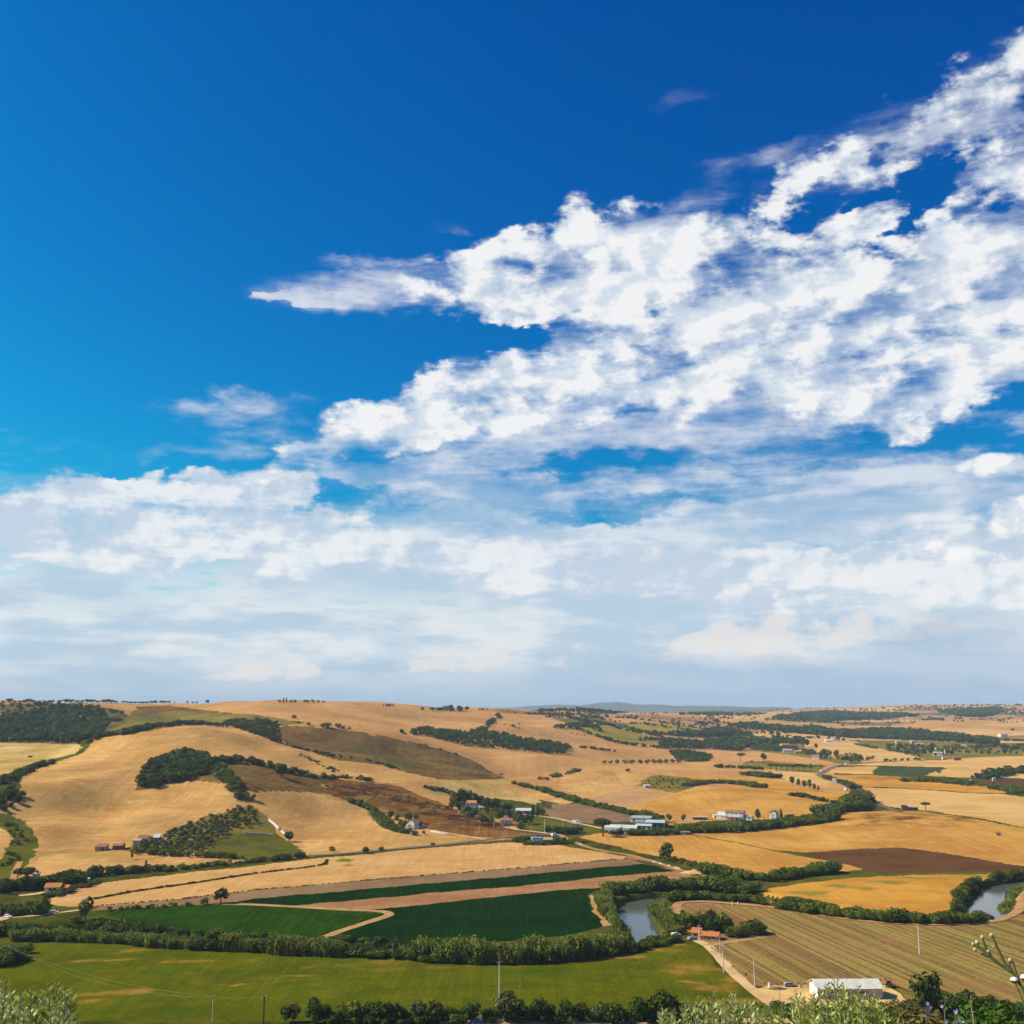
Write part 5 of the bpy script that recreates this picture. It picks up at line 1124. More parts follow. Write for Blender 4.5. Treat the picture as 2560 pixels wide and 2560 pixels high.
hedge('thicket', 'bushes in the bright green ditch', [(15,2165),(30,2145),(40,2120),(50,2100),(30,2070),(15,2050)], 10, 5, 1.5, 3.2, 'greens', 1.2, gap=0.35, cat='bushes')
hedge('thicket', 'low weeds along the edge of the bright green crop', [(270,2278),(330,2272),(400,2268),(480,2264)], 5, 3.0, 1.0, 2.4, 'greens', 1.3, gap=0.2, cat='weeds')
hedge('thicket', 'dark hedge beside the orange-roofed house', [(1822,2342),(1850,2340),(1878,2336),(1892,2333)], 6, 2.0, 4.0, 6.0, 'thicket', 0.9, cat='hedge')
hedge('thicket', 'garden trees behind the orange-roofed house', [(1706,2325),(1730,2318),(1760,2322),(1800,2328),(1830,2330)], 9, 3.0, 5.0, 8.5, 'wood', 0.85, cat='trees')
hedge('thicket', 'trimmed dark hedge in front of the solar-roofed bungalow', [(1310,2112),(1350,2113),(1390,2111),(1432,2109)], 3.5, 1.6, 2.2, 3.0, 'thicket', 1.1, cat='hedge')
hedge('thicket', 'garden bushes behind the solar-roofed bungalow', [(1290,2106),(1310,2098),(1390,2100),(1410,2102)], 8, 3.5, 2.0, 3.6, 'greens', 1.1, cat='bushes')
hedge('thicket', 'dark trees beside the small green field', [(1368,2082),(1395,2084),(1420,2086),(1440,2078)], 12, 4.5, 5, 8, 'thicket', 0.9, cat='trees')
hedge('thicket', 'trees and shrubs along the road at the bottom edge', [(790,2558),(880,2556),(980,2556),(1080,2554),(1180,2554),(1280,2554),(1400,2552),(1520,2552),(1640,2551),(1740,2551)], 8, 2.6, 2.0, 4.0, 'thicket', 0.95, cat='trees')
hedge('thicket', 'dark trees at the lower right corner below the vineyard', [(2330,2535),(2400,2530),(2450,2530),(2500,2538),(2560,2548)], 10, 3.0, 4, 7, 'thicket', 0.9, cat='trees')
hedge('thicket', 'rust brown bushes beside the sandy yard', [(2140,2548),(2200,2546),(2260,2542),(2310,2544)], 12, 2.6, 3, 5, 'dry', 1.0, cat='bushes')
hedge('thicket', 'dark shrubs between the yard and the bottom edge', [(1930,2530),(1990,2538),(2060,2546),(2130,2548)], 8, 2.6, 2.6, 4.4, 'thicket', 1.0, cat='bushes')
hedge('thicket', 'green scrub at the left edge of the meadow', [(-30,2420),(0,2410),(25,2400),(40,2384)], 9, 2.4, 4.0, 6.5, 'greens', 0.95, cat='bushes')

hedge('thicket', 'low brambles between the two left reed beds', [(470,2370),(530,2374),(580,2376)], 5, 1.8, 3.0, 4.4, 'thicket', 1.2, cat='brambles')
hedge('thicket', 'low brambles on the far bank of the river below the crops', [(340,2334),(480,2350),(640,2360),(860,2368),(1045,2378)], 5, 2.0, 1.6, 3.0, 'thicket', 1.3, cat='brambles')

# ---------------------------------------------------------------- single trees one can point at
for kind, u, v, h_, lab, w in [
 ('oak', 1668, 2152, 44, 'lone round tree at the corner of the pale golden field', 0.95),
 ('oak', 552, 2258, 36, 'round dark tree on the edge of the bright green crop', 1.15),
 ('bush', 512, 2262, 17, 'dark bush left of the round tree on the bright green crop edge', 1.2),
 ('olive', 212, 2300, 56, 'tall shaggy tree beside the pale lane at the left', 0.62),
 ('pine', 1508, 2092, 46, 'broad umbrella pine at the left end of the greenhouse sheds', 0.95),
 ('pine', 62, 2226, 52, 'large umbrella pine beside the left red-roofed house', 1.0),
 ('pine', 2314, 2026, 20, 'umbrella pine beside the brick ruin on the right plain', 1.25),
 ('oak', 702, 1944, 40, 'biggest tree on the ridge right of the knoll, casting a long shadow', 0.85),
 ('oak', 723, 2104, 30, 'dark bushy tree beside the white wall of the orchard slope', 0.95),
 ('bush', 830, 2130, 15, 'small round bush left of the two on the lane at the slope foot', 1.1),
 ('oak', 915, 2134, 20, 'round dark tree on the lane at the foot of the golden slope', 1.2),
 ('bush', 953, 2127, 12, 'round bush right of the round tree on the lane', 1.2),
 ('bush', 1082, 2114, 9, 'tiny bush on the lane below the white farmhouse drive', 0.9),
 ('cypress', 1332, 2040, 27, 'leftmost dark cypress beside the white barn', 1.3),
 ('cypress', 1345, 2040, 24, 'middle dark cypress beside the white barn', 1.5),
 ('oak', 1356, 2041, 20, 'conical dark tree right of the cypresses by the white barn', 0.9),
 ('dbush', 1368, 2021, 19, 'brown rounded bush at the corner of the grey tilled plot', 1.2),
 ('oak', 1672, 2054, 19, 'round tree right of the green-roofed sheds', 0.95),
 ('green', 1708, 2054, 18, 'green tree behind the pole right of the green-roofed sheds', 0.9),
 ('bush', 1738, 2046, 10, 'small brown bush left of the long white farmhouse', 1.1),
 ('oak', 2320, 2548, 112, 'big dark tree at the lower right between the shed and the vineyard', 0.72),
 ('cypress', 1953, 2054, 30, 'dark cypress beside the small white house with the red roof', 1.5),
 ('yellow', 1895, 2050, 28, 'yellowish tree right of the long white farmhouse', 0.95),
 ('oak', 1118, 2024, 11, 'small dark tree alone left of the tree-screened farm', 1.0),
 ('bush', 75, 1893, 5, 'single dark bush in the pale patchy left field', 1.8),
 ('green', 330, 2148, 16, 'small thin tree in the golden strip below the hill farm', 0.55),
 ('cypress', 364, 2176, 24, 'pointed dark cypress in the lane shrubs', 1.2),
 ('olive', 1018, 2066, 0.1, '', 1.0),
 ('green', 935, 2386, 42, 'left one of two reed tufts standing in the river gap', 0.5),
 ('green', 988, 2388, 42, 'right one of two reed tufts standing in the river gap', 0.5),
 ('oak', 400, 2348, 34, 'right of two round dark bushes behind the left reeds', 0.95),
 ('oak', 368, 2346, 34, 'left of two round dark bushes behind the left reeds', 0.95),
 ('bush', 752, 2388, 14, 'small bush on the meadow in front of the reeds', 1.2),
 ('pine', 1852, 1904, 22, 'dark flat-topped tree at the end of the valley wood', 1.0),
 ('olive', 1908, 1902, 22, 'grey tree on the golden strip left of the valley houses', 0.9),
 ('bush', 1795, 1920, 12, 'round dark bush on the bank below the valley wood', 1.2),
 ('oak', 1570, 1930, 9, 'dark bush pair below the long tree row', 1.7),
 ('bush', 2112, 1960, 12, 'bushy tree beside the road sign', 1.0),
 ('bush', 2130, 1973, 16, 'second bushy tree further down the road', 1.0),
 ('oak', 1284, 1818, 9, 'dark round bush on the hedge of the far golden slope', 1.1),
 ('oak', 1373, 2034, 0.1, '', 1.0),
]:
    if lab:
        plant(kind, u, v, h_, lab, wide=w)

def nth(i):
    return ('first', 'second', 'third', 'fourth', 'fifth', 'sixth', 'seventh', 'eighth', 'ninth', 'tenth', 'eleventh', 'twelfth')[i] if i < 12 else '%d%s' % (i + 1, {1: 'st', 2: 'nd', 3: 'rd'}.get((i + 1) % 10 if (i + 1) // 10 != 1 else 0, 'th'))
# trees of the screened farm and villa
for k_, (kind, u, v, h_) in enumerate(sorted([('oak',1142,2016,40),('oak',1162,2012,44),('oak',1184,2014,38),('oak',1200,2016,32),('green',1130,2024,26),('oak',1150,2032,32),('oak',1216,2026,32),('cypress',1219,2034,34),('oak',1240,2026,30),('green',1258,2030,24),('oak',1272,2030,22),('olive',1180,2048,28),('olive',1206,2062,28),('olive',1226,2062,24),('green',1250,2050,28),('oak',1272,2050,26),('olive',1296,2056,32),('oak',1312,2062,26),('oak',1324,2060,26),('bush',1302,2074,20),('green',1160,2040,26),('bush',1185,2036,20),('oak',1170,2036,24)], key=lambda q: q[1])):
    plant(kind, u, v, h_, nth(k_) + ' from the left: ' + {'oak': 'dark broadleaf tree screening the farm below the olive-gold field', 'green': 'lighter green tree among the dark trees of the screened farm', 'olive': 'grey-green olive tree in front of the screened farm and villa', 'cypress': 'slim dark cypress among the trees of the screened farm', 'bush': 'low dark bush among the trees of the screened farm'}[kind], 'trees round the screened farm')
for k_, (u, v, h_) in enumerate([(975,2048,24),(992,2052,18),(1000,2066,16),(1008,2072,22),(1022,2056,28),(1036,2058,26),(1050,2070,18)]):
    plant('green', u, v, h_, nth(k_) + ' dark green tree from the left around the white farmhouse on the slope', 'trees around the white farmhouse', 0.95)
for k_, (u, v, h_) in enumerate([(1968,2056,18),(1990,2056,14),(2008,2055,18),(2020,2052,14)]):
    plant('oak', u, v, h_, nth(k_) + ' garden tree right of the small white house with the red roof', 'garden trees by the small white house')
# rows
for k_, u in enumerate((1927, 1941, 1955, 1968, 1983, 1997, 2011, 2028)):
    plant('pine', u, 1926 + (u - 1927) * 0.045, 17 if u != 1997 else 20, nth(k_) + ' umbrella pine from the left in the row on the green valley plot', 'row of umbrella pines', 1.05)
for k_, u in enumerate((1512, 1527, 1543, 1562, 1580, 1600, 1618, 1635, 1650, 1665, 1680, 1695)):
    plant('olive', u, 1911 - abs(k_ - 4) * 0.4, 10 if k_ < 2 else 13, nth(k_) + ' round tree from the left in the long row on the golden slope', 'long row of round trees', 1.25)
for k_, (u, v, h_) in enumerate([(1980,1962,24),(1996,1966,20),(2010,1970,22),(2024,1972,24),(2036,1976,18),(2046,1978,14)]):
    plant('yellow', u, v, h_, nth(k_) + ' yellow-green tree in the short row above the orange-gold strip, counted from the left', 'yellow-green tree row', 0.85)
for k_, (u, v, h_) in enumerate([(735,1797,11),(747,1809,7),(772,1813,9),(808,1818,13),(820,1818,14),(845,1819,13),(857,1821,9),(874,1823,6)]):
    plant('bush', u, v, h_, nth(k_) + ' round dark bush in the line above the scrub slope, counted from the left', 'bush line above the scrub slope', 1.1)
# skyline
for k_, (u, h_) in enumerate([(8,6),(23,11),(36,6),(50,6),(62,8),(73,10),(84,7),(98,6),(110,6),(125,7),(132,7),(148,8),(165,10),(178,9),(192,7),(205,7),(218,9),(230,10),(244,7),(258,8),(266,10),(278,9),(290,6),(308,6),(318,6),(328,6),(338,6),(348,6),(358,7),(368,7),(378,7),(388,8),(404,7),(412,6),(422,6)]):
    plant('oak', u, 1757, h_, nth(k_) + ' dark round tree on the left skyline, counted from the left', 'trees on the left skyline', 1.9)
for k_, (u, h_) in enumerate([(436,4),(468,6),(482,6),(492,6),(519,9)]):
    plant('oak', u, 1755.5, h_, nth(k_) + ' dark tree on the crest of the left skyline field, counted from the left', 'trees on the crest of the left field', 1.3)
for k_, (u, h_) in enumerate([(665,4),(698,9),(727,9),(738,9),(762,9),(770,8),(782,9),(796,8),(808,6)]):
    plant('olive', u, 1757, h_, nth(k_) + ' grey-green tree round the skyline farm, counted from the left', 'trees of the skyline farm', 1.1)
for u in (709, 716):
    plant('cypress', u, 1757, 13, ('left' if u < 712 else 'right') + ' tall cypress of the pair on the skyline', 'cypress pair on the skyline', 1.4)
for k_, (u, h_) in enumerate([(958,5),(966,5),(976,5),(983,6)]):
    plant('oak', u, 1766, h_, nth(k_) + ' dark tree beside the tiny skyline cottage, counted from the left', 'trees of the skyline cottage', 1.3)
for k_, (u, v, h_) in enumerate([(1200,1776,6),(1208,1776,7),(1218,1776,6),(1270,1778,5),(1288,1784,6),(1312,1784,5)]):
    plant('oak', u, v, h_, nth(k_) + ' far dark tree on the ridge left of the blue mountains, counted from the left', 'trees on the far ridge', 1.3)
for k_, (u, v, h_) in enumerate([(2462,1940,16),(2478,1938,18),(2502,1938,18),(2518,1930,16),(2348,1940,12)]):
    plant('pine', u, v, h_, nth(k_) + ' flat-topped tree standing on the pale right plain, counted from the left', 'flat-topped trees of the right plain', 1.0)
for k_, (u, v, h_) in enumerate([(2060,1890,18),(2075,1890,16),(2090,1893,18),(2116,1897,15),(2136,1900,18),(2150,1902,16),(2168,1903,10)]):
    plant('green', u, v, h_, nth(k_) + ' round tree from the left in the row at the valley houses', 'round trees at the valley houses', 1.0)
plant('cypress', 2126, 1898, 18, 'slim cypress beside the valley house roof', wide=1.3)
plant('oak', 2010, 1868, 24, 'large round tree beside the two red roofs in the valley', wide=1.2)
plant('yellow', 2040, 1872, 16, 'pointed tree on the slope right of the two red roofs', wide=0.9)
# roadside trees along the bottom edge
for k_, (u, h_) in enumerate([(712,36),(735,30),(785,46),(812,26),(845,26),(868,46),(890,34),(930,44),(950,36),(985,46),(1003,44),(1040,38),(1075,40),(1090,32),(1128,36),(1168,40),(1180,34),(1215,30),(1270,46),(1290,40),(1318,42),(1352,44),(1375,40),(1415,36),(1455,42),(1490,40),(1520,36),(1555,34),(1605,40),(1640,38),(1690,58),(1660,52)]):
    plant(('oak', 'oak', 'green', 'oak', 'bush', 'oak', 'olive')[(k_ * 5) % 7], u, 2556, h_ * (1.0, 1.45, 1.2, 1.6, 1.1)[k_ % 5], nth(k_) + ' dark roadside tree along the bottom edge, counted from the left', 'roadside trees along the bottom edge', 0.9)
# olive orchard
op = trace([(335,2128),(350,2110),(410,2090),(450,2070),(520,2042),(600,2022),(630,2020),(645,2042),(650,2062),(610,2078),(570,2086),(545,2100),(520,2124),(500,2138),(420,2134)])
ang = 0.62; pts = []
x0, y0 = op.min(0) - 40; x1, y1 = op.max(0) + 40
for i in range(-60, 60):
    for j in range(-60, 60):
        x = (x0 + x1) / 2 + (i * math.cos(ang) - j * math.sin(ang)) * 6.3 + rnd.uniform(-2.0, 2.0)
        y = (y0 + y1) / 2 + (i * math.sin(ang) + j * math.cos(ang)) * 6.3 + rnd.uniform(-2.0, 2.0)
        pts.append((x, y))
pts = np.array(pts); pts = pts[inside(op, pts[:, 0], pts[:, 1])]
pts = [p for p in pts if rnd.random() < 0.86][:290]
print('ORCHARD', len(pts))
for p in pts:
    plant('olive', 0, 0, 13, 'olive tree in the orchard on the hill', 'olive trees of the hillside orchard', 1.12, at=p, h=rnd.uniform(2.9, 5.2), parts=False)
# young sparse grove
op = trace([(1600,1964),(1625,1946),(1660,1942),(1740,1948),(1760,1954),(1700,1976),(1650,1974)])
pts = []
for i in range(400):
    x, y = rnd.uniform(op[:, 0].min(), op[:, 0].max()), rnd.uniform(op[:, 1].min(), op[:, 1].max())
    if inside(op, np.array([x]), np.array([y]))[0] and all(math.hypot(x - a, y - b_) > 8 for a, b_ in pts):
        pts.append((x, y))
for p in pts[:42]:
    plant('olive', 0, 0, 6, 'small young olive tree in the sparse grove', 'young olives of the sparse grove', 1.2, at=p, h=rnd.uniform(2.2, 3.8), parts=False)
# ---------------------------------------------------------------- buildings
def flat_mat(name, c1, c2, scale=1.2, rough=0.85, bump=0.0, wave=None, spec=0.2):
    m, t, b = new_mat(name)
    b.inputs['Specular IOR Level'].default_value = spec
    b.inputs['Roughness'].default_value = rough
    tcn = N(t, 'ShaderNodeTexCoord')
    nz = noise(t, tcn.outputs['Object'], scale, 4, 0.65)
    c = mixc(t, remap(t, nz, 0.3, 0.7), c1, c2)
    if wave:
        w = N(t, 'ShaderNodeTexWave', wave_type='BANDS', bands_direction='X'); w.inputs['Scale'].default_value = wave; w.inputs['Distortion'].default_value = 0.6
        t.links.new(tcn.outputs['Object'], w.inputs['Vector'])
        c = mixc(t, mathn(t, 'MULTIPLY', w.outputs['Fac'], 0.35), c, mixc(t, 0.5, c, (0, 0, 0)))
        bp = N(t, 'ShaderNodeBump'); bp.inputs['Strength'].default_value = 0.5; bp.inputs['Distance'].default_value = 0.06
        t.links.new(w.outputs['Fac'], bp.inputs['Height']); t.links.new(bp.outputs[0], b.inputs['Normal'])
    t.links.new(c, b.inputs['Base Color'])
    return m
flat_mat('plaster_white', (0.58, 0.55, 0.50), (0.76, 0.73, 0.68), 0.8)
flat_mat('plaster_cream', (0.52, 0.42, 0.27), (0.64, 0.54, 0.37), 0.8)
flat_mat('plaster_yellow', (0.62, 0.47, 0.14), (0.72, 0.57, 0.22), 0.8)
flat_mat('plaster_pink', (0.48, 0.34, 0.28), (0.58, 0.43, 0.36), 0.8)
flat_mat('plaster_grey', (0.40, 0.37, 0.36), (0.52, 0.49, 0.47), 0.6)
flat_mat('stone', (0.25, 0.19, 0.12), (0.42, 0.33, 0.22), 1.6)
flat_mat('brick', (0.22, 0.10, 0.06), (0.34, 0.18, 0.11), 1.5)
flat_mat('tile_orange', (0.48, 0.15, 0.035), (0.62, 0.23, 0.06), 1.2, wave=3.0)
flat_mat('tile_red', (0.36, 0.11, 0.045), (0.48, 0.18, 0.08), 1.2, wave=3.0)
flat_mat('tile_brown', (0.26, 0.10, 0.05), (0.38, 0.18, 0.10), 1.2, wave=3.0)
flat_mat('tile_pink', (0.42, 0.26, 0.20), (0.54, 0.36, 0.29), 1.2, wave=3.0)
flat_mat('sheet_pale', (0.58, 0.53, 0.46), (0.72, 0.68, 0.61), 0.35, 0.6, wave=2.5)
flat_mat('sheet_white', (0.50, 0.49, 0.47), (0.66, 0.65, 0.62), 0.5, 0.5, wave=2.5)
flat_mat('sheet_grey', (0.30, 0.29, 0.30), (0.42, 0.41, 0.41), 0.5, 0.6, wave=2.5)
flat_mat('sheet_blue', (0.42, 0.44, 0.45), (0.54, 0.56, 0.57), 0.5, 0.5, wave=2.5)
flat_mat('sheet_green', (0.04, 0.30, 0.20), (0.07, 0.40, 0.28), 0.7, 0.6)
flat_mat('solar', (0.03, 0.07, 0.20), (0.05, 0.11, 0.28), 1.0, 0.25, spec=0.6)
flat_mat('wood_dark', (0.09, 0.055, 0.03), (0.18, 0.11, 0.06), 2.5)
flat_mat('concrete', (0.56, 0.52, 0.47), (0.70, 0.66, 0.60), 1.5)
flat_mat('metal_dark', (0.05, 0.05, 0.055), (0.09, 0.09, 0.095), 2.0, 0.5)
flat_mat('paint_white', (0.74, 0.74, 0.73), (0.82, 0.82, 0.81), 2.0, 0.4, spec=0.5)
flat_mat('paint_blue', (0.04, 0.16, 0.42), (0.07, 0.22, 0.52), 2.0, 0.4, spec=0.5)
flat_mat('paint_red', (0.42, 0.07, 0.03), (0.52, 0.11, 0.05), 2.0, 0.4, spec=0.5)
flat_mat('paint_grey', (0.20, 0.21, 0.23), (0.28, 0.29, 0.31), 2.0, 0.4, spec=0.5)
flat_mat('rubber', (0.02, 0.02, 0.02), (0.035, 0.035, 0.035), 3.0)
m, t, b = new_mat('glass_dark'); b.inputs['Base Color'].default_value = (0.03, 0.032, 0.036, 1); b.inputs['Roughness'].default_value = 0.12; b.inputs['Specular IOR Level'].default_value = 0.5

def mesh_pd(name, verts, faces, mat, smooth=False):
    me = bpy.data.meshes.new(name); me.from_pydata([tuple(v) for v in verts], [], faces); me.materials.append(MATS[mat])
    if smooth:
        me.polygons.foreach_set('use_smooth', [True] * len(me.polygons))
    me.update(); return me
def box_mesh(name, x0, x1, y0, y1, z0, z1, mat, bevel=0.0):
    bm = bmesh.new()
    vs = [bm.verts.new((x, y, z)) for x in (x0, x1) for y in (y0, y1) for z in (z0, z1)]
    for f_ in ((0, 1, 3, 2), (4, 6, 7, 5), (0, 4, 5, 1), (2, 3, 7, 6), (0, 2, 6, 4), (1, 5, 7, 3)):
        bm.faces.new([vs[i] for i in f_])
    if bevel:
        bmesh.ops.bevel(bm, geom=bm.edges[:], offset=bevel, segments=1, affect='EDGES')
    bmesh.ops.recalc_face_normals(bm, faces=bm.faces[:])
    me = bpy.data.meshes.new(name); bm.to_mesh(me); bm.free(); me.materials.append(MATS[mat]); return me
def thing(name, label, cat, loc, rotz=0.0, group=None):
    o = link(name, None); o.location = loc; o.rotation_euler = (0, 0, rotz); o['label'] = label; o['category'] = cat
    if group: o['group'] = group
    return o
def block(par, x, y, w, d, h, roof, rh, wall, roofm, wins=(), side=(), door=None, chimney=None, ov=0.35, base=-1.0):
    """one block of a building under the empty par: wall, roof, windows, door. local -y is the front"""
    x0, x1, y0, y1 = x - w / 2, x + w / 2, y - d / 2, y + d / 2
    if roof == 'gable':
        v = [(x0, y0, base), (x1, y0, base), (x1, y1, base), (x0, y1, base), (x0, y0, h), (x1, y0, h), (x1, y1, h), (x0, y1, h), (x0, y, h + rh), (x1, y, h + rh)]
        f_ = [(0, 1, 5, 4), (2, 3, 7, 6), (1, 2, 6, 9, 5), (3, 0, 4, 8, 7), (4, 5, 9, 8), (6, 7, 8, 9)]
    elif roof == 'shed':
        v = [(x0, y0, base), (x1, y0, base), (x1, y1, base), (x0, y1, base), (x0, y0, h), (x1, y0, h), (x1, y1, h + rh), (x0, y1, h + rh)]
        f_ = [(0, 1, 5, 4), (2, 3, 7, 6), (1, 2, 6, 5), (3, 0, 4, 7), (4, 5, 6, 7)]
    else:
        v = [(x0, y0, base), (x1, y0, base), (x1, y1, base), (x0, y1, base), (x0, y0, h), (x1, y0, h), (x1, y1, h), (x0, y1, h)]
        f_ = [(0, 1, 5, 4), (2, 3, 7, 6), (1, 2, 6, 5), (3, 0, 4, 7), (4, 5, 6, 7)]
    link('wall', mesh_pd('wall', v, f_, wall), par)
    t_ = 0.16
    def slab(a, b_, c, e):
        q = [Vector(p) for p in (a, b_, c, e)]; n = (q[1] - q[0]).cross(q[3] - q[0]).normalized() * t_
        if n.z < 0: n = -n
        return [tuple(p) for p in q] + [tuple(p + n) for p in q]
    FS = [(0, 3, 2, 1), (4, 5, 6, 7), (0, 1, 5, 4), (1, 2, 6, 5), (2, 3, 7, 6), (3, 0, 4, 7)]
    sv_, sf = [], []
    def add(q):
        o_ = len(sv_); sv_.extend(q); sf.extend([tuple(i + o_ for i in ff_) for ff_ in FS])
    if roof == 'gable':
        k_ = rh / (d / 2) * ov; zl = 0.02
        add(slab((x0 - ov, y0 - ov, h - k_ + zl), (x1 + ov, y0 - ov, h - k_ + zl), (x1 + ov, y, h + rh + zl), (x0 - ov, y, h + rh + zl)))
        add(slab((x0 - ov, y, h + rh + zl), (x1 + ov, y, h + rh + zl), (x1 + ov, y1 + ov, h - k_ + zl), (x0 - ov, y1 + ov, h - k_ + zl)))
    elif roof == 'shed':
        k_ = rh / d * ov; zl = 0.02
        add(slab((x0 - ov, y0 - ov, h - k_ + zl), (x1 + ov, y0 - ov, h - k_ + zl), (x1 + ov, y1 + ov, h + rh + k_ + zl), (x0 - ov, y1 + ov, h + rh + k_ + zl)))
    elif roof == 'hip':
        r_ = min(w, d) * 0.5; a0, a1 = x0 - ov, x1 + ov; b0, b1 = y0 - ov, y1 + ov
        rx0, rx1 = (x0 + r_ * 0.9, x1 - r_ * 0.9) if w > d else (x - 0.05, x + 0.05)
        zl = h + 0.02
        sv_.extend([(a0, b0, zl), (a1, b0, zl), (a1, b1, zl), (a0, b1, zl), (rx0, y, zl + rh), (rx1, y, zl + rh)])
        sf.extend([(0, 1, 5, 4), (1, 2, 5), (2, 3, 4, 5), (3, 0, 4), (0, 3, 2, 1)])
    elif roof == 'vault':
        n = 8; pr = [(y0 - 0.05 + (d + 0.1) * i / n, h + rh * math.sin(math.pi * i / n)) for i in range(n + 1)]
        for i, (yy, z_) in enumerate(pr):
            sv_.extend([(x0 - ov, yy, z_ + 0.02), (x1 + ov, yy, z_ + 0.02)])
        sf.extend([(2 * i, 2 * i + 1, 2 * i + 3, 2 * i + 2) for i in range(n)])
        sf.append(tuple(2 * i for i in range(n + 1))); sf.append(tuple(2 * i + 1 for i in range(n, -1, -1)))
    else:
        add(slab((x0 - ov, y0 - ov, h + 0.02), (x1 + ov, y0 - ov, h + 0.02), (x1 + ov, y1 + ov, h + 0.02), (x0 - ov, y1 + ov, h + 0.02)))
    ro = link('roof', mesh_pd('roof', sv_, sf, roofm), par)
    for (fx, fz, ww, wh) in wins:     # on the front
        cx_, cz_ = x0 + fx * w, fz * h
        wn_ = link('window', box_mesh('window', cx_ - ww / 2, cx_ + ww / 2, y0 - 0.05, y0 + 0.05, cz_ - wh / 2, cz_ + wh / 2, 'glass_dark'), par)
        link('sill', box_mesh('sill', cx_ - ww / 2 - .1, cx_ + ww / 2 + .1, y0 - 0.16, y0 - 0.06, cz_ - wh / 2 - .12, cz_ - wh / 2 - 0.01, 'concrete'), wn_)
    for (sd_, fy, fz, ww, wh) in side:
        cy_, cz_ = y0 + fy * d, fz * h; xs = x0 if sd_ < 0 else x1
        link('window', box_mesh('window', xs - 0.05, xs + 0.05, cy_ - ww / 2, cy_ + ww / 2, cz_ - wh / 2, cz_ + wh / 2, 'glass_dark'), par)
    if door:
        fx, ww, wh, dm = door; cx_ = x0 + fx * w
        dr = link('door', box_mesh('door', cx_ - ww / 2, cx_ + ww / 2, y0 - 0.06, y0 + 0.04, -0.3, wh, dm), par)
        link('handle', box_mesh('handle', cx_ + ww * 0.32, cx_ + ww * 0.38, y0 - 0.12, y0 - 0.065, wh * 0.45, wh * 0.52, 'metal_dark'), dr)
    if chimney:
        fx, hh = chimney; cx_ = x0 + fx * w
        link('chimney', box_mesh('chimney', cx_ - .35, cx_ + .35, y + 0.1, y + 0.8, h + rh * 0.4, h + rh + hh, wall), ro)
def site(u, v):
    p = ground(u, v); return p, mpp(p)

# long shed in the sandy yard
p, s = site(2126, 2498)
o = thing('long_shed', 'long pale-roofed farm shed standing in the sandy yard', 'shed', p + Vector((0, 5.2, 0)), R(1))
block(o, 0, 0, 22.6, 10.4, 3.5, 'gable', 1.9, 'plaster_grey', 'sheet_pale', wins=[(0.63, 0.62, 1.9, 0.8), (0.72, 0.62, 1.9, 0.8), (0.25, 0.62, 1.9, 0.8)], side=[(-1, 0.5, 0.4, 3.2, 2.6)], ov=0.5)  # front wall coloured grey to stand for its shade
link('sunlit_wall_face', box_mesh('sunlit_wall_face', -11.36, -11.31, -5.1, 5.1, -0.5, 3.4, 'plaster_white'), o)  # whiter plate: sunlight on the left end, put into the colour

# orange-roofed house by the river
p, s = site(1768, 2350)
o = thing('farmhouse', 'orange-roofed house between the river trees and the dark hedge', 'house', p + Vector((0, 3.5, 0)), R(-18))
block(o, 2.2, 0, 9.4, 7.0, 1.9, 'gable', 1.5, 'stone', 'tile_orange', wins=[(0.3, 0.55, 1.0, 1.0), (0.7, 0.55, 1.0, 1.0)], door=(0.5, 1.0, 2.0, 'wood_dark'))  # walls of both blocks take the darker stone colour as painted shade
block(o, -4.9, 0.6, 4.6, 6.0, 2.8, 'shed', 1.3, 'stone', 'tile_orange', wins=[(0.5, 0.6, 1.0, 1.1)], chimney=(0.7, 0.5))

o.scale = (0.86, 0.86, 0.86)
# left red-roofed house
p, s = site(128, 2233)
o = thing('house', 'small white house with an orange-red roof beside the umbrella pine', 'house', p + Vector((0, 3.5, 0)), R(6))
block(o, 0, 0, 33 * s, 6.5, 3.1, 'gable', 1.7, 'plaster_white', 'tile_orange', wins=[(0.36, 0.68, 1.4, 1.2), (0.66, 0.68, 1.4, 1.2)], door=(0.5, 1.0, 2.0, 'wood_dark'))
block(o, 25 * s, 0.6, 15 * s, 5, 2.6, 'gable', 1.1, 'plaster_cream', 'tile_orange', wins=[(0.5, 0.55, 1.0, 1.1)])
for u, v, w, h_, lab, wall, rf in [(90, 2198, 13, 3.2, 'cream house half hidden right of the umbrella pine crown', 'plaster_cream', 'tile_pink'), (65, 2213, 8, 3.4, 'narrow cream hut under the umbrella pine', 'plaster_cream', 'tile_brown'), (95, 2212, 9, 2.4, 'low pink hut behind the left red-roofed house', 'plaster_pink', 'tile_pink')]:
    p, s = site(u, v); o = thing('hut', lab, 'hut', p, R(10)); block(o, 0, 0, w * s, 4, h_, 'gable', 1.0, wall, rf, wins=[(0.5, 0.55, 0.8, 0.9)])
p, s = site(213, 2209)
o = thing('shelter', 'small pale-roofed shelter at the end of the golden strip', 'shelter', p, R(-12)); block(o, 0, 0, 13 * s, 3.5, 1.9, 'shed', 1.0, 'plaster_white', 'sheet_blue', wins=[(0.5, 0.5, 0.9, 0.8)])
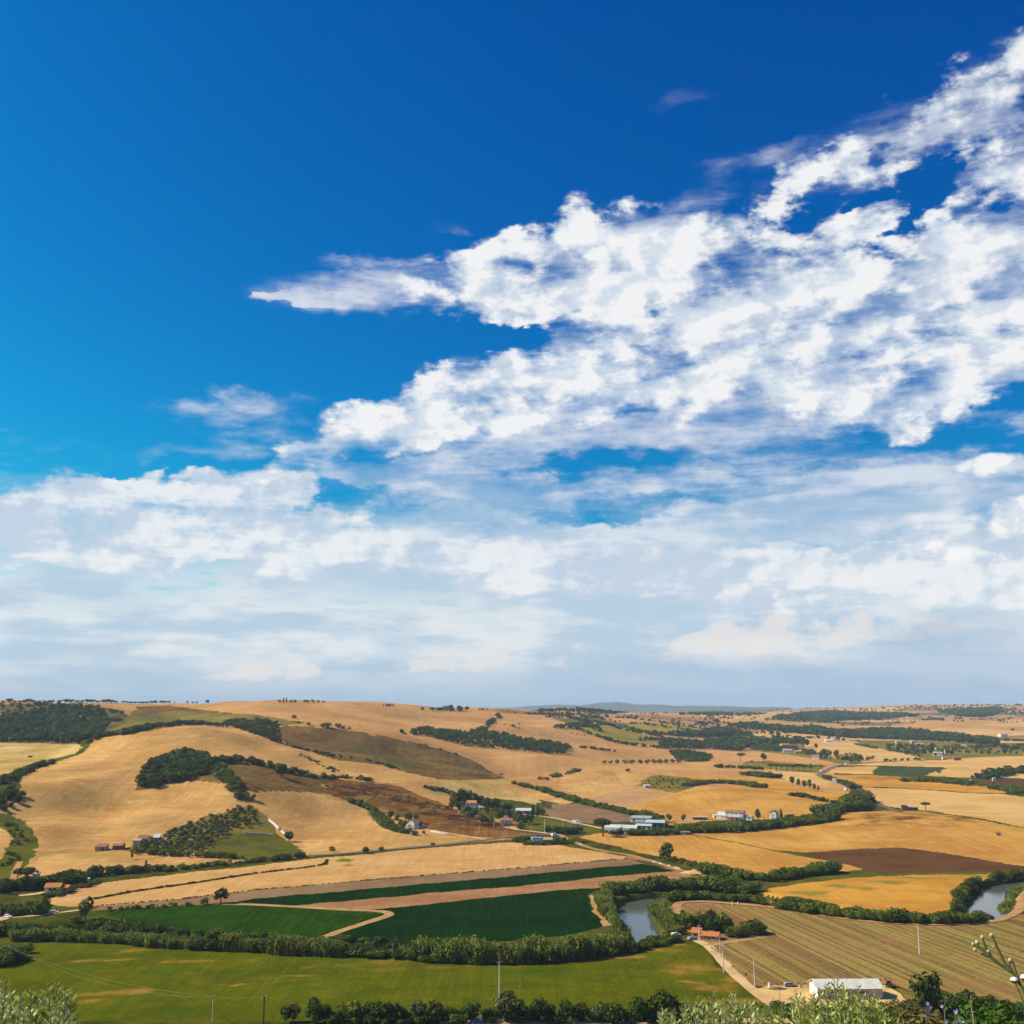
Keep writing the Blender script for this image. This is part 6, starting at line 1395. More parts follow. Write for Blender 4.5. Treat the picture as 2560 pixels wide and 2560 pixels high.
# little hill farm
p, s = site(268, 2127)
o = thing('barn', 'low rust-roofed barn at the left end of the hill farm', 'barn', p + Vector((0, 4, 0)), R(4))
block(o, -5, 0, 24 * s, 7, 2.6, 'shed', 1.4, 'stone', 'tile_brown', door=(0.7, 2.0, 2.0, 'metal_dark'))
block(o, 6, 0.8, 22 * s, 7, 3.2, 'gable', 1.2, 'wood_dark', 'tile_red', door=(0.4, 2.4, 2.6, 'metal_dark'))
link('roof_patch', box_mesh('roof_patch', 1.0, 7.0, 1.2, 3.6, 4.46, 4.55, 'sheet_white'), o)
p, s = site(341, 2118)
o = thing('house', 'yellow-walled house in the middle of the hill farm', 'house', p + Vector((0, 3, 0)), R(-5)); block(o, 0, 0, 17 * s, 6, 4.4, 'gable', 0.9, 'plaster_yellow', 'tile_pink', wins=[(0.3, 0.7, 0.8, 1.0), (0.7, 0.7, 0.8, 1.0)], door=(0.5, 1, 2, 'wood_dark'))
p, s = site(362, 2108)
o = thing('house', 'dark red-roofed house with a white sheet roof end above the yellow house', 'house', p + Vector((0, 4, 0)), R(8)); block(o, -2, 0, 22 * s, 6, 3.2, 'gable', 1.7, 'plaster_white', 'tile_brown', wins=[(0.4, 0.6, 0.8, 1.0)], chimney=(0.15, 0.6))
block(o, 6.8, 0, 12 * s, 6, 3.6, 'shed', 1.6, 'stone', 'sheet_white')
p, s = site(398, 2110)
o = thing('shed', 'long orange-roofed shed beside the olive orchard', 'shed', p + Vector((0, 3, 0)), R(2)); block(o, 0, 0, 24 * s, 5, 2.2, 'shed', 1.3, 'stone', 'tile_red', door=(0.4, 1.4, 1.9, 'wood_dark'))
# white farmhouse on the slope
p, s = site(1032, 2072)
o = thing('farmhouse', 'white farmhouse with an orange gable on the golden slope', 'house', p + Vector((0, 4, 0)), R(62)); block(o, 0, 0, 8.5, 7, 5.0, 'gable', 2.2, 'plaster_white', 'tile_orange', wins=[(0.3, 0.65, 0.9, 1.2), (0.7, 0.65, 0.9, 1.2)], side=[(-1, 0.5, 0.5, 0.9, 1.3), (1, 0.5, 0.5, 0.9, 1.3)], chimney=(0.5, 0.8))
block(o, 8, -1, 8, 5, 2.2, 'shed', 0.8, 'plaster_grey', 'tile_brown')
p, s = site(1031, 2088)
o = thing('water_tank', 'round blue water tank below the white farmhouse', 'tank', p)
bmx = bmesh.new(); bmesh.ops.create_cone(bmx, cap_ends=True, segments=18, radius1=1.5, radius2=1.5, depth=1.7, matrix=Matrix.Translation((0, 0, 0.8))); me = bpy.data.meshes.new('shell'); bmx.to_mesh(me); bmx.free(); me.materials.append(MATS['paint_blue']); link('shell', me, o)
bmx = bmesh.new(); bmesh.ops.create_cone(bmx, cap_ends=True, segments=18, radius1=1.6, radius2=1.6, depth=0.15, matrix=Matrix.Translation((0, 0, 1.74))); me = bpy.data.meshes.new('rim'); bmx.to_mesh(me); bmx.free(); me.materials.append(MATS['sheet_blue']); link('rim', me, o)
for u, v, w in [(1014, 2080, 6), (1022, 2082, 6)]:
    p, s = site(u, v); o = thing('hut', ('left' if u < 1018 else 'right') + ' one of two pale huts below the white farmhouse', 'hut', p, R(12)); block(o, 0, 0, w * s, 2.2, 1.9, 'shed', 0.5, 'plaster_pink', 'tile_pink', door=(0.5, 0.8, 1.6, 'wood_dark'))
# screened farm, villa, barn
p, s = site(1178, 2022)
o = thing('farmhouse', 'white farmhouse with an orange roof among the dark trees', 'house', p + Vector((0, 4, 0)), R(-10)); block(o, 0, 0, 26 * s, 8, 5.6, 'gable', 2.0, 'plaster_white', 'tile_orange', wins=[(0.25, 0.7, 0.9, 1.2), (0.55, 0.7, 0.9, 1.2), (0.8, 0.7, 0.9, 1.2)], door=(0.4, 1.0, 2.1, 'wood_dark'))
p, s = site(1204, 2026)
o = thing('shed', 'pink-walled shed right of the orange-roofed farm among the trees', 'shed', p + Vector((0, 3, 0)), R(-14)); block(o, 0, 0, 14 * s, 5, 2.8, 'gable', 1.2, 'plaster_pink', 'tile_pink', door=(0.5, 1.2, 2, 'wood_dark'))
p, s = site(1266, 2064)
o = thing('villa', 'white villa with a hipped red roof and a small roof turret', 'house', p + Vector((0, 4.5, 0)), R(0)); block(o, 0, 0, 29 * s, 9, 4.6, 'hip', 2.0, 'plaster_white', 'tile_red', wins=[(0.2, 0.6, 0.9, 1.3), (0.55, 0.6, 1.1, 1.4), (0.8, 0.6, 1.1, 1.4)], door=(0.4, 1.1, 2.2, 'wood_dark'), ov=0.8)
block(o, 0, 0.5, 3.2, 3.2, 7.1, 'hip', 0.9, 'plaster_white', 'tile_red', base=4.7)
link('terrace_wall', box_mesh('terrace_wall', -1.0, 6.0, -6.6, -6.2, -0.6, 1.6, 'brick'), o)
p, s = site(1309, 2036)
o = thing('barn', 'open barn with a long white sheet roof beside the cypresses', 'barn', p + Vector((0, 4, 0)), R(-4)); block(o, 0, 0, 35 * s, 8, 3.4, 'shed', 1.4, 'stone', 'sheet_white', wins=[(0.3, 0.5, 3.0, 2.0), (0.7, 0.5, 3.0, 2.0)], ov=0.7)
# bungalow with solar roof
p, s = site(1355, 2108)
o = thing('bungalow', 'low bungalow with blue solar panels and a pink roof half', 'bungalow', p + Vector((0, 3.5, 0)), R(-3))
block(o, -3.9, 0, 24 * s, 7.5, 2.5, 'vault', 1.6, 'plaster_white', 'sheet_white', wins=[(0.35, 0.55, 1.2, 1.1), (0.75, 0.55, 1.2, 1.1)])
for k_ in range(5):
    x_ = -7.2 + k_ * 1.45
    pn = mesh_pd('solar_panel', [(x_, -3.75, 2.62), (x_ + 1.35, -3.75, 2.62), (x_ + 1.35, -1.9, 3.95), (x_, -1.9, 3.95), (x_, -3.72, 2.70), (x_ + 1.35, -3.72, 2.70), (x_ + 1.35, -1.86, 4.03), (x_, -1.86, 4.03)], [(0, 3, 2, 1), (4, 5, 6, 7), (0, 1, 5, 4), (1, 2, 6, 5), (2, 3, 7, 6), (3, 0, 4, 7)], 'solar')
    link('solar_panel', pn, o)
block(o, 4.3, 0.4, 22 * s, 6.5, 2.5, 'gable', 1.2, 'plaster_cream', 'tile_pink', wins=[(0.3, 0.55, 1.0, 1.1), (0.75, 0.55, 1.0, 1.1)], door=(0.55, 1.0, 2.0, 'wood_dark'))
# greenhouse and sheds
p, s = site(1552, 2076)
o = thing('greenhouse', 'long whitewashed greenhouse tunnel behind the umbrella pine', 'greenhouse', p + Vector((0, 8, 0)), R(-18)); block(o, 2, 3, 74 * s, 12, 1.6, 'vault', 1.9, 'plaster_white', 'sheet_white', ov=0.1)
block(o, -4, -6.5, 40 * s, 6, 2.2, 'vault', 1.6, 'plaster_white', 'sheet_white', ov=0.1)
p, s = site(1608, 2058)
o = thing('warehouse', 'grey flat-roofed warehouse behind the greenhouse', 'shed', p + Vector((0, 14, 0)), R(-18)); block(o, 0, 0, 48 * s, 14, 3.4, 'shed', 0.9, 'plaster_white', 'sheet_grey', wins=[(0.2, 0.5, 2.0, 1.2), (0.8, 0.5, 2.0, 1.2)])
p, s = site(1612, 2074)
o = thing('shed', 'white open packing shed in front of the grey warehouse', 'shed', p + Vector((0, 4, 0)), R(-18)); block(o, 0, 0, 38 * s, 8, 3.0, 'gable', 1.2, 'plaster_white', 'sheet_blue', wins=[(0.25, 0.45, 2.6, 2.0), (0.55, 0.45, 2.6, 2.0), (0.85, 0.45, 2.6, 2.0)])
p, s = site(1642, 2070)
o = thing('shed', 'big green-walled shed with a pale blue roof', 'shed', p + Vector((0, 7, 0)), R(-14)); block(o, 0, 0, 46 * s, 12, 4.2, 'gable', 1.6, 'sheet_green', 'sheet_blue', wins=[(0.45, 0.42, 4.5, 3.6), (0.8, 0.42, 4.5, 3.6)])
p, s = site(1676, 2070)
o = thing('shed', 'small orange-roofed shed right of the green shed', 'shed', p + Vector((0, 3, 0)), R(6)); block(o, 0, 0, 16 * s, 5, 2.2, 'gable', 1.2, 'brick', 'tile_orange', door=(0.5, 1, 1.9, 'wood_dark'))
p, s = site(1548, 2084)
o = thing('shed', 'low dark-roofed lean-to in front of the greenhouse', 'shed', p + Vector((0, 2, 0)), R(-2)); block(o, 0, 0, 24 * s, 4, 2.2, 'shed', 0.6, 'plaster_white', 'sheet_grey', door=(0.3, 1, 1.9, 'paint_grey'))
p, s = site(1714, 2088)
o = thing('ruin', 'low stone hut on the corner of the golden fields', 'hut', p + Vector((0, 3, 0)), R(-6)); block(o, 0, 0, 24 * s, 4.5, 2.3, 'flat', 0, 'stone', 'stone', wins=[(0.75, 0.45, 2.6, 1.4)], ov=0.05)
# long white farmhouse
p, s = site(1842, 2050)
o = thing('farmhouse', 'long white two-storey farmhouse with a brown tile roof', 'house', p + Vector((0, 6, 0)), R(-26))
block(o, 0, 0, 43 * s, 9, 6.3, 'gable', 1.9, 'plaster_white', 'tile_brown', wins=[(0.12, 0.82, 0.8, 1.0), (0.38, 0.82, 0.8, 1.0), (0.62, 0.82, 0.8, 1.0), (0.88, 0.82, 0.8, 1.0), (0.12, 0.4, 0.8, 1.2), (0.38, 0.4, 0.8, 1.2), (0.88, 0.4, 0.9, 1.5)], door=(0.62, 1.4, 2.4, 'wood_dark'), chimney=(0.97, 0.8))
block(o, -31 * s, -0.5, 24 * s, 8, 3.2, 'shed', 2.4, 'plaster_white', 'sheet_white', wins=[(0.6, 0.5, 0.9, 1.0)])
block(o, 31 * s, -0.5, 22 * s, 6, 3.0, 'gable', 1.0, 'plaster_white', 'tile_pink', wins=[(0.3, 0.5, 0.9, 1.2), (0.7, 0.5, 0.9, 1.2)])
link('porch_roof', box_mesh('porch_roof', -22 * s, 18 * s, -8.2, -4.7, 2.45, 2.6, 'tile_pink'), o)
for x_ in (-8, -3, 2, 6):
    link('porch_post', box_mesh('porch_post', x_ - .12, x_ + .12, -8.0, -7.76, -0.5, 2.44, 'plaster_white'), o)
p, s = site(1788, 2044)
o = thing('shed', 'small white hut left of the long white farmhouse', 'hut', p, R(4)); block(o, 0, 0, 10 * s, 3.5, 2.0, 'gable', 0.9, 'plaster_white', 'sheet_white', door=(0.5, .8, 1.7, 'wood_dark'))
p, s = site(1752, 2050)
o = thing('shed', 'long low dark shed with a pinkish roof left of the white hut', 'shed', p + Vector((0, 4, 0)), R(-5)); block(o, 0, 0, 34 * s, 6, 2.2, 'shed', 0.9, 'wood_dark', 'tile_pink', door=(0.5, 2, 1.9, 'metal_dark'))
p, s = site(1938, 2048)
o = thing('house', 'small tall white house with a red roof beside the cypress', 'house', p + Vector((0, 4, 0)), R(62)); block(o, 0, 0, 8, 16 * s, 5.6, 'gable', 1.8, 'plaster_white', 'tile_red', side=[(-1, 0.5, 0.62, 0.9, 1.3), (-1, 0.5, 0.2, 0.9, 1.3)], wins=[(0.5, 0.6, 0.9, 1.2)], chimney=(0.8, 0.7))
p, s = site(1978, 2046)
o = thing('ruin', 'roofless stone ruin right of the dark cypress', 'ruin', p + Vector((0, 3, 0)), R(-4)); block(o, 0, 0, 17 * s, 5, 3.4, 'flat', 0, 'stone', 'stone', wins=[(0.25, 0.5, 0.8, 1.0), (0.65, 0.5, 0.8, 1.0)], ov=0.0)
# brick ruin on the right plain
p, s = site(2278, 2026)
o = thing('ruin', 'brown brick farm ruin beside the umbrella pine on the right plain', 'ruin', p + Vector((0, 4, 0)), R(-8)); block(o, -5.5, 0, 12 * s, 5, 4.6, 'flat', 0, 'brick', 'brick', wins=[(0.5, 0.55, 1.2, 1.6)], ov=0.02)
block(o, 2.5, 0.5, 24 * s, 5, 2.8, 'shed', 0.8, 'brick', 'tile_pink', door=(0.7, 1.6, 2.2, 'metal_dark'))
p, s = site(2494, 2088)
o = thing('hut', 'tiny red-roofed field hut on the right golden field', 'hut', p, R(10)); block(o, 0, 0, 11 * s, 2.6, 1.4, 'gable', 0.9, 'stone', 'tile_red', door=(0.5, 0.8, 1.2, 'wood_dark'))
# valley houses, far village
FAR = [(1962, 1868, 19, 5.5, 'tile_orange', 'plaster_cream', 'orange-roofed house above the white one in the valley'), (1970, 1882, 22, 5.0, 'tile_pink', 'plaster_white', 'white house below the orange roof in the valley'), (1996, 1884, 16, 4.5, 'tile_pink', 'plaster_pink', 'pink house right of the white valley house'), (2040, 1898, 18, 5.5, 'tile_orange', 'plaster_white', 'orange-roofed house above the pine row'), (2114, 1900, 24, 6.0, 'tile_brown', 'brick', 'brown house hidden in trees beside the slim cypress'), (2092, 1856, 12, 6.0, 'tile_red', 'plaster_white', 'white house on the crest before the blue forest'), (2074, 1854, 20, 3.0, 'sheet_white', 'plaster_white', 'long low white shed left of the crest house'),
 (2346, 1890, 20, 5.5, 'tile_pink', 'plaster_white', 'white house at the front of the far village'), (2371, 1884, 14, 7.0, 'tile_red', 'plaster_white', 'taller white house right in the far village'), (2394, 1901, 16, 5.0, 'tile_brown', 'brick', 'brown barn on the golden plain below the far village'), (2300, 1866, 18, 5.0, 'tile_pink', 'plaster_cream', 'cream house at the left of the far village'), (2330, 1866, 14, 5.0, 'tile_orange', 'plaster_pink', 'orange-roofed house behind the far village trees'), (2344, 1875, 9, 4.0, 'sheet_white', 'plaster_white', 'small white hut inside the far village'), (2284, 1858, 12, 5.0, 'tile_pink', 'plaster_cream', 'pale house left behind the far village'), (2362, 1899, 10, 4.0, 'sheet_grey', 'plaster_grey', 'grey hut beside the brown barn'), (2245, 1858, 8, 5.0, 'tile_pink', 'plaster_white', 'pale hut at the forest edge left of the far village'), (2508, 1842, 18, 6.0, 'tile_pink', 'plaster_white', 'white house on the hill at the right edge'), (2400, 1868, 7, 4.0, 'sheet_white', 'plaster_white', 'tiny white hut right of the far village'), (2412, 1868, 8, 4.0, 'sheet_white', 'plaster_white', 'second tiny white hut right of the far village'),
 (1838, 1788, 6, 7.0, 'sheet_white', 'plaster_white', 'tiny white house on the far middle hills'), (2272, 1793, 6, 8.0, 'sheet_white', 'plaster_white', 'tiny white house on the far hill below the wood'), (2362, 1774, 5, 9.0, 'sheet_white', 'plaster_white', 'white dot of a house on the far right slope'), (2420, 1770, 8, 9.0, 'tile_pink', 'plaster_white', 'far house on the right slope near the skyline'), (2532, 1767, 8, 11.0, 'sheet_white', 'plaster_white', 'brighter white house on the right skyline'), (2512, 1766, 5, 9.0, 'tile_pink', 'plaster_white', 'small house left of the bright one on the right skyline'), (2436, 1764, 5, 9.0, 'sheet_white', 'plaster_white', 'pale house alone on the right skyline'), (2178, 1779, 6, 9.0, 'sheet_white', 'plaster_white', 'tiny house above the far blue wood'), (970, 1766, 11, 5.0, 'tile_brown', 'brick', 'tiny brown cottage on the skyline'), (1478, 1803, 5, 4.0, 'tile_brown', 'stone', 'tiny hut at the corner of the hedged yellow field'),
 (2430, 1957, 6, 4.0, 'tile_pink', 'plaster_pink', 'small pink hut in the green belt of the right plain'), (2487, 1953, 6, 4.0, 'sheet_white', 'plaster_white', 'white hut among the trees of the right plain'), (1618, 1969, 14, 2.4, 'sheet_white', 'plaster_white', 'white hut in the sparse young olive grove'), (255, 1762, 0, 0, '', '', '')]
for u, v, w, h_, rf, wall, lab in FAR:
    if not lab:
        continue
    p, s = site(u, v)
    nm = 'hut' if 'hut' in lab else ('barn' if 'barn' in lab else ('shed' if 'shed' in lab else 'house'))
    o = thing(nm, lab, nm, p + Vector((0, 3, 0)), R(((u * 37) % 40) - 20))
    W_ = w * s
    wins_ = [((k_ + 0.5) / 4, 0.6, W_ * 0.07, h_ * 0.28) for k_ in range(4)] if (w >= 12 and nm == 'house') else [(0.5, 0.5, W_ * 0.2, h_ * 0.35)]
    block(o, 0, 0, W_, W_ * 0.6, h_, 'gable', W_ * 0.14, wall, rf, wins=wins_)

# ---------------------------------------------------------------- walls, poles, wires, sign
def wall_line(label, pts, th, h_, mat='concrete'):
    P = trace(pts, 6, closed=False); co, fa = [], []
    T = np.gradient(P, axis=0); T /= np.linalg.norm(T, axis=1)[:, None] + 1e-9
    for (x, y), (tx, ty) in zip(P, T):
        z_ = float(height(x, y))
        for sgn, zz_ in ((-1, -0.4), (-1, h_), (1, h_), (1, -0.4)):
            co.append((x - ty * sgn * th / 2, y + tx * sgn * th / 2, z_ + zz_))
    for i in range(len(P) - 1):
        for k_ in range(4):
            fa.append((i * 4 + k_, (i + 1) * 4 + k_, (i + 1) * 4 + (k_ + 1) % 4, i * 4 + (k_ + 1) % 4))
    fa.append((0, 1, 2, 3)); n = (len(P) - 1) * 4; fa.append((n + 3, n + 2, n + 1, n))
    o = link('boundary_wall', mesh_pd('boundary_wall', co, fa, mat)); o['label'] = label; o['category'] = 'wall'
wall_line('pale stone wall going down the slope beside the olive orchard', [(672,2052),(685,2062),(697,2074)], 0.8, 1.6)
wall_line('short lower piece of pale wall beside the orchard tree', [(703,2079),(714,2089)], 0.8, 1.4)
wall_line('level pale wall across the grass below the olive orchard', [(610,2082),(645,2084),(678,2087)], 0.9, 0.7)
wall_line('low white wall along the drive of the white farmhouse', [(1076,2079),(1100,2083),(1120,2085)], 0.6, 1.0)
wall_line('pale roadside wall at the bottom, left piece', [(1128,2556),(1146,2556)], 0.5, 0.9)
wall_line('pale roadside wall at the bottom, right of the blue car', [(1240,2556),(1270,2556),(1308,2556)], 0.5, 0.9)

def pole(label, u, v, vtop, mat='concrete', r=0.14, arms=1, at=None, lean=0.0):
    p, s = site(u, v)
    hm = (v - vtop) * (p - cam.location).length / F / math.cos(R(12))
    o = thing('utility_pole', label, 'pole', p, R(20))
    co, fa = tube([(0, 0, -0.5), (lean * .5, 0, hm * 0.5), (lean, 0, hm)], (r * 1.15, r, r * 0.75), 8)
    link('shaft', mesh_np('shaft', co, fa, None, True, mat), o)
    for k_ in range(arms):
        z_ = hm - 0.35 - 0.9 * k_
        ar = link('crossarm', box_mesh('crossarm', lean - 0.8, lean + 0.8, -0.06, 0.06, z_ - 0.06, z_ + 0.06, 'metal_dark'), o)
        for x_ in (-0.7, 0.0, 0.7):
            link('insulator', box_mesh('insulator', lean + x_ - .06, lean + x_ + .06, -0.065, 0.065, z_ + 0.065, z_ + 0.28, 'paint_white', 0.02), ar)
    return o, p + Vector((0, 0, hm))
P_ = {}
for key, lab, u, v, vt, mat, r_, ar in [
 ('mid', 'tall white pole alone in the green meadow', 1248, 2498, 2418, 'paint_white', 0.17, 1), ('vine', 'white pole alone in the vineyard', 2299, 2386, 2324, 'paint_white', 0.17, 1),
 ('t1', 'grey pole with two crossarms beside the dusty track', 1809, 2432, 2376, 'concrete', 0.19, 2), ('t2', 'plain grey pole at the vineyard corner by the yard', 1887, 2470, 2408, 'concrete', 0.17, 0), ('t3', 'slim pole between the house track and the vineyard', 1801, 2396, 2350, 'concrete', 0.13, 0), ('t4', 'pale pole in front of the orange-roofed house', 1748, 2352, 2318, 'paint_white', 0.15, 1),
 ('l1', 'slim grey pole with insulators at the lower left of the meadow', 530, 2556, 2503, 'concrete', 0.12, 1), ('l2', 'brown wooden power pole at the bottom edge', 658, 2558, 2503, 'wood_dark', 0.30, 2), ('b1', 'thin pole beside the blue car at the bottom edge', 1206, 2556, 2528, 'concrete', 0.09, 0), ('b2', 'thin rusty pole among the bottom trees', 992, 2556, 2530, 'wood_dark', 0.09, 0),
 ('h1', 'tall pole in the small green field', 1362, 2083, 2052, 'paint_white', 0.20, 1), ('h2', 'second pole at the edge of the small green field', 1408, 2082, 2050, 'concrete', 0.15, 0), ('h3', 'pole left of the hipped-roof villa', 1235, 2068, 2050, 'concrete', 0.17, 0), ('h4', 'pole on the brown slope left of the villa', 1198, 2082, 2064, 'concrete', 0.16, 1), ('h5', 'pole by the drive left of the bungalow', 1327, 2080, 2064, 'concrete', 0.10, 0),
 ('f1', 'pole right of the long white farmhouse', 1898, 2050, 2024, 'concrete', 0.20, 0), ('f2', 'short pole left of the small white house', 1909, 2051, 2036, 'concrete', 0.18, 0), ('f3', 'pole right of the green shed', 1716, 2058, 2034, 'concrete', 0.20, 0), ('f4', 'faint pole on the golden knoll', 2050, 1998, 1966, 'concrete', 0.16, 0), ('r1', 'pole at the right edge plain', 2527, 1982, 1966, 'concrete', 0.16, 0), ('far', 'old pole half hidden in the scrub left of the meadow', 14, 2404, 2372, 'wood_dark', 0.12, 1), ('o1', 'pole beside the orchard wall', 700, 2082, 2066, 'wood_dark', 0.14, 0)]:
    P_[key] = pole(lab, u, v, vt, mat, r_, ar)[1]
def wire(label, a, b_, sag, off=(0, 0, 0)):
    pts_ = []
    a = a + Vector(off); b_ = b_ + Vector(off)
    for i in range(25):
        f_ = i / 24; q = a.lerp(b_, f_); q.z -= sag * 4 * f_ * (1 - f_); pts_.append(tuple(q))
    co, fa = tube(pts_, [0.013] * 25, 4)
    o = link('power_line', mesh_np('power_line', co, fa, None, True, 'metal_pale')); o['label'] = label; o['category'] = 'wire'
flat_mat('metal_pale', (0.30, 0.31, 0.30), (0.38, 0.39, 0.38), 2.0, 0.4, spec=0.5)
wire('upper power line over the left of the meadow', P_['far'], P_['l1'], 3.0, (-0.6, 0, 0))
wire('lower power line over the left of the meadow', P_['far'], P_['l1'], 4.6, (0.6, 0, -0.4))
wire('power line between the grey and the wooden pole', P_['l1'], P_['l2'], 0.6)
wire('power line running right from the wooden pole', P_['l2'], ground(960, 2556) + Vector((0, 0, 2.0)), 0.8)
wire('power line from the track pole to the corner pole', P_['t1'], P_['t2'], 0.8)
wire('power line from the track pole to the orange-roofed house', P_['t1'], P_['t4'], 1.2)
# road sign
p, s = site(2086, 1962)
o = thing('road_sign', 'large white road sign board beside the main road', 'sign', p, R(-10))
hw, hh_ = 5.0 * s, 12 * s
link('board', box_mesh('board', -hw, hw, -0.06, 0.06, 2.0, 2.0 + hh_, 'paint_white'), o)
for x_ in (-hw * 0.7, hw * 0.7):
    link('post', box_mesh('post', x_ - .1, x_ + .1, 0.065, 0.25, -0.5, 2.0 + hh_, 'paint_grey'), o)

# ---------------------------------------------------------------- vehicles and yard things
def wheel(par, x, y, r_, w_):
    bmx = bmesh.new(); bmesh.ops.create_cone(bmx, cap_ends=True, segments=14, radius1=r_, radius2=r_, depth=w_, matrix=Matrix.Translation((x, y, r_)) @ Matrix.Rotation(R(90), 4, 'X'))
    me = bpy.data.meshes.new('wheel'); bmx.to_mesh(me); bmx.free(); me.materials.append(MATS['rubber']); wq = link('wheel', me, par)
    bmx = bmesh.new(); bmesh.ops.create_cone(bmx, cap_ends=True, segments=10, radius1=r_ * .55, radius2=r_ * .55, depth=w_ + .02, matrix=Matrix.Translation((x, y, r_)) @ Matrix.Rotation(R(90), 4, 'X'))
    me = bpy.data.meshes.new('rim'); bmx.to_mesh(me); bmx.free(); me.materials.append(MATS['paint_grey']); link('rim', me, wq)
def car(label, u, v, mat, rot, van=False, sc_=1.0, cat=None):
    p = ground(u, v)
    o = thing('parked_car' if not van else 'van', label, cat or ('van' if van else 'car'), p, rot)
    L_, W_, = (4.3, 1.75) if not van else (5.2, 2.0)
    prof = [(-L_ / 2, .35), (L_ / 2, .35), (L_ / 2, .75), (L_ * .26, .92), (L_ * .12, 1.42), (-L_ * .36, 1.45), (-L_ / 2, .95)] if not van else [(-L_ / 2, .35), (L_ / 2, .35), (L_ / 2, 1.0), (L_ * .36, 1.25), (L_ * .27, 2.2), (-L_ / 2, 2.25)]
    n = len(prof); v_ = [(x, -W_ / 2 * (1 if z < 1 else .86), z) for x, z in prof] + [(x, W_ / 2 * (1 if z < 1 else .86), z) for x, z in prof]
    f_ = [tuple(range(n - 1, -1, -1)), tuple(range(n, 2 * n))] + [(i, (i + 1) % n, (i + 1) % n + n, i + n) for i in range(n)]
    link('body', mesh_pd('body', v_, f_, mat), o)
    zt, zb = (1.36, .98) if not van else (1.95, 1.3)
    for sg in (-1, 1):
        link('side_window', box_mesh('side_window', -L_ * .33 if not van else L_ * .05, L_ * .14 if not van else L_ * .26, sg * W_ * .455 - .04, sg * W_ * .455 + .04, zb, zt, 'glass_dark'), o)
    for x_ in (-L_ * .31, L_ * .31):
        for y_ in (-W_ / 2 + .08, W_ / 2 - .08):
            wheel(o, x_, y_, .33, .2)
    o.scale = (sc_,) * 3
car('white car parked under the trees left of the orange-roofed house', 1690, 2340, 'paint_white', R(15))
car('white car on the pale lane at the left', 135, 2283, 'paint_white', R(20))
car('white car at the end of the lane by the left edge', 20, 2294, 'paint_white', R(-30))
car('white van on the drive by the solar-roofed bungalow', 1386, 2090, 'paint_white', R(40), True)
car('white van parked at the edge of the grey tilled plot', 1441, 2060, 'paint_white', R(-20), True, 1.4)
car('white car at the end of the green field beside the track', 1452, 2082, 'paint_white', R(20))
car('white lorry on the main road below the sign', 2115, 1977, 'paint_white', R(60), True, 1.6, 'lorry')
car('white car on the far bend of the main road', 2056, 1930, 'paint_white', R(20), False, 1.5)
car('white van on the road past the green rectangular plot', 2118, 1912, 'paint_white', R(10), True, 1.4)
car('blue car on the road at the bottom edge', 1192, 2557, 'paint_blue', R(4))
car('grey car parked beside the white barn', 1320, 2036, 'paint_grey', R(12))
car('white trailer van at the pine by the greenhouse', 1530, 2083, 'paint_white', R(0), True)
car('dark covered car beside the orange-roofed house', 1730, 2350, 'paint_grey', R(30))
car('grey car parked along the edge of the sandy yard', 1975, 2466, 'paint_grey', R(4))
car('white car below the greenhouse wall', 1546, 2086, 'paint_white', R(-8))
# tractor by the shed
p = ground(2223, 2468)
o = thing('tractor', 'dark orange tractor parked behind the long shed', 'tractor', p, R(70))
link('hood', box_mesh('hood', 0.2, 2.2, -0.45, 0.45, 0.8, 1.6, 'paint_red', 0.08), o)
link('chassis', box_mesh('chassis', -1.2, 2.0, -0.3, 0.3, 0.55, 0.8, 'metal_dark', 0.04), o)
cabin = link('cabin', box_mesh('cabin', -1.2, 0.15, -0.75, 0.75, 1.0, 2.5, 'glass_dark', 0.06), o)
link('cabin_roof', box_mesh('cabin_roof', -1.35, 0.3, -0.85, 0.85, 2.52, 2.66, 'paint_red', 0.04), cabin)
link('exhaust', box_mesh('exhaust', 0.9, 1.0, 0.3, 0.4, 1.61, 2.4, 'metal_dark'), o)
for y_ in (-0.85, 0.85):
    wheel(o, -0.8, y_, 0.85, 0.42); wheel(o, 1.7, y_, 0.5, 0.3)
# yard clutter
def barrel(label, u, v, r_, h_, mat, band):
    p = ground(u, v); o = thing('water_butt', label, 'barrel', p)
    for nm, rr, z0, z1, mm in (('drum', r_, 0, h_, mat), ('lid', r_ * .96, h_ + .002, h_ + .06, band), ('hoop', r_ * 1.04, h_ * .45, h_ * .52, band)):
        bmx = bmesh.new(); bmesh.ops.create_cone(bmx, cap_ends=True, segments=16, radius1=rr, radius2=rr * (.94 if nm == 'drum' else 1), depth=z1 - z0, matrix=Matrix.Translation((0, 0, (z0 + z1) / 2)))
        me = bpy.data.meshes.new(nm); bmx.to_mesh(me); bmx.free(); me.materials.append(MATS[mm]); link(nm, me, o)
barrel('white water butt at the vineyard edge of the yard', 1924, 2466, 0.55, 1.3, 'paint_white', 'paint_grey')
barrel('pale drum between the grey car and the shed', 2000, 2468, 0.5, 0.9, 'sheet_pale', 'wood_dark')
barrel('left one of two white irrigation posts at the vineyard top', 1831, 2262, 0.35, 1.5, 'paint_white', 'paint_grey')
barrel('right one of two white irrigation posts at the vineyard top', 1845, 2262, 0.35, 1.5, 'paint_white', 'paint_grey')
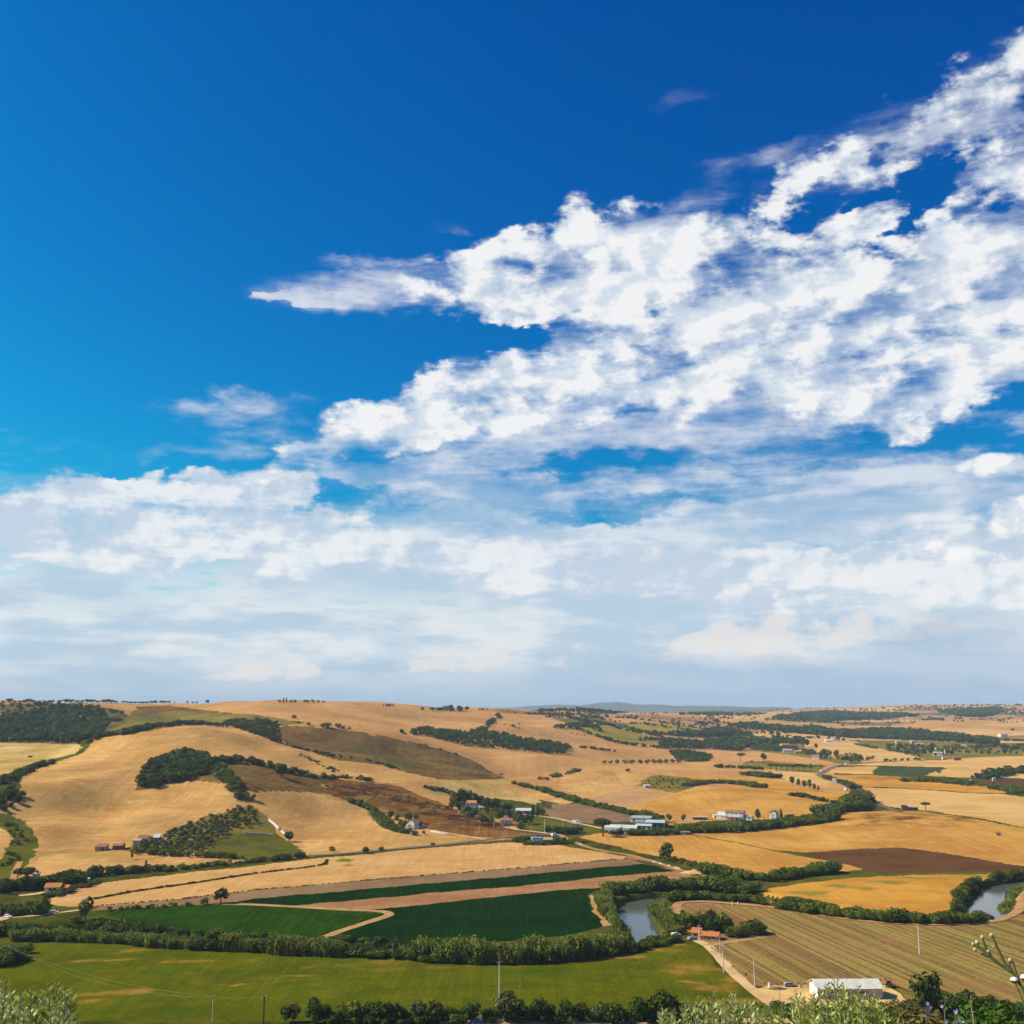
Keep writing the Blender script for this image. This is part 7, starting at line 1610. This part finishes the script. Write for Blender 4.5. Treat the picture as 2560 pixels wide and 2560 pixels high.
for k_, (u, v, lab) in enumerate([(1636,2157,'first white stone block along the brown track'),(1652,2161,'second white stone block along the brown track'),(1673,2166,'third white stone block along the brown track'),(1697,2173,'fourth white stone block along the brown track'),(1690,2171,'small white stone block next to the fourth on the track'),(1290+163,2112,'white stone at the bend of the track near the bungalow')]):
    p = ground(u, v); bmx = bmesh.new(); bmesh.ops.create_icosphere(bmx, subdivisions=2, radius=0.9)
    for q in bmx.verts:
        q.co = Vector((q.co.x * 1.3, q.co.y, q.co.z * .75)) * (1 + 0.25 * math.sin(q.co.x * 7 + k_) * math.cos(q.co.y * 6 + k_))
    me = bpy.data.meshes.new('stone'); bmx.to_mesh(me); bmx.free(); me.materials.append(MATS['plaster_white']); o = link('stone', me); o.location = p + Vector((0, 0, .3)); o['label'] = lab; o['category'] = 'stone'
def heap(name, label, u, v, r_, h_, mat, cat):
    p = ground(u, v); bmx = bmesh.new(); bmesh.ops.create_grid(bmx, x_segments=24, y_segments=24, size=1.0)
    for q in bmx.verts:
        d_ = math.hypot(q.co.x, q.co.y); z_ = max(0, 1 - d_) ** 0.9 * h_ * (1 + .5 * float(vnoise(np.array(q.co.x + u), np.array(q.co.y), .25)))
        q.co = Vector((q.co.x * r_ * 1.6, q.co.y * r_, z_ - .12))
    me = bpy.data.meshes.new(name); bmx.to_mesh(me); bmx.free(); me.materials.append(MATS[mat]); o = link(name, me); o.location = p; o['label'] = label; o['category'] = cat
heap('sand_heap', 'pale sand heap beside the bushy hedge and the brown track', 1735, 2182, 5.5, 2.2, 'sand', 'heap')
heap('earth_heap', 'brown earth heap between the parked car and the shed', 2022, 2467, 2.2, 0.9, 'track_brown', 'heap')
heap('log_pile', 'low brown wood heap on the right side of the yard', 2262, 2505, 1.8, 0.7, 'track_brown', 'heap')
heap('compost_heap', 'dark compost heap beside the vineyard edge of the yard', 1945, 2472, 2.4, 0.8, 'wood_dark', 'heap')
# lamp-like post in the yard
p = ground(1950, 2497)
o = thing('yard_post', 'slim rusty post with a dark flat top in the sandy yard', 'post', p)
co, fa = tube([(0, 0, -.3), (0, 0, 1.7), (0, 0, 3.3)], (.07, .06, .05), 6); link('shaft', mesh_np('shaft', co, fa, None, True, 'wood_dark'), o)
bmx = bmesh.new(); bmesh.ops.create_cone(bmx, cap_ends=True, segments=12, radius1=1.0, radius2=.15, depth=.35, matrix=Matrix.Translation((0, 0, 3.47))); me = bpy.data.meshes.new('cap'); bmx.to_mesh(me); bmx.free(); me.materials.append(MATS['metal_dark']); link('cap', me, o)
ribbon('country_road', [(1100,2557),(1200,2557),(1500,2556),(1760,2554),(1900,2552),(2050,2553)], 5.0, 'track_dust', 'pale road glimpsed behind the bottom tree row', lift=0.15)

# ---------------------------------------------------------------- vineyard rows
foliage('leaf_vine', (0.095, 0.072, 0.012), (0.20, 0.135, 0.04))
VY = [trace([(1700,2262),(1760,2260),(1900,2270),(2000,2283),(2100,2300),(2200,2312),(2330,2317),(2430,2315),(2500,2306),(2545,2296),(2600,2300),(2620,2310),(2620,2548),(2560,2530),(2400,2496),(2300,2478),(2235,2450),(2040,2460),(1925,2462),(1895,2455),(1838,2424),(1776,2368),(1850,2356),(1925,2343),(1890,2320),(1800,2312),(1750,2300),(1712,2282)])][0]
g1, g2 = ground(1920, 2362), ground(2085, 2448)
dv = Vector((g2.x - g1.x, g2.y - g1.y, 0)).normalized(); nv_ = Vector((-dv.y, dv.x, 0))
orig = Vector((g1.x, g1.y, 0)); nrow = 0
step_ = 1.3
for k_ in range(-200, 200):
    base_ = orig + nv_ * (k_ * 2.0)
    tt_ = np.arange(-500, 500, step_)
    X_, Y_ = base_.x + dv.x * tt_, base_.y + dv.y * tt_
    ins = inside(VY, X_, Y_)
    idx_ = np.nonzero(ins)[0]
    if len(idx_) < 6:
        continue
    runs = np.split(idx_, np.nonzero(np.diff(idx_) > 1)[0] + 1)
    for run in runs:
        if len(run) < 6:
            continue
        x_, y_ = X_[run], Y_[run]; n = len(run)
        z_ = height(x_, y_)
        hh2 = 0.42 * (1 + vnoise(x_, y_, 1.7) * 0.9) * np.clip(1 + vnoise(x_, y_, 28) * 1.1, 0.35, 1.4)
        ww2 = 0.27 * (1 + vnoise(x_ + 50, y_, 1.9) * 0.8) * np.clip(1 + vnoise(x_, y_, 28) * 1.0, 0.4, 1.4)
        sec = np.array([(-1.0, -0.05), (-0.9, 0.55), (0, 1.0), (0.9, 0.6), (1.0, -0.05)])
        co = np.zeros((n, 5, 3))
        for j in range(5):
            jit = vnoise(x_ * 1.0 + j * 9.1, y_, 0.9) * 0.25
            co[:, j, 0] = x_ + nv_.x * (sec[j, 0] * ww2 + jit); co[:, j, 1] = y_ + nv_.y * (sec[j, 0] * ww2 + jit); co[:, j, 2] = z_ + sec[j, 1] * hh2
        vv = np.arange(n * 5).reshape(n, 5)
        q = np.stack([vv[:-1, :-1], vv[:-1, 1:], vv[1:, 1:], vv[1:, :-1]], -1).reshape(-1, 4)
        o = link('vine_row', mesh_np('vine_row', co.reshape(-1, 3), q, None, False, 'leaf_vine')); nrow += 1
        o['label'] = 'straight low row of vines in the brown vineyard'; o['category'] = 'vine row'; o['group'] = 'vine rows of the vineyard'
print('VINE ROWS', nrow)
# ---------------------------------------------------------------- foreground: olive shrubs, wild flowers on the slope
def at(u, v, dist):
    x = (u - CX) / F; yi = (CY - v) / F
    d_ = Vector((x, _cp - yi * _sp, _sp + yi * _cp)).normalized()
    return cam.location + d_ * dist
def leaf_mat(name, top, under):
    m = bpy.data.materials.new(name); m.use_nodes = True; MATS[name] = m
    t = m.node_tree; t.nodes.clear(); out = N(t, 'ShaderNodeOutputMaterial')
    geo = N(t, 'ShaderNodeNewGeometry'); oi = N(t, 'ShaderNodeObjectInfo')
    rr = mathn(t, 'ADD', mathn(t, 'MULTIPLY', oi.outputs['Random'], 0.6), mathn(t, 'MULTIPLY', geo.outputs['Random Per Island'], 0.6))
    tp = mixc(t, remap(t, rr, 0.1, 1.1), tuple(c * 0.6 for c in top), tuple(min(1, c * 1.5) for c in top))
    c = mixc(t, geo.outputs['Backfacing'], tp, under)
    b = N(t, 'ShaderNodeBsdfPrincipled'); b.inputs['Roughness'].default_value = 0.42; b.inputs['Specular IOR Level'].default_value = 0.35
    t.links.new(c, b.inputs['Base Color'])
    tr = N(t, 'ShaderNodeBsdfTranslucent'); t.links.new(mixc(t, 0.5, c, (0.25, 0.30, 0.05)), tr.inputs['Color'])
    mx = N(t, 'ShaderNodeMixShader'); mx.inputs[0].default_value = 0.30
    t.links.new(b.outputs[0], mx.inputs[1]); t.links.new(tr.outputs[0], mx.inputs[2]); t.links.new(mx.outputs[0], out.inputs['Surface'])
leaf_mat('olive_leaf', (0.19, 0.23, 0.035), (0.50, 0.53, 0.20))
leaf_mat('olive_leaf_green', (0.17, 0.225, 0.020), (0.44, 0.48, 0.12))
leaf_mat('herb_leaf', (0.07, 0.15, 0.02), (0.10, 0.18, 0.03))
flat_mat('twig', (0.20, 0.16, 0.09), (0.34, 0.28, 0.17), 20)
def leaf_mesh(name, mat, L_=1.0, W_=0.26):
    n = 5; vs, fs = [], []
    for i in range(n + 1):
        f_ = i / n; w_ = W_ * 0.5 * math.sin(math.pi * min(1, f_ * 0.94 + 0.05)) ** 0.8; z_ = 0.10 * math.sin(math.pi * f_)
        vs += [(f_ * L_, -w_, z_ + 0.03), (f_ * L_, 0, z_), (f_ * L_, w_, z_ + 0.03)]
    for i in range(n):
        for j in range(2):
            a = i * 3 + j; fs.append((a, a + 3, a + 4, a + 1))
    return mesh_pd(name, vs, fs, mat, True)
def olive_shrub(label, base_uv, dist, tips, seed, n_parts, mat, spread=0.9):
    rg = random.Random(seed)
    c0 = at(base_uv[0], base_uv[1], dist)
    gz = float(height(c0.x, c0.y)); root = Vector((c0.x, c0.y, gz))
    o = thing('olive_shrub', label, 'shrub', root)
    lm = leaf_mesh('leaf', mat, 1.0, 0.30)
    leaves, twigs = [], []
    crown_c = root + Vector((0, 0, (c0.z - gz) * 0.45))
    for (u, v) in tips:
        tip = at(u, v, dist + rg.uniform(-spread, spread))
        st_ = crown_c.lerp(Vector((tip.x, tip.y, crown_c.z)), 0.75) + Vector((0, 0, 0.2))
        mid = st_.lerp(tip, 0.55) + Vector((rg.uniform(-.06, .06), rg.uniform(-.06, .06), 0.05))
        path = []
        for i in range(13):
            f_ = i / 12; path.append((1 - f_) ** 2 * st_ + 2 * f_ * (1 - f_) * mid + f_ * f_ * tip)
        twigs.append((path, 0.006))
        Ln = (tip - st_).length; nodes = int(Ln / 0.026)
        for k_ in range(nodes):
            f_ = 1 - k_ / nodes * 0.92; i = min(11, int(f_ * 12)); p_ = path[i].lerp(path[i + 1], f_ * 12 - i)
            dr = (path[i + 1] - path[i]).normalized()
            th = (k_ % 2) * 1.57 + rg.uniform(-.5, .5)
            sd_ = dr.orthogonal().normalized(); sd_ = Matrix.Rotation(th, 3, dr) @ sd_
            for sg in (-1, 1):
                if rg.random() < 0.12:
                    continue
                x_ = (dr * rg.uniform(0.45, 1.0) + sd_ * sg * rg.uniform(0.6, 1.1) + Vector((rg.uniform(-.2, .2), rg.uniform(-.2, .2), rg.uniform(-.1, .2)))).normalized()
                up = Vector((rg.uniform(-1, 1), rg.uniform(-1, 1), rg.uniform(-.4, 1))).normalized(); y_ = up.cross(x_).normalized(); z_ = x_.cross(y_)
                s_ = rg.uniform(0.032, 0.055) * (0.55 if k_ < 2 else 1)
                M = Matrix((x_, y_, z_)).transposed().to_4x4(); M = Matrix.Translation(p_ - root) @ M @ Matrix.Scale(s_, 4)
                leaves.append((k_ + rg.random(), M))
    leaves.sort(key=lambda q: q[0])
    rb = link('trunk', mesh_np('trunk', *merge([tube([(0, 0, -.15), (0.03, 0, (crown_c.z - gz) * .5), (0, 0.02, crown_c.z - gz + .1)], (.06, .05, .035), 7)] + [tube([(0, 0, crown_c.z - gz - .1), tuple((Vector(pp[0]) - root) * .5 + Vector((0, 0, (crown_c.z - gz) * .5))), tuple(pp[0] - root)], (.03, .018, .009), 5) for pp, r_ in twigs]), None, True, 'bark'), o)
    link('twigs', mesh_np('twigs', *merge([tube([tuple(q - root) for q in pp], np.linspace(.007, .0022, len(pp)), 5) for pp, r_ in twigs]), None, True, 'twig'), o)
    for k_, (_, M) in enumerate(leaves[:n_parts]):
        q = link('leaf', lm, o); q.matrix_local = M
    rest = leaves[n_parts:]
    if rest:
        base = np.array([tuple(v_.co) for v_ in lm.vertices]); fb = np.array([tuple(pl.vertices) for pl in lm.polygons]); co, fa = [], []
        for i, (_, M) in enumerate(rest):
            A_ = np.array(M); co.append(base @ A_[:3, :3].T + A_[:3, 3]); fa.append(fb + i * len(base))
        q = link('foliage', mesh_np('foliage', np.concatenate(co), np.concatenate(fa), None, True, mat), o); q['kind'] = 'stuff'
    print('OLIVE', len(leaves))
    return o
def tips_under(profile, n, seed, vmax=2600):
    rg = random.Random(seed); out = []
    us = [p_[0] for p_ in profile]
    for u, v in profile:
        out.append((u, v))
    while len(out) < n:
        u = rg.uniform(us[0], us[-1]); top = np.interp(u, us, [p_[1] for p_ in profile])
        out.append((u, top + 6 + rg.random() ** 1.4 * (vmax - top)))
    return out
olive_shrub('pale olive shrub leaning in at the bottom left corner', (40, 2700), 6.6, tips_under([(-70,2460),(-30,2455),(4,2458),(18,2450),(24,2466),(52,2480),(78,2470),(86,2486),(100,2492),(118,2464),(124,2482),(142,2462),(147,2478),(160,2474),(173,2478),(184,2486),(188,2535)], 75, 1), 1, 300, 'olive_leaf')
olive_shrub('left of two olive shrubs at the bottom right, pale leaf tips', (1800, 2720), 7.6, tips_under([(1648,2530),(1655,2518),(1682,2526),(1705,2508),(1712,2500),(1722,2508),(1745,2488),(1758,2504),(1778,2500),(1786,2484),(1805,2500),(1822,2494),(1830,2482),(1836,2490),(1852,2502),(1866,2496),(1880,2512),(1897,2504),(1915,2516),(1930,2530)], 110, 2), 2, 300, 'olive_leaf')
olive_shrub('right one of two olive shrubs in front of the sandy yard', (2080, 2720), 7.0, tips_under([(1945,2520),(1960,2510),(1978,2500),(1990,2480),(2008,2492),(2034,2484),(2050,2476),(2068,2464),(2085,2452),(2094,2442),(2108,2462),(2122,2478),(2145,2470),(2160,2490),(2186,2482),(2195,2500),(2206,2510),(2215,2530),(2240,2545)], 125, 3), 3, 300, 'olive_leaf_green')

# a dry everlasting plant with round heads reaching in from the right
flat_mat('stem_green', (0.05, 0.065, 0.02), (0.12, 0.13, 0.045), 60)
flat_mat('bud_cream', (0.36, 0.33, 0.18), (0.54, 0.49, 0.30), 120)
flat_mat('bud_green', (0.16, 0.17, 0.07), (0.28, 0.27, 0.12), 120)
flat_mat('petal_white', (0.72, 0.66, 0.58), (0.82, 0.77, 0.70), 60)
flat_mat('petal_purple', (0.40, 0.22, 0.52), (0.58, 0.38, 0.70), 60)
D_ = 3.2
g0 = at(2620, 2700, D_); root = Vector((g0.x, g0.y, float(height(g0.x, g0.y))))
o = thing('thistle', 'branching dry plant with round pale heads at the right edge', 'plant', root)
def stems(par, lines, rad, mat='stem_green', name='stem', dist=D_):
    for ln, rr in lines:
        pts_ = [at(u, v, dist) - par.location for u, v in ln]
        fine = []
        for i in range(len(pts_) - 1):
            for q in range(4):
                fine.append(tuple(pts_[i].lerp(pts_[i + 1], q / 4) + Vector((math.sin(i * 3 + q) * .0006, 0, 0))))
        fine.append(tuple(pts_[-1]))
        co, fa = tube(fine, np.linspace(rr, rr * .75, len(fine)), 7); link(name, mesh_np(name, co, fa, None, True, mat), par)
base_pt = (2640, 2790)
stems(o, [([base_pt, (2590, 2560), (2556, 2470), (2530, 2430), (2510, 2405), (2498, 2380), (2486, 2352), (2480, 2338)], .0042), ([(2530, 2430), (2505, 2414), (2482, 2398), (2466, 2380), (2445, 2368), (2434, 2360)], .0044), ([(2478, 2394), (2460, 2380), (2452, 2388)], .003), ([(2474, 2388), (2462, 2362), (2456, 2346)], .0036), ([(2462, 2376), (2448, 2368), (2444, 2356)], .0036), ([(2478, 2392), (2472, 2378)], .0028), ([(2530, 2430), (2522, 2410), (2527, 2400)], .003), ([(2548, 2458), (2538, 2425), (2532, 2404)], .0036), ([base_pt, (2570, 2530), (2552, 2490), (2536, 2452)], .0024), ([(2600, 2600), (2572, 2500), (2560, 2448)], .0024), ([(2474, 2392), (2458, 2386)], .0045)], 1)
def bud(par, u, v, r_, dist=D_, mat='bud_cream', nm='flower_head'):
    c = at(u, v, dist) - par.location
    bmx = bmesh.new(); bmesh.ops.create_icosphere(bmx, subdivisions=2, radius=r_)
    for q in bmx.verts:
        q.co *= 1 + .10 * math.sin(q.co.x / r_ * 9) * math.sin(q.co.z / r_ * 8); q.co.z *= .9
    bmesh.ops.translate(bmx, verts=bmx.verts, vec=c); me = bpy.data.meshes.new(nm); bmx.to_mesh(me); bmx.free(); me.materials.append(MATS[mat])
    hd = link(nm, me, par)
    bmx = bmesh.new(); bmesh.ops.create_cone(bmx, cap_ends=True, segments=10, radius1=r_ * .35, radius2=r_ * .92, depth=r_ * 1.1); bmesh.ops.translate(bmx, verts=bmx.verts, vec=c - Vector((0, 0, r_ * .75))); me = bpy.data.meshes.new('cup'); bmx.to_mesh(me); bmx.free(); me.materials.append(MATS['bud_green']); link('cup', me, hd)
for u, v, r_ in [(2479, 2338, .0058), (2456, 2343, .0056), (2443, 2356, .0058), (2433, 2360, .0046), (2438, 2374, .0048), (2471, 2378, .0050), (2483, 2368, .0026), (2526, 2400, .0056)]:
    bud(o, u, v, r_)
for u, v, r_ in [(2536, 2450, .0098), (2562, 2444, .0105)]:
    c = at(u, v, D_) - o.location
    bmx = bmesh.new(); bmesh.ops.create_uvsphere(bmx, u_segments=16, v_segments=8, radius=r_)
    for q in bmx.verts:
        q.co.z = q.co.z * (.75 if q.co.z > 0 else .25)
    bmesh.ops.translate(bmx, verts=bmx.verts, vec=c); me = bpy.data.meshes.new('flower_head'); bmx.to_mesh(me); bmx.free(); me.materials.append(MATS['petal_white']); hd = link('flower_head', me, o)
    bmx = bmesh.new(); bmesh.ops.create_cone(bmx, cap_ends=True, segments=14, radius1=r_ * .6, radius2=r_ * .9, depth=r_ * .5); bmesh.ops.translate(bmx, verts=bmx.verts, vec=c - Vector((0, 0, r_ * .45))); me = bpy.data.meshes.new('cup'); bmx.to_mesh(me); bmx.free(); me.materials.append(MATS['tile_red']); link('cup', me, hd)

# purple bellflowers
D2 = 4.2
def bell_plant(label, stem, flowers, dist, seed):
    g0 = at(stem[0][0], stem[0][1], dist); root = Vector((g0.x, g0.y, float(height(g0.x, g0.y))))
    o = thing('bellflower', label, 'flower', root)
    pts_ = [Vector((0, 0, 0))] + [at(u, v, dist) - root for u, v in stem]
    fine = []
    for i in range(len(pts_) - 1):
        for q in range(5):
            fine.append(tuple(pts_[i].lerp(pts_[i + 1], q / 5)))
    fine.append(tuple(pts_[-1])); co, fa = tube(fine, np.linspace(.0035, .0016, len(fine)), 6); link('stem', mesh_np('stem', co, fa, None, True, 'stem_green'), o)
    rg = random.Random(seed)
    for k_ in range(9):
        f_ = rg.uniform(.35, .95); i = int(f_ * (len(fine) - 2)); p_ = Vector(fine[i]); a_ = rg.uniform(0, 6.28)
        q = link('leaf', LEAF_H, o); q.location = p_; q.rotation_euler = (rg.uniform(-.3, .3), rg.uniform(-.9, -.2), a_); q.scale = (rg.uniform(.02, .04),) * 3
    for u, v, s_ in flowers:
        c = at(u, v, dist) - root
        fl = link('flower', None, o); fl.location = c
        az_ = rg.uniform(-.5, .5); fl.rotation_euler = (R(62) + rg.uniform(-.3, .3), 0, az_)
        for k_ in range(5):
            pt = link('petal', PETAL, fl); pt.rotation_euler = (0, -.35, k_ * 1.2566); pt.scale = (s_, s_, s_)
        co, fa = tube([(0, 0, -s_ * .7), (0, 0, s_ * .12)], (s_ * .15, s_ * .22), 8); link('calyx', mesh_np('calyx', co, fa, None, True, 'bud_green'), fl)
LEAF_H = leaf_mesh('leaf', 'herb_leaf', 1.0, 0.34)
PETAL = leaf_mesh('petal', 'petal_purple', 1.0, 0.62)
bell_plant('purple bellflower with the largest open bloom, lower right corner', [(2322, 2640), (2320, 2580), (2316, 2545), (2318, 2510)], [(2318, 2528, .0125), (2324, 2519, .0085), (2317, 2509, .0080)], D2, 1)
bell_plant('tall bellflower stalk with faded buds beside the dark tree', [(2366, 2640), (2363, 2560), (2362, 2520), (2364, 2494)], [(2354, 2516, .0072), (2364, 2494, .0050), (2365, 2506, .0050)], D2 * 1.05, 2)
bell_plant('pale bellflower right of the tall stalk', [(2394, 2640), (2392, 2580), (2390, 2535)], [(2388, 2530, .0085), (2391, 2526, .0060)], D2, 3)
bell_plant('low purple bellflower at the bottom edge', [(2400, 2640), (2398, 2585), (2396, 2556)], [(2395, 2552, .0095), (2407, 2556, .0060), (2364, 2556, .0060)], D2, 4)
# dry grass stalk and green shrub on the slope
def slope_shrub(label, u, v, dist, w, n, leaf, mat, seed, name='shrub'):
    c = at(u, v, dist); gz = float(height(c.x, c.y)); hgt = c.z - gz
    o = thing(name, label, 'shrub', (c.x, c.y, gz))
    lm = [(x * w, y * w, 1 - .28 * abs(x) - rz_, .42 * w, .42 * w, .26) for x, y, rz_ in ((0, 0, .26), (.55, .1, .30), (-.55, -.1, .33), (.1, .5, .28), (-.2, -.5, .34), (.8, -.3, .42), (-.9, .2, .45))]
    me = crown_mesh('crown', lm, n, leaf, seed, mat, 0.7, 2.2, 0.6)
    q = link('crown', me, o); q.scale = (hgt,) * 3
    q = link('trunk', PROTO['bush'][0][0], o); q.scale = (hgt * .8,) * 3
foliage('leaf_fresh', (0.022, 0.050, 0.006), (0.085, 0.135, 0.014), 0.2)
slope_shrub('bright green leafy shrub in the bottom right corner', 2495, 2518, 28, 0.62, 4200, 0.026, 'leaf_fresh', 5)
slope_shrub('dry rust-brown shrub beside the bellflowers', 2300, 2534, 22, 0.7, 3600, 0.026, 'leaf_dry', 6)
slope_shrub('dark shrub between the dry shrub and the right olive', 2230, 2538, 24, 0.5, 3200, 0.026, 'leaf_dark', 7)
D3 = 5.0
g0 = at(2440, 2640, D3); root = Vector((g0.x, g0.y, float(height(g0.x, g0.y))))
o = thing('grass_stalk', 'dry yellow seed stalk rising before the dark corner trees', 'grass', root)
pts_ = [tuple(at(u, v, D3) - root) for u, v in ((2446, 2700), (2440, 2620), (2434, 2550), (2429, 2520), (2428, 2492))]
co, fa = tube([(0, 0, 0)] + pts_, (.004, .0035, .003, .0025, .002, .0012), 6); link('stem', mesh_np('stem', co, fa, None, True, 'twig'), o)
rg = random.Random(3)
for k_ in range(26):
    f_ = rg.random(); c = Vector(pts_[2]).lerp(Vector(pts_[4]), f_) + Vector((rg.uniform(-1, 1), rg.uniform(-1, 1), 0)) * .006 * (1.2 - f_)
    q = link('seed_head', LEAF_S if 'LEAF_S' in globals() else globals().setdefault('LEAF_S', leaf_mesh('seed_head', 'twig', 1, .3)), o); q.location = c; q.rotation_euler = (0, -1.1 + rg.uniform(-.3, .3), rg.uniform(0, 6.28)); q.scale = (.014,) * 3
# ---------------------------------------------------------------- haze: one closed box of thin air round the whole scene
zmin = float(Zg.min()) - 1.5; zmax = float(Zg.max()) + 25
me = box_mesh('haze', -16800, 16800, -16800, 16800, zmin, zmax, 'asphalt'); me.materials.clear()
m = bpy.data.materials.new('haze_air'); m.use_nodes = True; t = m.node_tree; t.nodes.clear()
out = N(t, 'ShaderNodeOutputMaterial'); pv = N(t, 'ShaderNodeVolumePrincipled')
pv.inputs['Color'].default_value = (0.62, 0.80, 1.0, 1); pv.inputs['Density'].default_value = 4.6e-5; pv.inputs['Anisotropy'].default_value = 0.0
t.links.new(pv.outputs[0], out.inputs['Volume']); me.materials.append(m)
o = link('haze', me, kind='stuff', label='thin blue summer haze over the whole landscape')
